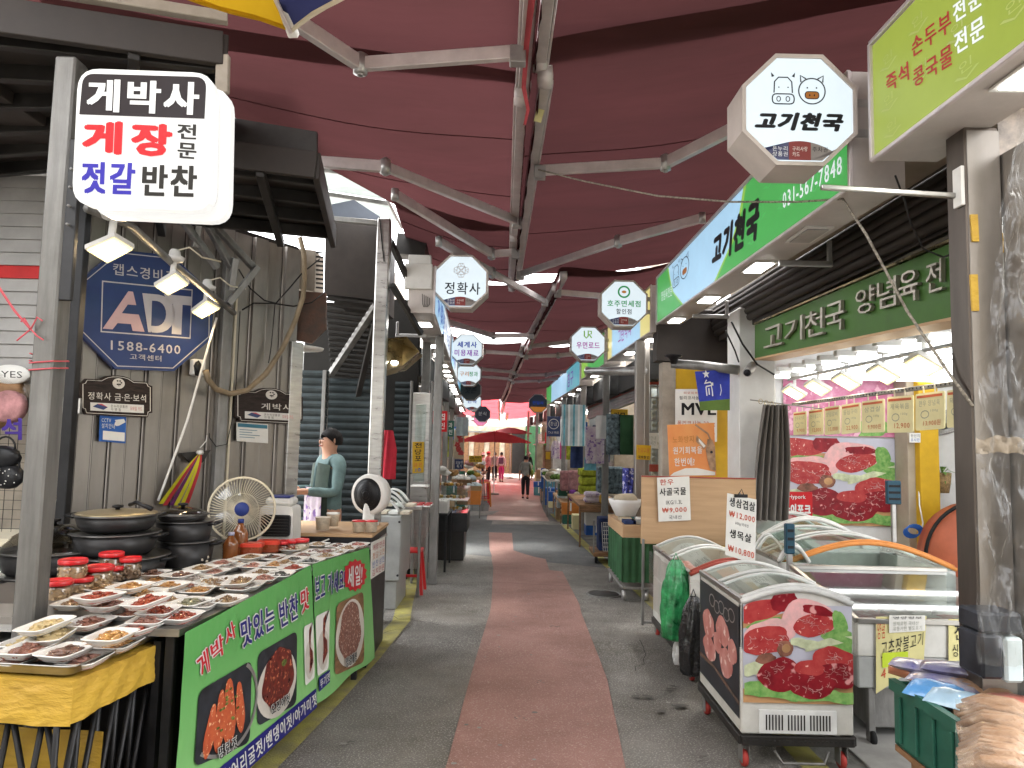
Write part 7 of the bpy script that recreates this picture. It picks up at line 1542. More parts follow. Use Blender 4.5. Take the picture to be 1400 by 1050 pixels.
for k in(.3,.7):mb=MB();z=a.z+(b_.z-a.z)*k;mb.lathe([(.03,0),(.03,.01),(.001,.01)],((a.x+b_.x)/2,8.7,z),12,0,Matrix.Rotation(PI/2,3,'X'));mb.build('socket','alu_grey',t)
mb=MB();mb.tube([atY(1268,660,8.68),atY(1256,662,8.5),atY(1257,690,8.35),atY(1262,715,8.35),atY(1258,735,8.3)],.008,6);solo(mb,'cable','white_plastic','white cable curving down across the yellow column','cable')
mb=MB()
for k in range(5):mb.tube([atY(1246,728,8.2)+Vector((.09*math.cos(a)+.01*k,.0,.06*math.sin(a)+.008*k))for a in[2*PI*i/14 for i in range(15)]],.008,5)
solo(mb,'cable_coil','blue_plastic','coil of bright blue cable beside the digital scale','cable')
fan(1290,578,8.5,.3,R(0),R(60),'ceiling hung fan tilted above the plant basket','alu_grey','blade_clear','black_plastic',floor=2.1)
paper('wall_notice','small white and blue notice on the yellow column',[(1243,592),(1258,592),(1258,605),(1243,605)],[('원산지',.1,.1,.9,.45,'brush_black',0),('표시판',.1,.55,.9,.9,'print_blue',0)],'paper_white',Plane((5,8.39,2),(0,-1,0)))
# ------- plywood screen, posters, flag
t=thing('plywood_screen','tall plywood screen with red taped top edge behind the second freezer','screen',(1.75,7.05,0));a=atY(877,652,7.05);b_=atY(1034,740,7.05)
part('panel','wood_light',t,a.x,b_.x,7.05,7.07,b_.z-.05,a.z);part('tape','trim_red',t,a.x,b_.x,7.04,7.08,a.z+.001,a.z+.012)
for a_,b2 in(((a.x+.02,7.04,0),(a.x+.02,7.04,b_.z)),((a.x+.02,7.04,.03),(a.x+.5,7.04,.03)),((a.x+.5,7.04,0),(a.x+.5,7.04,b_.z))):mb=MB();mb.bar(a_,b2,.025,.025,0,(0,1,0)if a_[2]!=b2[2]else(0,0,1));mb.build('frame','galv',t)
paper('price_paper','white hand lettered paper clipped to the plywood reading 한우 사골국물 9,000',[(898,653),(942,651),(944,711),(900,713)],[('한우',.08,.04,.5,.18,'brush_red',.02),('사골국물',.06,.24,.88,.42,'brush_black',.03),('1KG/1.3L',.25,.53,.75,.62,'brush_black',0),('₩9,000',.12,.69,.88,.82,'brush_red',.02),('국내산',.32,.87,.72,.96,'brush_black',0)],'paper_white',Plane((1.7,7.03,1),(0,-1,0)),.01)
t=paper('price_paper','hanging white price paper reading 생삼겹살 12,000 and 생목살 10,800',[(994,674),(1034,683),(1032,771),(991,758)],[('생삼겹살',.08,.05,.95,.2,'brush_black',.03),('₩12,000',.08,.27,.95,.38,'brush_red',.02),('600g/국내산',.3,.42,.75,.48,'brush_black',0),('생목살',.12,.56,.85,.7,'brush_black',.03),('₩10,800',.08,.82,.95,.94,'brush_red',.02)],'paper_white',Plane((1.7,5.35,1),(0,-1,0)))
mat('paper_pinkish',(.68,.55,.5),.8)
mb=MB();c=atY(1013,678,5.34);mb.bar(c+Vector((-.05,0,0)),c+Vector((.05,0,0)),.012,.025);mb.tube([c+Vector((-.02,0,.01)),c+Vector((0,-.02,.05)),c+Vector((.02,0,.01))],.004,5);mb.build('clip','black_metal',t)
mb=MB();mb.tube([c+Vector((0,.02,.02)),c+Vector((.0,.03,-.3)),(c.x,5.42,.8)],.006,6);mb.build('wire_stand','galv',t)
Yw=8.6
Wn=thing('pharmacy_front','yellow walled shop front between the steel post and the white column','building',(1.9,8.7,0));a=atY(924,500,Yw);b_=atY(1003,660,Yw)
part('wall','yellow_wall',Wn,a.x,b_.x+.1,Yw,Yw+.1,0,2.75);part('lintel','dark_brown_metal',Wn,1.75,2.8,Yw-.05,Yw+.2,2.76,3.4);part('pier','tan_stone',Wn,atY(905,600,Yw).x,a.x-.005,Yw-.02,Yw+.2,0,2.75)
paper('drug_poster','white poster with bold MVL lettering on the yellow wall',[(923,532),(980,532),(980,604),(923,604)],[('피로회복엔',.2,.05,.62,.1,'card_print_red',0),('필리코사놀 고함량',.1,.13,.9,.2,'brush_black',0),('MVL',.15,.26,.98,.5,'ink_dark',.05),('폴리코사놀 20mg',.05,.6,.95,.72,'card_print_red',.01),('+밀크씨슬',.5,.8,.95,.92,'card_print_red',.01)],'paper_white',Plane((2,8.45,1),(0,-1,0)),cat='poster')
mat('poster_orange',(.72,.36,.12),.5,var=.3,scale=1.6,col2=(.66,.2,.06));mat('goat_tan',(.45,.28,.17),.6,var=.3,scale=8)
t=paper('goat_poster','orange poster of a horned goat reading 노화방지 원기회복을 한번에?',[(912,581),(976,578),(979,651),(915,652)],[('노화방지',.1,.22,.55,.36,'poster_orange2' if 0 else 'trim_orange',.02),('원기회복을',.1,.43,.72,.57,'ink_white',.02),('한번에?',.12,.64,.55,.8,'ink_white',.02)],'poster_orange',Plane((1.8,7.5,1),(0,-1,0)),cat='poster')
pg=Plane((1.8,7.49,1),(0,-1,0));fm=qmap(pg.hit,(912,581),(976,578),(979,651),(915,652),.0)
mb=MB();g1=lambda u,v,z=0:fm(u,v)+Vector((0,-.0035,0));g2=lambda u,v,z=0:fm(u,v)+Vector((0,-.0045,0))
mb.poly([(.02,.98),(.98,.98),(.98,.92),(.6,.84),(.35,.84),(.1,.92)],g1,1);mb.poly([(.85,.3),(.95,.32),(1,.45),(1,.9),(.88,.88),(.83,.7),(.8,.5)],g2,0)
mb.stroke([(.92,.34),(.86,.2),(.74,.12),(.6,.02)],.035,g2,0);mb.poly([(.82,.42),(.62,.22),(.6,.34),(.76,.5)],g2,0);mb.poly([(.8,.43),(.66,.28),(.66,.34),(.76,.46)],lambda u,v,z=0:fm(u,v)+Vector((0,-.0055,0)),1);mb.poly(circ(.92,.55,.03,.025,10),lambda u,v,z=0:fm(u,v)+Vector((0,-.0055,0)),2)
mb.build('goat_print',['goat_tan','paper_white','ink_dark'],t)
t=thing('blue_banner_flag','small blue and green hanging flag with white star and goat','flag',atY(975,565,7.4));pf=Plane((2,7.4,2),(0,-1,0));mat('flag_blue',(.04,.06,.42),.6,var=.2);mat('flag_green',(.12,.2,.04),.6)
fm=qmap(pf.hit,(950,508),(998,505),(998,561),(958,565),0);mb=MB();mb.grid(lambda u,v:fm(u,v*.72)+Vector((0,.01*math.sin(u*9),0)),8,4);mb.build('cloth','flag_blue',t)
mb=MB();mb.grid(lambda u,v:fm(u,.72+(.28*v)*(1-.25*(1-u)))+Vector((0,.01*math.sin(u*9),0)),8,2);mb.build('hem','flag_green',t)
mb=MB();f2=lambda u,v,z=0:fm(u,v)+Vector((0,-.014,0));mb.poly([(.3+(.11 if i%2==0 else .045)*math.cos(PI*i/5-PI/2),.08+(.11 if i%2==0 else .045)*math.sin(PI*i/5-PI/2))for i in range(10)],f2)
for s_ in([(.3,.22),(.22,.3),(.4,.28),(.48,.36)],[(.26,.38),(.42,.36),(.44,.5),(.44,.62)],[(.26,.38),(.26,.6)],[(.34,.42),(.34,.58)],[(.42,.36),(.48,.3)]):mb.stroke(s_,.035,f2)
mb.stroke([(.7,.35),(.72,.5),(.68,.62)],.02,f2);mb.build('print','ink_white',t)
t=thing('security_camera','grey cylinder security camera under the end of the green board','camera',atY(1022,512,7.2));c=atY(1023,503,7.2)
mb=MB();mb.tube([c+Vector((-.05,-.12,-.06)),c+Vector((.06,.05,.03))],.045,14);mb.build('body','alu_grey',t);mb=MB();mb.tube([c+Vector((-.055,-.13,-.064)),c+Vector((-.045,-.11,-.056))],.035,14);mb.build('lens','ink_dark',t);mb=MB();mb.bar(c+Vector((.05,.05,.04)),c+Vector((.06,.1,.2)),.02,.02);mb.build('bracket','white_paint',t)
mb=MB();mb.tube([atY(918,497,7.6),atY(960,500,7.5),atY(1010,506,7.3)],.05,12);solo(mb,'duct_pipe','galv','grey pipe running level above the goat poster','pipe')
t=thing('hanging_speaker','small black ceiling fixture at the left end of the level pipe','fixture',atY(921,500,7.5));c=atY(921,490,7.5);mb=MB();mb.lathe([(.03,-.06),(.05,0),(.09,.02),(.09,.035),(.03,.04)],c,14);mb.build('body','black_plastic',t)
mb=MB();mb.tube([atY(1000,440,7.0),atY(1015,470,7.1),atY(1035,498,7.2),atY(1058,512,7.3)],.01,6);mb.tube([atY(992,452,7.0),atY(1005,480,7.1),atY(1010,495,7.2)],.008,6);solo(mb,'cable_bundle','cable','tangle of black cables where the green board ends','cable')
# ------- bags hung on the second freezer
def bag(px0,px1,py0,py1,Y,m,lab,seed=0):
 t=thing('plastic_bag',lab,'bag',atY((px0+px1)/2,py1,Y),0,'plastic bags hung on the second freezer');a=atY(px0,py0,Y);b_=atY(px1,py1,Y);w=(b_.x-a.x)/2;cx=(a.x+b_.x)/2;h=a.z-b_.z
 def fn(u,v):
  an=2*PI*u;r_=w*(.3+.8*math.sin(min(1,v*1.15)**.7*PI*.62))*(1-.35*max(0,v-.9)*8*.3);k=1+.2*math.sin(an*5+v*6+seed)*(1-v*.6)+.07*math.sin(an*11+v*3+seed)+.09*abs(noise.noise(Vector((math.cos(an)*4,math.sin(an)*4,v*9+seed))))+.15*noise.noise(Vector((math.cos(an)*2,math.sin(an)*2,v*5+seed)))
  if v>.97:r_*=.3
  return Vector((cx+math.cos(an)*r_*k,Y+math.sin(an)*r_*.6*k,a.z-h*v))
 mb=MB();mb.grid(fn,56,26);mb.build('bag',m,t);mb=MB();mb.tube([Vector((cx-w*.3,Y,a.z-.02)),Vector((cx,Y,a.z+.05)),Vector((cx+w*.3,Y,a.z-.02))],.006,6);mb.build('handle',m,t)
mat('bag_green',(.04,.36,.12),.3,var=.35,scale=9,coat=.25,bump=1.0,bscale=30);mat('bag_black',(.015,.015,.017),.25,coat=.4,bump=.8,bscale=40);mat('bag_white',(.68,.68,.68),.35,bump=.6,bscale=40)
bag(907,941,765,877,5.45,'bag_green','translucent green plastic bag hanging at the freezer corner',1);bag(932,964,815,925,5.3,'bag_black','black plastic bag hanging in front of the freezer',2);bag(922,944,870,910,5.5,'bag_white','white plastic bag bulging below the green one',3)
# ================================================================ plastic wrapped shelf at the right edge
t=thing('wrapped_shelf','shelf of goods wrapped in crumpled clear film at the right edge','shelf',(2.35,2.9,0))
part('back_board','post_grey',t,2.05,3.2,3.0,3.03,0,3.1);part('shelf_board','galv',t,2.04,3.1,2.6,2.98,.86,.89)
part('side_plate','stainless',t,2.035,2.06,2.75,2.99,.9,3.0)
pw=Plane((2.2,2.85,2),(0,-1,0))
def flat(nm,m,x0,x1,z0,z1,y,th=.006):return part(nm,m,t,x0,x1,y,y+th,z0,z1,0)
a=atY(1364,308,2.9);flat('white_card','paper_white',a.x,a.x+.5,atY(1364,400,2.9).z,a.z,2.9);a2=atY(1366,225,2.92);flat('grey_card','pack_pale',a2.x,a2.x+.5,a.z+.03,atY(1366,175,2.92).z+.1,2.92)
mb=MB();pq=Plane((2,2.897,2),(0,-1,0));mb.text('0 6 2',qmap(pq.hit,(1374,340),(1398,338),(1398,351),(1374,353),0),0,.03);mb.text('7 3',qmap(pq.hit,(1384,356),(1404,355),(1404,366),(1384,367),0),0,.03);mb.text('5',qmap(pq.hit,(1386,372),(1402,372),(1402,398),(1386,398),0),0,.06);mb.text('55',qmap(Plane((2,2.915,2),(0,-1,0)).hit,(1372,248),(1398,246),(1398,268),(1372,270),0),0,.05);mb.build('number_print','ink_dark',t)
flat('orange_strip','yellow_tape',a.x,a.x+.5,atY(1366,345,2.896).z,atY(1366,318,2.896).z-.0,2.8965,.002)
a=atY(1362,420,2.93);flat('pale_sheet','paper_white',a.x,a.x+.1,atY(1362,830,2.93).z,a.z,2.93);a=atY(1389,430,2.92);flat('yellow_sheet','yellow_wall',a.x,a.x+.3,atY(1389,830,2.92).z,a.z,2.92)
for k,(px0,px1,py0,py1,m_)in enumerate([(1342,1374,868,930,'pic_dark'),(1374,1402,872,935,'cloth_pale'),(1342,1400,838,868,'pic_dark')]):
 a=atY(px0,py0,2.75);b_=atY(px1,py1,2.75);part('packet',m_,t,a.x,b_.x,2.75,2.9,b_.z,a.z,.01)
def filmf(u,v):
 p=atY(1338+90*u+(60*(1-v)**3 if v<.45 else 0)*(1-u),150+760*v,2.72);n_=noise.noise(Vector((u*5,v*14,1)))*.05+noise.noise(Vector((u*13,v*30,4)))*.022;return p+Vector((0,n_,0))
mb=MB();mb.grid(filmf,30,110);mb.build('film_cover','film',t)
mb=MB();mb.grid(lambda u,v:atY(1334+80*u,598+22*v+6*noise.noise(Vector((u*4,v*3,0))),2.7)+Vector((0,.02*noise.noise(Vector((u*9,v*4,3))),0)),20,4);mat('tape_tan',(.26,.21,.15),.5,bump=.7,bscale=20,alpha=.75);mb.build('tape_band','tape_tan',t)
# ================================================================ green crate of goods, front right
t=thing('green_crate','dark green plastic crate heaped with packets at the lower right corner','crate',(1.95,2.95,.5))
R0_=atZ(1222,930,.76);R1_=atZ(1336,1002,.76)
d1=(R1_-R0_).normalized();d2=Vector((-d1.y,d1.x,0));d2=d2 if d2.x>0 else-d2;R1_=R0_+d1*.62
def quadbox(nm,m,p,q,th,z0,z1,par):mb=MB();n_=(q-p).normalized();s_=Vector((-n_.y,n_.x,0))*th;mb.prism([Vector((p.x,p.y,z0)),Vector((q.x,q.y,z0)),Vector((q.x,q.y,z0))+s_,Vector((p.x,p.y,z0))+s_],(0,0,z1-z0));return mb.build(nm,m,par)
mat('green_pale',(.1,.3,.28),.4,coat=.3)
quadbox('side','green_plastic',R0_,R1_,.01,.5,.755,t);quadbox('rim','green_plastic',R0_-d1*.015-d2*.015,R1_+d1*.015-d2*.015,.03,.72,.765,t)
quadbox('side','green_plastic',R0_+d2*.5,R1_+d2*.5,.01,.5,.755,t);quadbox('side','green_plastic',R0_+d2*.01,R0_+d2*.5,.01,.5,.755,t);quadbox('side','green_plastic',R1_,R1_+d2*.5,.01,.5,.755,t)
mb=MB();mb.prism([R0_+Vector((0,0,-.26)),R1_+Vector((0,0,-.26)),R1_+d2*.5+Vector((0,0,-.26)),R0_+d2*.5+Vector((0,0,-.26))],(0,0,.01));mb.build('bottom','green_plastic',t)
for k in range(5):
 p=R0_+d1*(.06+.12*k)-d2*.008;mb=MB();mb.bar(p+Vector((0,0,-.24)),p+Vector((0,0,-.05)),.012,.012,0,(1,0,0));mb.build('rib','green_plastic',t)
t=thing('crate_stand','dark wooden stand under the green crate','stand',(1.95,2.9,0))
for u,v in((.08,.06),(.54,.06),(.08,.44),(.54,.44)):p=R0_+d1*u+d2*v;mb=MB();mb.bar((p.x,p.y,0),(p.x,p.y,.47),.05,.05,0,(1,0,0));mb.build('leg','wood_mid',t)
mb=MB();mb.prism([Vector((p.x,p.y,.47))for p in(R0_,R1_,R1_+d2*.5,R0_+d2*.5)],(0,0,.025));mb.build('top','wood_mid',t)
mat('pack_print',(.5,.47,.45),.3,var=.6,scale=12,col2=(.12,.12,.3),coat=.5,speck=(18,(.5,.25,.1),.6));mat('pack_blue',(.12,.35,.7),.25,coat=.5,bump=.4);mat('pack_sky',(.4,.58,.72),.25,coat=.5);mat('pack_pink',(.6,.22,.17),.3,coat=.4,bump=.5);mat('seafood_tan',(.3,.17,.09),.45,var=.3,scale=14,col2=(.42,.28,.18),coat=.4,bump=.5);mat('pack_black',(.06,.05,.07),.3,coat=.6,var=.5,scale=8,col2=(.2,.2,.35));mat('pack_orange',(.55,.2,.1),.3,coat=.4)
def pouch(px,py,z,l,w,h,rz,m,lab,tilt=(0,0),nm='food_packet'):
 p=atZ(px,py,z);t=thing(nm,lab,'packet',p,0,'packets heaped in and beside the green crate');M=Matrix.Rotation(R(rz),3,'Z')@Matrix.Rotation(R(tilt[0]),3,'X')@Matrix.Rotation(R(tilt[1]),3,'Y')
 mb=MB()
 for s_ in(1,-1):
  mb.grid(lambda u,v:p+M@Vector(((u-.5)*l,(v-.5)*w,s_*h/2*(math.sin(PI*u)*math.sin(PI*v))**.35*(1+.25*noise.noise(Vector((u*7,v*7,px)))))),14,9)
 mb.build('pouch',m,t);return t
pouch(1262,912,.82,.25,.13,.05,-38,'pack_print','printed packet topmost at the far end of the green crate');pouch(1305,915,.84,.25,.13,.05,-30,'pack_black','black and violet printed packet beside the topmost one')
pouch(1290,932,.8,.26,.14,.05,-40,'pack_print','printed packet in the middle of the heap');pouch(1240,920,.78,.16,.05,.09,-60,'pack_orange','orange brown packet standing at the far crate corner',(60,0))
pouch(1277,945,.78,.2,.13,.06,-52,'pack_blue','bright blue plastic packet sagging over the crate rim',(20,0));pouch(1310,958,.78,.22,.12,.06,-48,'pack_sky','pale blue packet next to the bright blue one',(16,0));pouch(1340,940,.8,.22,.14,.05,-30,'seafood_tan','pack of dried fish at the back of the heap')
pouch(1385,963,.78,.2,.12,.07,-20,'pack_pink','salmon pink packet at the right edge',(0,0));pouch(1352,962,.77,.16,.1,.05,-30,'pack_sky','second pale blue packet, partly below the dried fish')
t=thing('dried_squid_bundle','film wrapped bundle of long tan dried squid at the lower right corner','food',atZ(1370,1010,.78));q=random.Random(4)
for k in range(16):
 u0=k/16;a=atZ(1312+q.uniform(-4,4),960+95*u0,.79+q.uniform(-.01,.02));b_=atZ(1430,985+95*u0,.80+q.uniform(0,.03));mb=MB()
 mb.tube([a,a.lerp(b_,.3)+Vector((0,0,.03)),a.lerp(b_,.65)+Vector((0,0,.035+q.uniform(-.01,.01))),b_],[.008,.022,.026,.02],8);mb.build('squid','seafood_tan',t)
mb=MB();mb.grid(lambda u,v:atZ(1306+130*u,955+25*u+100*v,.85+.02*noise.noise(Vector((u*6,v*6,2)))),16,14);mb.build('film','film',t)
t=thing('goods_table','low dark table under the dried squid bundle','table',atZ(1400,1040,0));c=atZ(1390,1010,.75)
mb=MB();A_=[atZ(1300,962,.74),atZ(1445,962,.74),atZ(1500,1100,.74),atZ(1330,1100,.74)];mb.prism(A_,(0,0,.02));mb.build('top','wood_mid',t)
for p in A_:mb=MB();ce=sum(A_,Vector())/4;p2=p.lerp(ce,.12);mb.bar((p2.x,p2.y,0),(p2.x,p2.y,.735),.04,.04,0,(1,0,0));mb.build('leg','wood_mid',t)
pouch(1392,905,.9,.14,.12,.08,-20,'yellow_wall','shiny yellow bag hanging over the wrapped shelf edge',(50,0))
# ================================================================ the rows of shops further down the alley
ORD=['first','second','third','fourth','fifth','sixth','seventh','eighth']
def bay(side,y0,y1,lab,kind,n):
 s_=-1 if side=='L' else 1;XF=XL if side=='L' else XR
 fx=XF((y0+y1)/2)+s_*.1;g=gz(y0);sx=fx+s_*.75
 t=thing('shop_building',lab,'shop',(sx,(y0+y1)/2,g))
 def P_(nm,m,xa,xb,ya,yb,za,zb,b=None):return part(nm,m,t,min(xa,xb),max(xa,xb),ya,yb,za,zb,b)
 P_('post','stainless' if n%2 else 'galv',fx,fx+s_*.11,y0,y0+.11,g,3.4,.006)
 P_('header','header_dark',fx+s_*.14,fx+s_*.3,y0+.12,y1,2.62,3.02)
 P_('party_wall','stainless' if kind=='steel' else('shop_warm' if n%2 else 'shop_pale'),sx,sx+s_*2.8,y0,y0+.12,g,2.9)
 P_('back_wall','shop_pale',sx+s_*2.6,sx+s_*2.7,y0+.13,y1,g,2.9);P_('ceiling','shop_white',sx-s_*.4,sx+s_*2.6,y0+.13,y1,2.72,2.78)
 P_('upper_wall','plaster' if n%2 else 'tan_stone',sx+s_*.1,sx+s_*.25,y0,y1,3.0,5.2 if side=='R' else 4.5)
 for k in range(max(1,int((y1-y0)/1.3))):
  y=y0+.5+k*1.2;P_('ceiling_lamp','lamp_down',sx+s_*.1,sx+s_*1.6,y,y+.1,2.66,2.69)
 if kind=='glass':
  m=max(2,int((y1-y0)/.9));w=(y1-y0-.12)/m
  for k in range(m+1):y=y0+.12+k*w;P_('window_frame','stainless_bright',sx,sx+s_*.05,y-.025,y+.025,g,2.7,.004)
  for k in range(m):P_('window','clear_glass',sx+s_*.02,sx+s_*.03,y0+.12+k*w+.03,y0+.12+(k+1)*w-.03,g+.4,2.45)
  P_('sill_panel','stainless',sx,sx+s_*.04,y0+.12,y1,g,g+.38);P_('top_panel','paper_white',sx-s_*.01,sx+s_*.03,y0+.12,y1,2.46,2.7)
 elif kind=='shutter':
  h=.1
  for k in range(26):
   z=g+.0+k*h
   if z>2.6:break
   mb=MB();mb.add([Vector((sx+q[0]*s_,y,z+q[1]))for y in(y0+.14,y1-.02)for q in((0,0),(-.02,.04),(-.022,.06),(0,.095))],[(i,i+1,5+i,4+i)for i in range(3)]);mb.build('shutter_slat','shutter_grey' if side=='R' else 'shutter_dark',t)
 if kind!='shutter':
  q=random.Random(n*7+(1 if side=='L' else 2));cols=['cloth_beige','red_plastic','cloth_teal','paper_white','yellow_tape','cloth_magenta','wood_mid','veg','cloth_white']
  for z in(.5,1.0,1.5,2.0):
   P_('shelf','wood_light',sx+s_*1.0,sx+s_*1.4,y0+.2,y1-.05,g+z,g+z+.02);mb=MB();y=y0+.25
   while y<y1-.3:
    w=q.uniform(.12,.3);hh=q.uniform(.12,.36);mb.box((sx+s_*1.2,y+w/2,g+z+.02+hh/2),(.3,w*.9,hh),q.randrange(len(cols)),None,.01);y+=w
   o=mb.build('stock',cols,t);o['kind']='stuff'
 return t
LBAYS=[(9.7,12.9,'bakery bay with steel posts and a lit glass front, just past the yellow pawn sign','glass'),(13.1,16.3,'beauty supply bay with glass front behind the stacked crates','glass'),(16.5,20.3,'sweets bay beyond the crates on the jewellery side','glass'),(20.5,24.8,'hanbok bay behind the orange stools','open'),(25.0,29.8,'snack bay beside the red parasol','open'),(30,36,'dim shop bay past the red parasol','glass'),(36.2,44,'last shop bay on the parasol side','shutter')]
for i,(a,b_,lb,k)in enumerate(LBAYS):bay('L',a,b_,lb,k,i)
RBAYS=[(9.4,12.4,'shop bay with grey red striped shutter beside the steel post, past the goat poster','shutter'),(12.6,15.4,'bedding shop bay with hanging cushions and blankets','open'),(15.6,19.2,'bay with the hanging blue striped roll','glass'),(19.4,24.4,'bay behind the round blue tax refund sign','open'),(24.6,30,'bay with menu boards on the far right','open'),(30.2,36.5,'far right bay near the white umbrella','glass'),(36.7,44,'last shop bay before the green pillar','shutter')]
for i,(a,b_,lb,k)in enumerate(RBAYS):bay('R',a,b_,lb,k,i+1)
g=gz(48)
t=thing('end_building','building closing the alley, with brown boarded front and a tall green pillar','building',(0,50,g))
for k in range(14):part('board','wood_mid' if k%3 else 'shop_warm',t,-4+k*.36,-4+k*.36+.34,49.9,50,g,2.3)
part('pillar','cloth_green',t,1.0,2.0,48.5,49,g,2.8);part('side_panel','cloth_green',t,2.6,4.0,49.4,49.6,g,2.0);part('door_opening','dark_void',t,.1,.98,49.7,49.95,g,2.4);part('upper_wall','shop_pale',t,-9,9,50.2,50.5,g,5.0);part('fascia','cloth_beige',t,-5,5,49.6,49.8,2.42,2.75)
for s_,lb in((-1,'pale block beyond the alley end, left'),(1,'pale block beyond the alley end, right')):
 t=thing('side_building',lb,'building',(s_*8,50,g));part('wall','plaster',t,min(s_*5,s_*12),max(s_*5,s_*12),44.5,60,g,7)
 for k in range(3):part('window','pic_dark',t,s_*5-.02 if s_>0 else-5,5 if s_>0 else-4.98,46+k*2,47+k*2,3.4,4.6)
    # ------- left middle: roller shutter, steel door with pawn sign, pole
t=thing('roller_shutter_front','dark green grey roller shutter between the tall pole and the steel door','shutter',(-1.5,9.2,0))
shutter(538,563,9.3,gz(9),2.5,'shutter_dark',t);mb=MB();mb.bx(-2.4,-1.25,9.35,9.5,0,3.6);mb.build('wall','dark_void',t)
a=atY(562,600,9.2).x;b_=atY(587,600,9.2).x
t=thing('steel_door','polished stainless door panel with an oval window shape, carrying the yellow pawn sign','door',((a+b_)/2,9.2,gz(9.2)))
part('leaf','stainless_bright',t,a,b_,9.2,9.25,.1,2.35,.006);part('window','clear_glass',t,a+.05,b_-.05,9.185,9.195,1.2,2.2);part('edge_left','galv',t,a-.03,a-.003,9.17,9.27,0,2.5);part('edge_right','galv',t,b_+.003,b_+.03,9.17,9.27,0,2.5)
pz=Plane((-1.2,9.15,1.7),(0,-1,0))
paper('pawn_sign','vertical yellow pawn shop sign lettered 전당포 on the steel door',[(564,604),(580,604),(579,646),(564,647)],[('전',.2,.03,.8,.2,'ink_dark',.03),('당',.2,.24,.8,.42,'ink_dark',.03),('포',.2,.45,.8,.62,'ink_dark',.03),('금·은',.12,.68,.88,.8,'card_print_red',.02),('2층',.2,.84,.8,.96,'print_blue',.02)],'yellow_wall',pz,cat='sign')
t=thing('street_pole','grey square pole in front of the bakery','pole',(atY(594,690,9.0).x,9.0,gz(9)));x=t.location.x;part('shaft','galv',t,x-.05,x+.05,9.0,9.1,gz(9),3.1,.006)
t=thing('red_jacket','dark red jacket hanging behind the side counter','jacket',atY(528,650,7.4));a=atY(519,588,7.3);b_=atY(541,655,7.3)
mb=MB()
for k in range(2):mb.grid(lambda u,v:Vector((a.x+(b_.x-a.x)*(.5+(u-.5)*(.5+.5*min(1,v*2.5))),7.3+(.05 if k else-.05)*math.sin(PI*u)+.012*math.sin(u*20+v*3),a.z+(b_.z-a.z)*v)),14,10)
mb.build('cloth','cloth_red',t)
# ------- deli case, steel table, wire basket, stools
def tb(name,lab,cat,px0,px1,pyt,Y0,Y1,m_top,m_leg,th=.03,grp=None,legs=True):
 a=atY(px0,pyt,Y0);b_=atY(px1,pyt,Y0);g=gz(Y0);t=thing(name,lab,cat,((a.x+b_.x)/2,(Y0+Y1)/2,g),0,grp)
 part('top',m_top,t,a.x,b_.x,Y0,Y1,a.z-th,a.z)
 if legs:
  for x in(a.x+.02,b_.x-.02):
   for y in(Y0+.02,Y1-.02):part('leg',m_leg,t,x-.015,x+.015,y-.015,y+.015,g,a.z-th-.001)
 return t,a,b_
c0=atY(521,705,7.5);c1=atY(549,705,7.5);zc=c0.z;g=gz(7.5)
t=thing('deli_case','grey cabinet with two curved clear lids behind the side counter','display case',((c0.x+c1.x)/2,7.8,g))
part('cabinet','freezer_grey',t,c0.x-.1,c1.x,7.5,8.25,g+.3,zc,.01);part('base','freezer_grey',t,c0.x-.1,c1.x-.03,7.55,8.2,g,g+.295,.01)
for k,(yy,zo)in enumerate(((7.5,0),(7.85,.05))):
 mb=MB();mb.grid(lambda u,v:Vector((c0.x-.12+(c1.x-c0.x+.1)*u,yy+.33*v,zc+zo+.16*math.sin(PI*(.15+.8*u))+.02)),12,2);l_=mb.build('curved_lid','lid_pane',t)
 for y2 in(yy,yy+.33):mb=MB();mb.tube([(c0.x-.12+(c1.x-c0.x+.1)*u,y2,zc+zo+.16*math.sin(PI*(.15+.8*u))+.02)for u in[i/12 for i in range(13)]],.014,6);mb.build('lid_frame','trim_white',l_)
 for j in range(3):part('pan','paper_white' if j%2 else 'garlic',t,c0.x-.05+j*.12,c0.x+.05+j*.12,yy+.04,yy+.28,zc+zo+.01,zc+zo+.04)
for(x,z)in((c1.x-.02,zc-.06),(c1.x-.02,g+.36)):mb=MB();mb.lathe([(.012,0),(.012,.01),(.001,.01)],(x,7.498,z),8,0,Matrix.Rotation(PI/2,3,'X'));mb.build('bolt','black_metal',t)
t,a,b_=tb('steel_table','narrow stainless table with clear side guard and red packs','table',551,577,694,8.2,9.0,'stainless','galv')
mb=MB();mb.grid(lambda u,v:Vector((b_.x+.02+.05*math.sin(v*3),8.15+.8*u,a.z-.35+.65*v)),4,8);mb.build('side_guard','film',t);part('top_sheet','foam',t,a.x,b_.x,8.75,8.95,a.z+.2,a.z+.22)
for k in range(6):p=Vector((a.x+.08+.09*(k%3),8.35+.2*(k//3),a.z+.003));u_=thing('meat_pack',f'red meat pack on the narrow steel table, {["front left","front middle","front right","back left","back middle","back right"][k]}','packet',p,0,'red packs on the steel table');part('tray','foam',u_,p.x-.04,p.x+.04,p.y-.07,p.y+.07,p.z,p.z+.015);part('meat','meat_red',u_,p.x-.035,p.x+.035,p.y-.06,p.y+.06,p.z+.016,p.z+.03)
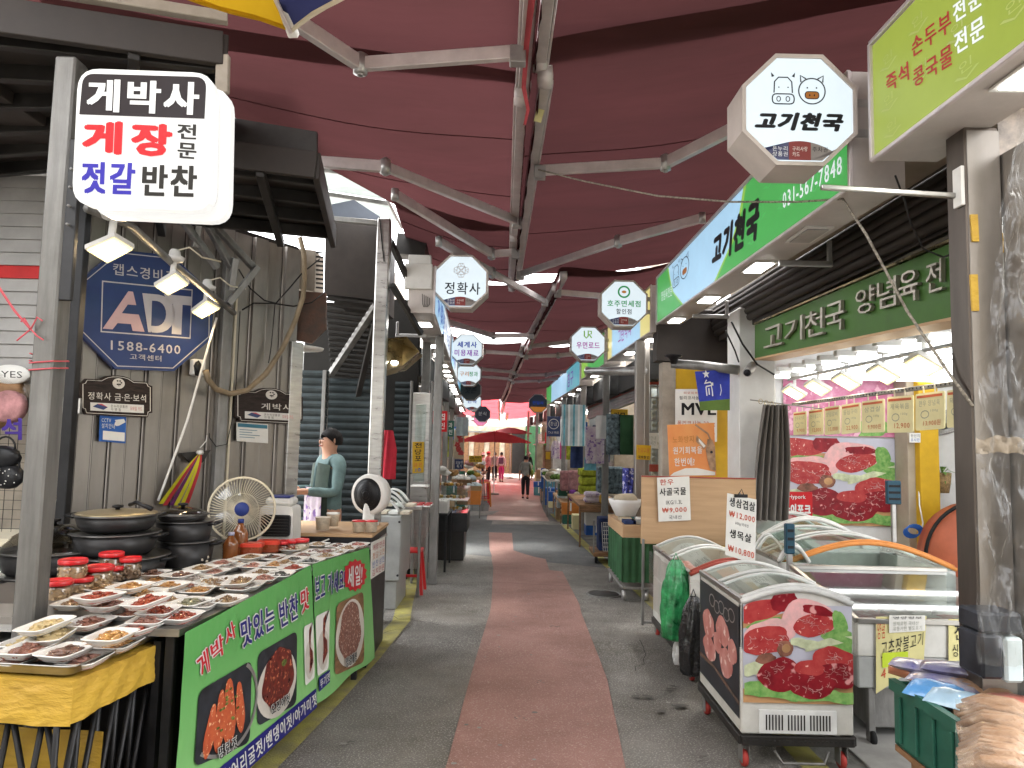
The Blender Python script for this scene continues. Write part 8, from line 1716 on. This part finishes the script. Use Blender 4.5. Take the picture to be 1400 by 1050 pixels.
def stool(x,y,m,lab,h=.45,grp='stacked plastic stools'):
 g=gz(y);t=thing('plastic_stool',lab,'stool',(x,y,g),0,grp);part('seat',m,t,x-.15,x+.15,y-.15,y+.15,g+h-.03,g+h,.012)
 for a_ in(-1,1):
  for b2 in(-1,1):mb=MB();mb.bar((x+a_*.17,y+b2*.17,g),(x+a_*.12,y+b2*.12,g+h-.031),.035,.03,0,(0,1,0));mb.build('leg',m,t)
 part('brace',m,t,x-.14,x+.14,y-.155,y-.14,g+.2,g+.23);return t
stool(atY(556,800,8.3).x,8.5,'red_plastic','dark red plastic stool under the narrow steel table',.5)
for k in range(3):stool(atY(664-k*3,670,22).x,22+k*.9,'orange_plastic' if k==0 else 'red_plastic',['orange red plastic stool nearest of the far stack','red plastic stool behind the orange red one','third far red plastic stool'][k],.75)
t,a,b_=tb('display_table','black legged table with a white wire basket before the bakery','table',577,612,702,9.9,10.7,'black_metal','black_metal')
bt=thing('wire_basket','white wire basket on the black legged table','basket',((a.x+b_.x)/2,10.0,a.z+.002));
for k in range(12):mb=MB();x=a.x+(b_.x-a.x)*k/11;mb.tube([(x,9.95,a.z+.01),(x,9.95,a.z+.2)],.004,4);mb.build('wire','white_paint',bt)
for k in range(6):mb=MB();z=a.z+.01+.038*k;mb.tube([(a.x,9.945,z),(b_.x,9.945,z)],.004,4);mb.build('wire','white_paint',bt)
part('liner','paper_white',bt,a.x+.01,b_.x-.01,9.97,10.3,a.z+.005,a.z+.17)
t=thing('folding_chair','dark folding chair beside the black legged table','chair',(a.x-.25,9.4,gz(9.4)));x=a.x-.2;g=gz(9.4)
part('seat','black_plastic',t,x-.18,x+.18,9.25,9.6,g+.42,g+.45);part('backrest','black_plastic',t,x-.18,x+.18,9.58,9.61,g+.6,g+.85)
for xx in(x-.17,x+.17):
 mb=MB();mb.bar((xx,9.25,g),(xx,9.62,g+.85),.02,.02);mb.build('leg','galv',t);mb=MB();mb.bar((xx,9.6,g),(xx,9.3,g+.44),.02,.02);mb.build('leg','galv',t)
a=atY(592,668,10.9);b_=atY(640,668,10.9);g=gz(11)
t=thing('bakery_case','glass bakery case full of rolls with a black front plinth','display case',((a.x+b_.x)/2,11.2,g));zt_=a.z
part('plinth','black_metal',t,a.x,b_.x,10.9,11.6,g+.45,g+.72);part('base','dark_steel',t,a.x+.05,b_.x-.05,11,11.6,g,g+.44);part('glass','clear_glass',t,a.x,b_.x,10.9,11.6,g+.73,g+1.1);part('shelf','stainless_bright',t,a.x+.01,b_.x-.01,11,11.59,g+.9,g+.91)
q=random.Random(8)
for k in range(26):
 x=a.x+.05+(b_.x-a.x-.1)*((k%9)+.5)/9;z=g+(.75 if k<9 else .93 if k<18 else 1.12);u_=thing('bread_roll',f'bread roll {["on the bottom shelf", "on the middle shelf", "on top"][k // 9]} of the bakery case, {ORDS[k % 9]} from the left','bread',(x,11.1,z),0,'bread rolls of the bakery case');mb=MB();mb.blob((x,11.1+q.uniform(-.08,.08),z+.03),(.035,.05,.028),0,8,1,.3,k);mb.build('crust',['bread','bread','yellow_tape','paper_white'][k%4],u_)
def crate(px,pyb,Y,w,h,d,m,lab,grp='cartons and crates on the left side',fill=None):
 p=atY(px,pyb,Y);t=thing('crate',lab,'crate',p,0,grp)
 for nm,x0,x1,y0,y1 in(('side',-w/2,w/2,0,.015),('side',-w/2,w/2,d-.015,d),('side',-w/2,-w/2+.015,.016,d-.016),('side',w/2-.015,w/2,.016,d-.016)):part(nm,m,t,p.x+x0,p.x+x1,p.y+y0,p.y+y1,p.z,p.z+h)
 part('bottom',m,t,p.x-w/2+.016,p.x+w/2-.016,p.y+.016,p.y+d-.016,p.z,p.z+.01)
 part('rim',m,t,p.x-w/2-.01,p.x+w/2+.01,p.y-.012,p.y-.001,p.z+h-.035,p.z+h)
 if fill:
  mb=MB();q=random.Random(int(px))
  for k in range(22):mb.blob((p.x+q.uniform(-w*.4,w*.4),p.y+q.uniform(.05,d-.05),p.z+h-.02+q.uniform(0,.06)),(.06,.06,.04),0,7,1,.4,k)
  o=mb.build('fill',fill,t);o['kind']='stuff'
 return t
crate(634,690,15.8,.32,.55,.4,'wood_mid','tall brown wooden carton at the left edge of the stack',fill=None);crate(648,690,15.6,.28,.3,.4,'orange_plastic','orange crate lowest in the stack');crate(648,672,15.6,.3,.12,.4,'cardboard','shallow carton on the orange crate',fill='cloth_pale');crate(630,663,15.8,.4,.12,.4,'wood_light','open wooden tray on the tall carton',fill='foam')
tb('goods_table','low table of wrapped goods past the crates','table',640,658,654,18,20,'wood_light','galv')
CN={'cloth_pale':'pale blue','foam':'white','cloth_beige':'beige','bread':'brown','paper_white':'off white','veg':'green','cloth_pink':'pink','yellow_tape':'yellow','cardboard':'brown cardboard','wood_light':'light wooden','cloth_white':'white','cloth_teal':'teal','blue_plastic':'blue','orange_plastic':'orange','green_plastic':'dark green','card_yellow':'cream','cloth_floral':'floral','cloth_navy':'navy','cloth_lime':'lime','cloth_plaid':'checked','cloth_magenta':'magenta'}
cols=['cloth_pale','foam','cloth_beige','bread','paper_white','veg','cloth_pink','yellow_tape']
q=random.Random(12)
def heap(px,py,Y,n,lab,grp,r_=.11,spread=.3,cs=cols,nm='goods_bundle'):
 for k in range(n):
  p=atY(px+q.uniform(-1,1)*spread*970/Y*.5,py,Y+q.uniform(-.2,.3));ci=q.randrange(len(cs));t=thing(nm,f'{CN.get(cs[ci], "mixed")} {lab}, {ORDS[k]} of its heap','goods',p,0,grp);mb=MB();mb.blob(p+Vector((0,0,r_*.5+(k%2)*r_*.5)),(r_,r_*.9,r_*.6),0,9,1,.35,k+px);mb.build('wrapping',cs[ci],t)
heap(649,652,18.4,7,'wrapped bundle on the low table past the crates','wrapped bundles on the far left tables');heap(640,660,16.4,6,'bundle piled beside the wooden tray','pale bundles by the crates');heap(603,650,11.2,6,'bread bag on the bakery case','bread bags on the bakery case',.09,.4,['foam','bread','cloth_beige','paper_white'])
heap(652,640,24,6,'distant goods by the snack bay','distant goods on the left',.16,.6);tb('goods_table','distant low table at the snack bay','table',643,664,647,24,26,'wood_mid','galv')
paper('yellow_menu','yellow board with black lettering hung over the far left stalls',[(641,623),(659,623),(659,632),(641,632)],[('김밥 떡볶이',.08,.1,.92,.5,'ink_dark',.03),('순대 튀김',.1,.58,.9,.92,'ink_dark',.02)],'yellow_wall',Plane((-1,17.5,1),(0,-1,0)),cat='sign')
paper('chalk_board','small dark blue board on the shop window beyond the bakery',[(622,628),(634,628),(634,641),(622,641)],[('오늘만',.1,.15,.9,.5,'ink_white',.01),('특가',.2,.55,.8,.9,'ink_white',.01)],'cloth_navy',Plane((-1,13.0,1),(0,-1,0)),cat='sign')
t=thing('red_poster','red and cream flower poster on the far left window','poster',atY(628,628,13.0));a=atY(621,588,12.98);b_=atY(634,627,12.98);part('sheet','cloth_beige',t,a.x,b_.x,12.98,13,b_.z,a.z)
mb=MB();[mb.poly(irr(.5+.2*math.sin(k*2),.2+.15*k,.28,.1,k+5,.3),rectmap(a.x,b_.x,b_.z,a.z,12.976-.001*k))for k in range(5)];mb.build('flowers','meat_red',t)
t=thing('hanging_sheet','grey blue plastic sheet under the left lightboxes','sheet',atY(631,595,12.6));a=atY(624,570,12.6);b_=atY(640,596,12.6);mb=MB();mb.grid(lambda u,v:Vector((a.x+(b_.x-a.x)*u,12.6+.03*math.sin(u*9),a.z+(b_.z-a.z)*v)),10,4);mb.build('cloth','cloth_pale',t)
# ------- umbrellas
def parasol(x,y,zt,r_,m,lab,m2=None,n=8,drop=.35,pole=True):
 g=gz(y);t=thing('parasol',lab,'parasol',(x,y,g))
 for k in range(n):
  a0,a1=2*PI*k/n,2*PI*(k+1)/n
  def fn(u,v):
   a=a0+(a1-a0)*v;rr=r_*u*(1-.06*math.sin(PI*v)*u);return Vector((x+rr*math.cos(a),y+rr*math.sin(a),zt-drop*(u**1.5)-.03*u*math.sin(PI*v)))
  mb=MB();mb.grid(fn,6,5);mb.build('panel',m2 if(m2 and k%2)else m,t)
  mb=MB();mb.bar((x,y,zt-.03),(x+r_*.98*math.cos(a0),y+r_*.98*math.sin(a0),zt-drop-.02),.012,.012);mb.build('rib','galv',t)
 if pole:part('pole','white_paint',t,x-.02,x+.02,y-.02,y+.02,g,zt+.03);mb=MB();mb.lathe([(.001,0),(.22,0),(.2,.06),(.03,.08)],(x,y,g),16);mb.build('base','concrete',t)
 return t
parasol(-.62,28,2.12,1.45,'red_canvas','wide red parasol over the stalls at the left of the alley end',None,8,.42)
parasol(.0,42,2.55,1.3,'wine_fabric_pale','pinkish parasol behind the wide red one');fabric('rainbow_a',(.1,.45,.12),.4);fabric('rainbow_b',(.75,.5,.05),.4);parasol(-.7,45,2.1,1.1,'rainbow_a','green and yellow striped parasol at the alley end','rainbow_b')
fabric('white_canvas',(.7,.72,.7),.5);parasol(2.6,36,1.95,1.5,'white_canvas','white parasol at the right of the alley end','rainbow_a',8)
fabric('umb_yellow',(.62,.38,.02),.4);fabric('umb_navy',(.04,.045,.12),.35)
tip=atY(398,40,1.9);Cn=tip+Vector((-.12,-1.08,.34));base_a=math.atan2(tip.y-Cn.y,tip.x-Cn.x)
t=thing('market_umbrella','big yellow and navy umbrella whose scalloped edge with cream binding hangs at the top','umbrella',(Cn.x,Cn.y,0));rr=(tip.xy-Cn.xy).length;dz=Cn.z-tip.z
for k in range(8):
 a0=base_a+PI/4*k;a1=a0+PI/4
 def fn(u,v,a0=a0):a=a0+PI/4*v;f=math.cos(PI/8)/math.cos((v-.5)*PI/4);r2=rr*u*f*(1-.045*math.sin(PI*v)*u);return Vector((Cn.x+r2*math.cos(a),Cn.y+r2*math.sin(a),Cn.z-dz*u**1.3+.02*u*math.sin(PI*v)+.004*math.sin(v*23)*u))
 mb=MB();mb.grid(fn,10,10);mb.build('panel','umb_yellow' if k%2==0 else 'umb_navy',t)
 mb=MB();mb.tube([fn(1,i/12)for i in range(13)],.007,5);mb.build('binding','cream_plastic' if k%2 else 'umb_yellow',t)
 mb=MB();mb.bar(Cn+Vector((0,0,-.02)),fn(1,0)+Vector((0,0,-.01)),.01,.01);mb.build('rib','alu_white',t);mb=MB();mb.bar(fn(.93,0)+Vector((0,0,.01)),fn(1.02,0),.03,.02);mb.build('rib_tip','white_plastic',t)
part('pole','alu_white',t,Cn.x-.02,Cn.x+.02,Cn.y-.02,Cn.y+.02,0,Cn.z);mb=MB();mb.lathe([(.001,0),(.28,0),(.26,.08),(.04,.1)],(Cn.x,Cn.y,0),20);mb.build('base','concrete',t)
# ------- right middle: steel post, shutter with red stripe, roller tube
x=atY(870,600,9.2).x;t=thing('street_pole','tall stainless square post left of the goat poster','pole',(x,9.2,gz(9.2)));part('shaft','stainless',t,x-.02,x+.1,9.15,9.27,gz(9.2),3.1,.008)
t=thing('awning_tube','thick grey awning roller tube crossing above the steel post','tube',atY(850,508,9.9));mb=MB();mb.tube([atY(803,508,10.5),atY(880,507,9.2)],.06,14);mb.build('tube','alu_grey',t);mb=MB();mb.lathe([(.02,-.04),(.075,-.03),(.075,.03),(.02,.04)],atY(803,508,10.5),14,0,Matrix.Rotation(PI/2,3,'Y'));mb.build('cap','alu_white',t)
ps=Plane((1.95,12,2),(-1,0,0));t=thing('shutter_box','slanting white ribbed awning shutter with a red stripe over the bedding shop','shutter',ps.hit(835,560))
A_=[ps.hit(803,549),ps.hit(868,522),ps.hit(868,549),ps.hit(803,574)]
for k in range(7):
 v0,v1=k/7,(k+.85)/7;mb=MB();mb.prism([A_[0].lerp(A_[3],v0),A_[1].lerp(A_[2],v0),A_[1].lerp(A_[2],v1),A_[0].lerp(A_[3],v1)],(.05+.005*k,0,0));mb.build('slat','trim_red' if k==2 else 'shutter_grey',t)
pr=Plane((2,9.9,1.8),(0,-1,0));t=thing('grid_shutter','grey lattice window with a red stripe behind the small yellow notice','window',pr.hit(893,640));a=pr.hit(880,512);b_=pr.hit(908,660)
part('glass','clear_glass',t,a.x,b_.x,9.93,9.94,b_.z,a.z);part('red_band','trim_red',t,a.x,b_.x,9.88,9.9,a.z-.14,a.z-.02);part('red_band','trim_red',t,a.x,b_.x,9.88,9.9,b_.z+.15,b_.z+.25)
for k in range(6):z=a.z-.16-k*.16;part('frame_bar','shutter_grey',t,a.x,b_.x,9.9,9.925,z-.012,z+.012)
for k in range(4):x2=a.x+(b_.x-a.x)*k/3;part('frame_bar','shutter_grey',t,x2-.01,x2+.01,9.895,9.899,b_.z,a.z)
paper('wall_notice','small yellow notice with a black band by the steel post',[(870,608),(890,609),(889,629),(870,628)],[('현금교환',.1,.2,.9,.5,'card_print_red',.01),('대박할인',.1,.72,.9,.92,'ink_dark',.03)],'card_yellow' if 0 else 'yellow_wall',Plane((1.6,9.1,1),(0,-1,0)))
paper('wall_notice','white printed notice with red edge behind the yellow notice',[(878,592),(908,592),(906,614),(878,612)],[('주차안내\n영업시간 9시',.1,.2,.9,.8,'card_print_grey',0)],'paper_white',Plane((1.6,9.6,1),(0,-1,0)))
def cloth(px0,py0,px1,py1,Y,m,lab,name='hanging_cloth',cat='cloth',wav=8,grp='textiles hung at the bedding shop',th=.03,m2=None):
 a=atY(px0,py0,Y);b_=atY(px1,py1,Y);t=thing(name,lab,cat,((a.x+b_.x)/2,Y,b_.z),0,grp);mb=MB()
 for s_ in(-1,1):mb.grid(lambda u,v:Vector((a.x+(b_.x-a.x)*u,Y+s_*th*math.sin(PI*u)**.5+.015*math.sin(u*wav+v*2),a.z+(b_.z-a.z)*v)),14,8)
 mb.build('cloth',m,t);
 if m2:
  for k in range(5):x=a.x+(b_.x-a.x)*(k+.5)/5;part('stripe',m2 if k%2 else 'cloth_teal',t,x-.015,x+.025,Y-th-.03,Y-th-.024,b_.z,a.z,0)
 return t
cloth(768,553,800,610,15.0,'cloth_pale','hanging pale blue roll with teal stripes','striped_roll','blanket',4,m2='cloth_white')
cloth(801,583,826,634,12.4,'cloth_floral','bunch of lilac floral aprons hanging at the bedding shop',wav=20);cloth(815,568,829,600,12.2,'cloth_white','white shirt with black and red bands beside the aprons')
def cushion(px0,py0,px1,py1,Y,m,lab):
 a=atY(px0,py0,Y);b_=atY(px1,py1,Y);t=thing('cushion',lab,'cushion',((a.x+b_.x)/2,Y,b_.z),0,'textiles hung at the bedding shop');mb=MB()
 for s_ in(-1,1):mb.grid(lambda u,v:Vector((a.x+(b_.x-a.x)*u,Y+s_*.1*(math.sin(PI*u)*math.sin(PI*v))**.5,a.z+(b_.z-a.z)*v)),10,10)
 mb.build('cover',m,t)
cushion(829,566,848,622,12.0,'cloth_plaid','upright blue checked cushion at the bedding shop');cushion(848,567,866,622,11.9,'cloth_green','upright dark green cushion next to the checked one')
cloth(851,640,867,678,9.6,'cloth_blueflor','blue floral fabric bag by the steel post','fabric_bag','bag',12,th=.09)
cloth(780,610,797,640,13,'cloth_navy','dark navy folded cloth under the striped roll',th=.08);cloth(799,625,815,643,12.5,'cloth_teal','teal and white soft bundle above the lime blanket',th=.1)
t,a,b_=tb('goods_table','bedding stall table with a brown front board and wooden crossbars','table',792,856,690,12.9,15.6,'wood_mid','wood_mid',.05)
part('front_board','wood_mid',t,a.x,b_.x,12.87,12.89,a.z-.13,a.z-.001);t2,a2,b2=tb('goods_table','lower slatted bedding stall table nearer the alley middle','table',766,800,686,17.0,20.0,'wood_light','wood_mid',.05)
for k in range(3):part('slat','wood_light',t2,a2.x,b2.x,16.97,16.99,a2.z-.12-k*.1,a2.z-.07-k*.1)
def roll(px,pyb,Y,w,h,d,m,lab,n=3,z=None):
 p=atY(px,pyb,Y);t=thing('folded_blanket',lab,'blanket',p,0,'folded blankets on the bedding stall')
 for k in range(n):
  mb=MB();zz=p.z+h*k/n;mb.box((p.x+.01*(k%2),p.y+d/2,zz+h/n/2),(w,d,h/n*.96),0,Matrix.Rotation(.04*(k%3-1),3,'Z'),min(.03,h/n*.4));mb.build('fold',m,t)
roll(837,676,13.0,.5,.5,.5,'cloth_plaid','grey blue checked blanket folded upright on the stall',1);roll(806,676,13.6,.38,.5,.4,'cloth_lime','bright lime blanket on the bedding stall');roll(786,672,17.2,.3,.5,.5,'cloth_pink','pink folded blanket, right of two',1);roll(774,672,17.5,.27,.5,.5,'cloth_pink','pink folded blanket, left of two',1)
roll(783,685,17.05,.15,.26,.4,'cloth_purple','purple rolled towel on the lower table',2);roll(791,687,17.0,.24,.24,.4,'cloth_beige','beige folded towels on the lower table');roll(812,688,13.0,.34,.2,.3,'cloth_floral','floral packed bedding set before the checked blanket',2);roll(826,689,12.95,.17,.17,.25,'yellow_tape','small golden box standing on the bedding stall',1)
t=thing('grid_trolley','low wooden trolley with a tilted white wire grid and navy cover','trolley',atY(830,745,11.0));a=atY(812,735,10.9);b_=atY(850,735,10.9);g=gz(10.9)
part('deck','wood_mid',t,a.x,b_.x,10.9,11.6,g+.12,g+.18)
for x in(a.x+.05,b_.x-.05):mb=MB();mb.lathe([(.001,-.02),(.05,-.02),(.05,.02),(.001,.02)],(x,11.0,g+.06),14,0,Matrix.Rotation(PI/2,3,'Y'));mb.build('wheel','black_rubber',t)
part('cover','cloth_navy',t,a.x+.1,b_.x-.03,11.05,11.4,g+.19,g+.68)
for k in range(8):x=a.x+.15+(b_.x-a.x-.2)*k/7;mb=MB();mb.tube([(x,10.95,g+.2),(x-.02,11.02,g+.62)],.005,4);mb.build('wire','white_paint',t)
for k in range(8):z=g+.2+.06*k;mb=MB();mb.tube([(a.x+.15,10.945+.01*k,z),(b_.x-.05,10.945+.01*k,z)],.005,4);mb.build('wire','white_paint',t)
for x in(a.x,b_.x):part('handle_post','galv',t,x-.012,x+.012,10.9,10.925,g+.18,g+.66)
t=thing('green_cart','wheeled display cart with white rails and a dark green cloth skirt','cart',atY(866,790,8.2));a=atY(851,716,8.2);b_=atY(885,722,8.2);g=gz(8.2)
part('rail_frame','wood_light',t,a.x,b_.x+.1,8.2,9.4,g+.72,g+.86);mb=MB();mb.grid(lambda u,v:Vector((a.x-.004+.012*math.sin(u*40),8.2+1.15*u,g+.72-.5*v)),40,3);mb.grid(lambda u,v:Vector((a.x+(b_.x-a.x+.1)*u,8.19+.01*math.sin(u*30),g+.72-.5*v)),30,3);mb.build('skirt','cloth_green',t)
part('bottom_rail','galv',t,a.x,b_.x+.1,8.2,9.4,g+.14,g+.17)
for(x,y)in((a.x+.03,8.25),(b_.x,8.25),(a.x+.03,9.3)):mb=MB();mb.lathe([(.001,-.02),(.055,-.02),(.06,0),(.055,.02),(.001,.02)],(x,y,g+.07),14,0,Matrix.Rotation(PI/2,3,'Y'));mb.build('wheel','alu_grey',t)
for k in range(5):
 p=Vector((a.x+.1+.1*(k%3),8.35+.3*(k//2),g+.865));u_=thing('book_box',f'flat box of {["navy","grey","white","beige","teal"][k]} socks on the green skirted cart','box',p,0,'boxes on the green cart');part('box',['cloth_navy','cloth_grey','cloth_white','cloth_beige','cloth_teal'][k],u_,p.x-.07,p.x+.07,p.y-.1,p.y+.1,p.z,p.z+.04)
t=thing('cloth_basket','white cloth lined basket with rabbit print beside the green cart','basket',atY(857,700,8.8));c=atY(855,705,8.8);mb=MB();mb.lathe([(.12,0),(.2,.16),(.21,.2),(.19,.2),(.1,.02)],c,18);mb.build('basket','cloth_white',t);mb=MB();mb.blob(c+Vector((0,0,.2)),(.15,.15,.07),0,12,1,.4,3);mb.build('lining','cloth_beige',t)
for k,(px,py,Y,lab)in enumerate([(757,655,19,'vegetables by the blue column sign'),(752,650,22,'goods by the far right stalls')]):heap(px,py,Y,7,lab,f'heaped goods on the right {ORD[k]}',.13,.5,['foam','paper_white','veg','cloth_beige']);tb('goods_table',['low stand of the white vegetables at the right','low stand of pale goods further right'][k],'table',px-9,px+9,py+2,Y-.2,Y+1.5,'white_paint','galv')
t=thing('round_sign_board','dark blue hanging board with a pale round mark reading 환급','sign',atY(757,598,19));a=atY(748,569,19);b_=atY(766,597,19);part('board','navy_print',t,a.x,b_.x,19,19.05,b_.z,a.z);c=Vector(((a.x+b_.x)/2,18.99,a.z*.62+b_.z*.38));fq=lambda u,v,z=0:c+Vector((u,0,-v));mb=MB();mb.stroke(circ(0,0,.13,.13,24),.02,fq,0,True);mb.text('환급',rmap(fq,-.09,-.06,.09,.05),0,.01);mb.text('TAX FREE',rmap(fq,-.14,.2,.14,.26),0,.01);mb.build('print','ink_white',t)
t=thing('menu_column','narrow free standing column with beige, blue and yellow panels on the right','sign',atY(742,668,23));
for nm,m_,py0,py1,px0,px1 in(('panel','cloth_beige',606,640,734,742),('panel','blue_plastic',640,668,740,746),('panel','wood_mid',616,650,745,753),('panel','yellow_wall',618,628,746,752)):a=atY(px0,py0,23);b_=atY(px1,py1,23);part(nm,m_,t,a.x,b_.x,22.9 if m_=='yellow_wall' else 23,23.03 if m_!='yellow_wall' else 22.95,b_.z,a.z)
# ------- more of the crowded middle distance
q=random.Random(77)
proto_box=None
def carton(x,y,z,w,d,h,m,lab,grp):t=thing('carton',lab,'box',(x,y,z),0,grp);part('box',m,t,x-w/2,x+w/2,y,y+d,z,z+h);part('tape','paper_white',t,x-.02,x+.02,y-.002,y-.0005,z+h*.3,z+h);return t
mm=['cardboard','wood_light','cloth_pale','cloth_white','cloth_teal','blue_plastic','orange_plastic','cloth_beige','green_plastic','card_yellow']
for side,y0,y1,grp,lab in(('L',13.5,29,'cartons stacked along the left shops','carton before the left shops'),('R',14.8,33,'cartons stacked along the right shops','carton before the right shops')):
 y=y0;ns=0
 while y<y1 and ns<16:
  s_=-1 if side=='L' else 1;x=(XL if side=='L' else XR)(y)+s_*q.uniform(.0,.3);z=gz(y);n=q.choice((1,2,2,3));w=q.uniform(.3,.5)
  for k in range(n):h=q.uniform(.18,.34);cm=q.choice(mm);carton(x+q.uniform(-.03,.03),y,z,w,.4,h,cm,f'{CN[cm]} {lab}, {["lowest", "second", "third"][k]} of the {ORDS[ns]} stack',grp);z+=h+.002
  ns+=1
  y+=q.uniform(.7,1.3)
for side,ys_,lab in(('R',(15.6,16.4,17.2,18.3,20.6,21.8,25.5,26.8),'garment hanging under the right lightboxes'),('L',(13.8,15.2,17.4,21.2,22.6,25.6,27),'garment hanging under the left lightboxes')):
 for i,y in enumerate(ys_):
  s_=-1 if side=='L' else 1;x=(XL if side=='L' else XR)(y)+s_*.45;c=Vector((x,y,gz(y)+1.5));m_=q.choice(['cloth_pink','cloth_floral','cloth_navy','cloth_lime','cloth_white','cloth_plaid','cloth_magenta','cloth_beige']);t=thing('hanging_garment',f'{CN[m_]} {lab}, {ORDS[i]} from the camera','garment',c,0,'garments hanging under the lightboxes');w=q.uniform(.16,.26);h=q.uniform(.6,.85)
  mb=MB()
  for e in(-1,1):mb.grid(lambda u,v:c+Vector(((u-.5)*2*w*(.55+.45*min(1,v*3)),e*.04*math.sin(PI*u)+.015*math.sin(u*15),(1-v)*h)),12,8)
  mb.build('cloth',m_,t);mb=MB();mb.tube([c+Vector((-w*.5,0,h)),c+Vector((0,0,h+.07)),c+Vector((w*.5,0,h))],.005,5);mb.tube([c+Vector((0,0,h+.07)),c+Vector((0,0,h+.16))],.004,5);mb.build('hanger','galv',t)
for i,(y,x,tx,m_,side)in enumerate([(12.6,None,'기모바지','yellow_wall','R'),(17.8,None,'이불','blue_plastic','R'),(21.0,None,'속옷','cloth_magenta','R'),(27.5,None,'국수','brand_red','R'),(14.4,None,'떡집','brand_red','L'),(18.8,None,'한과','green_plastic','L'),(23.2,None,'신발','blue_plastic','L')]):
 xx=(XL if side=='L' else XR)(y)+(-.42 if side=='L' else .2);t=thing('hanging_board',['yellow board on the bedding shop post','blue board above the blanket stall','magenta board on the far right','red noodle board on the far right','red board left, past the bakery','green board on the far left','blue board on the far left'][i],'sign',(xx,y,2.1));z0=gz(y)+2.05
 part('board',m_,t,xx,xx+.3,y,y+.03,z0,z0+.42);f_=lambda u,v,z=0:Vector((xx+.3*u,y-.004,z0+.42*(1-v)));mb=MB();mb.text(tx[:2],rmap(f_,.15,.12,.85,.45),0,.03);mb.text(tx[-2:]if len(tx)>2 else '할인',rmap(f_,.15,.55,.85,.88),0,.03);mb.build('lettering','ink_white' if i else 'ink_dark',t)
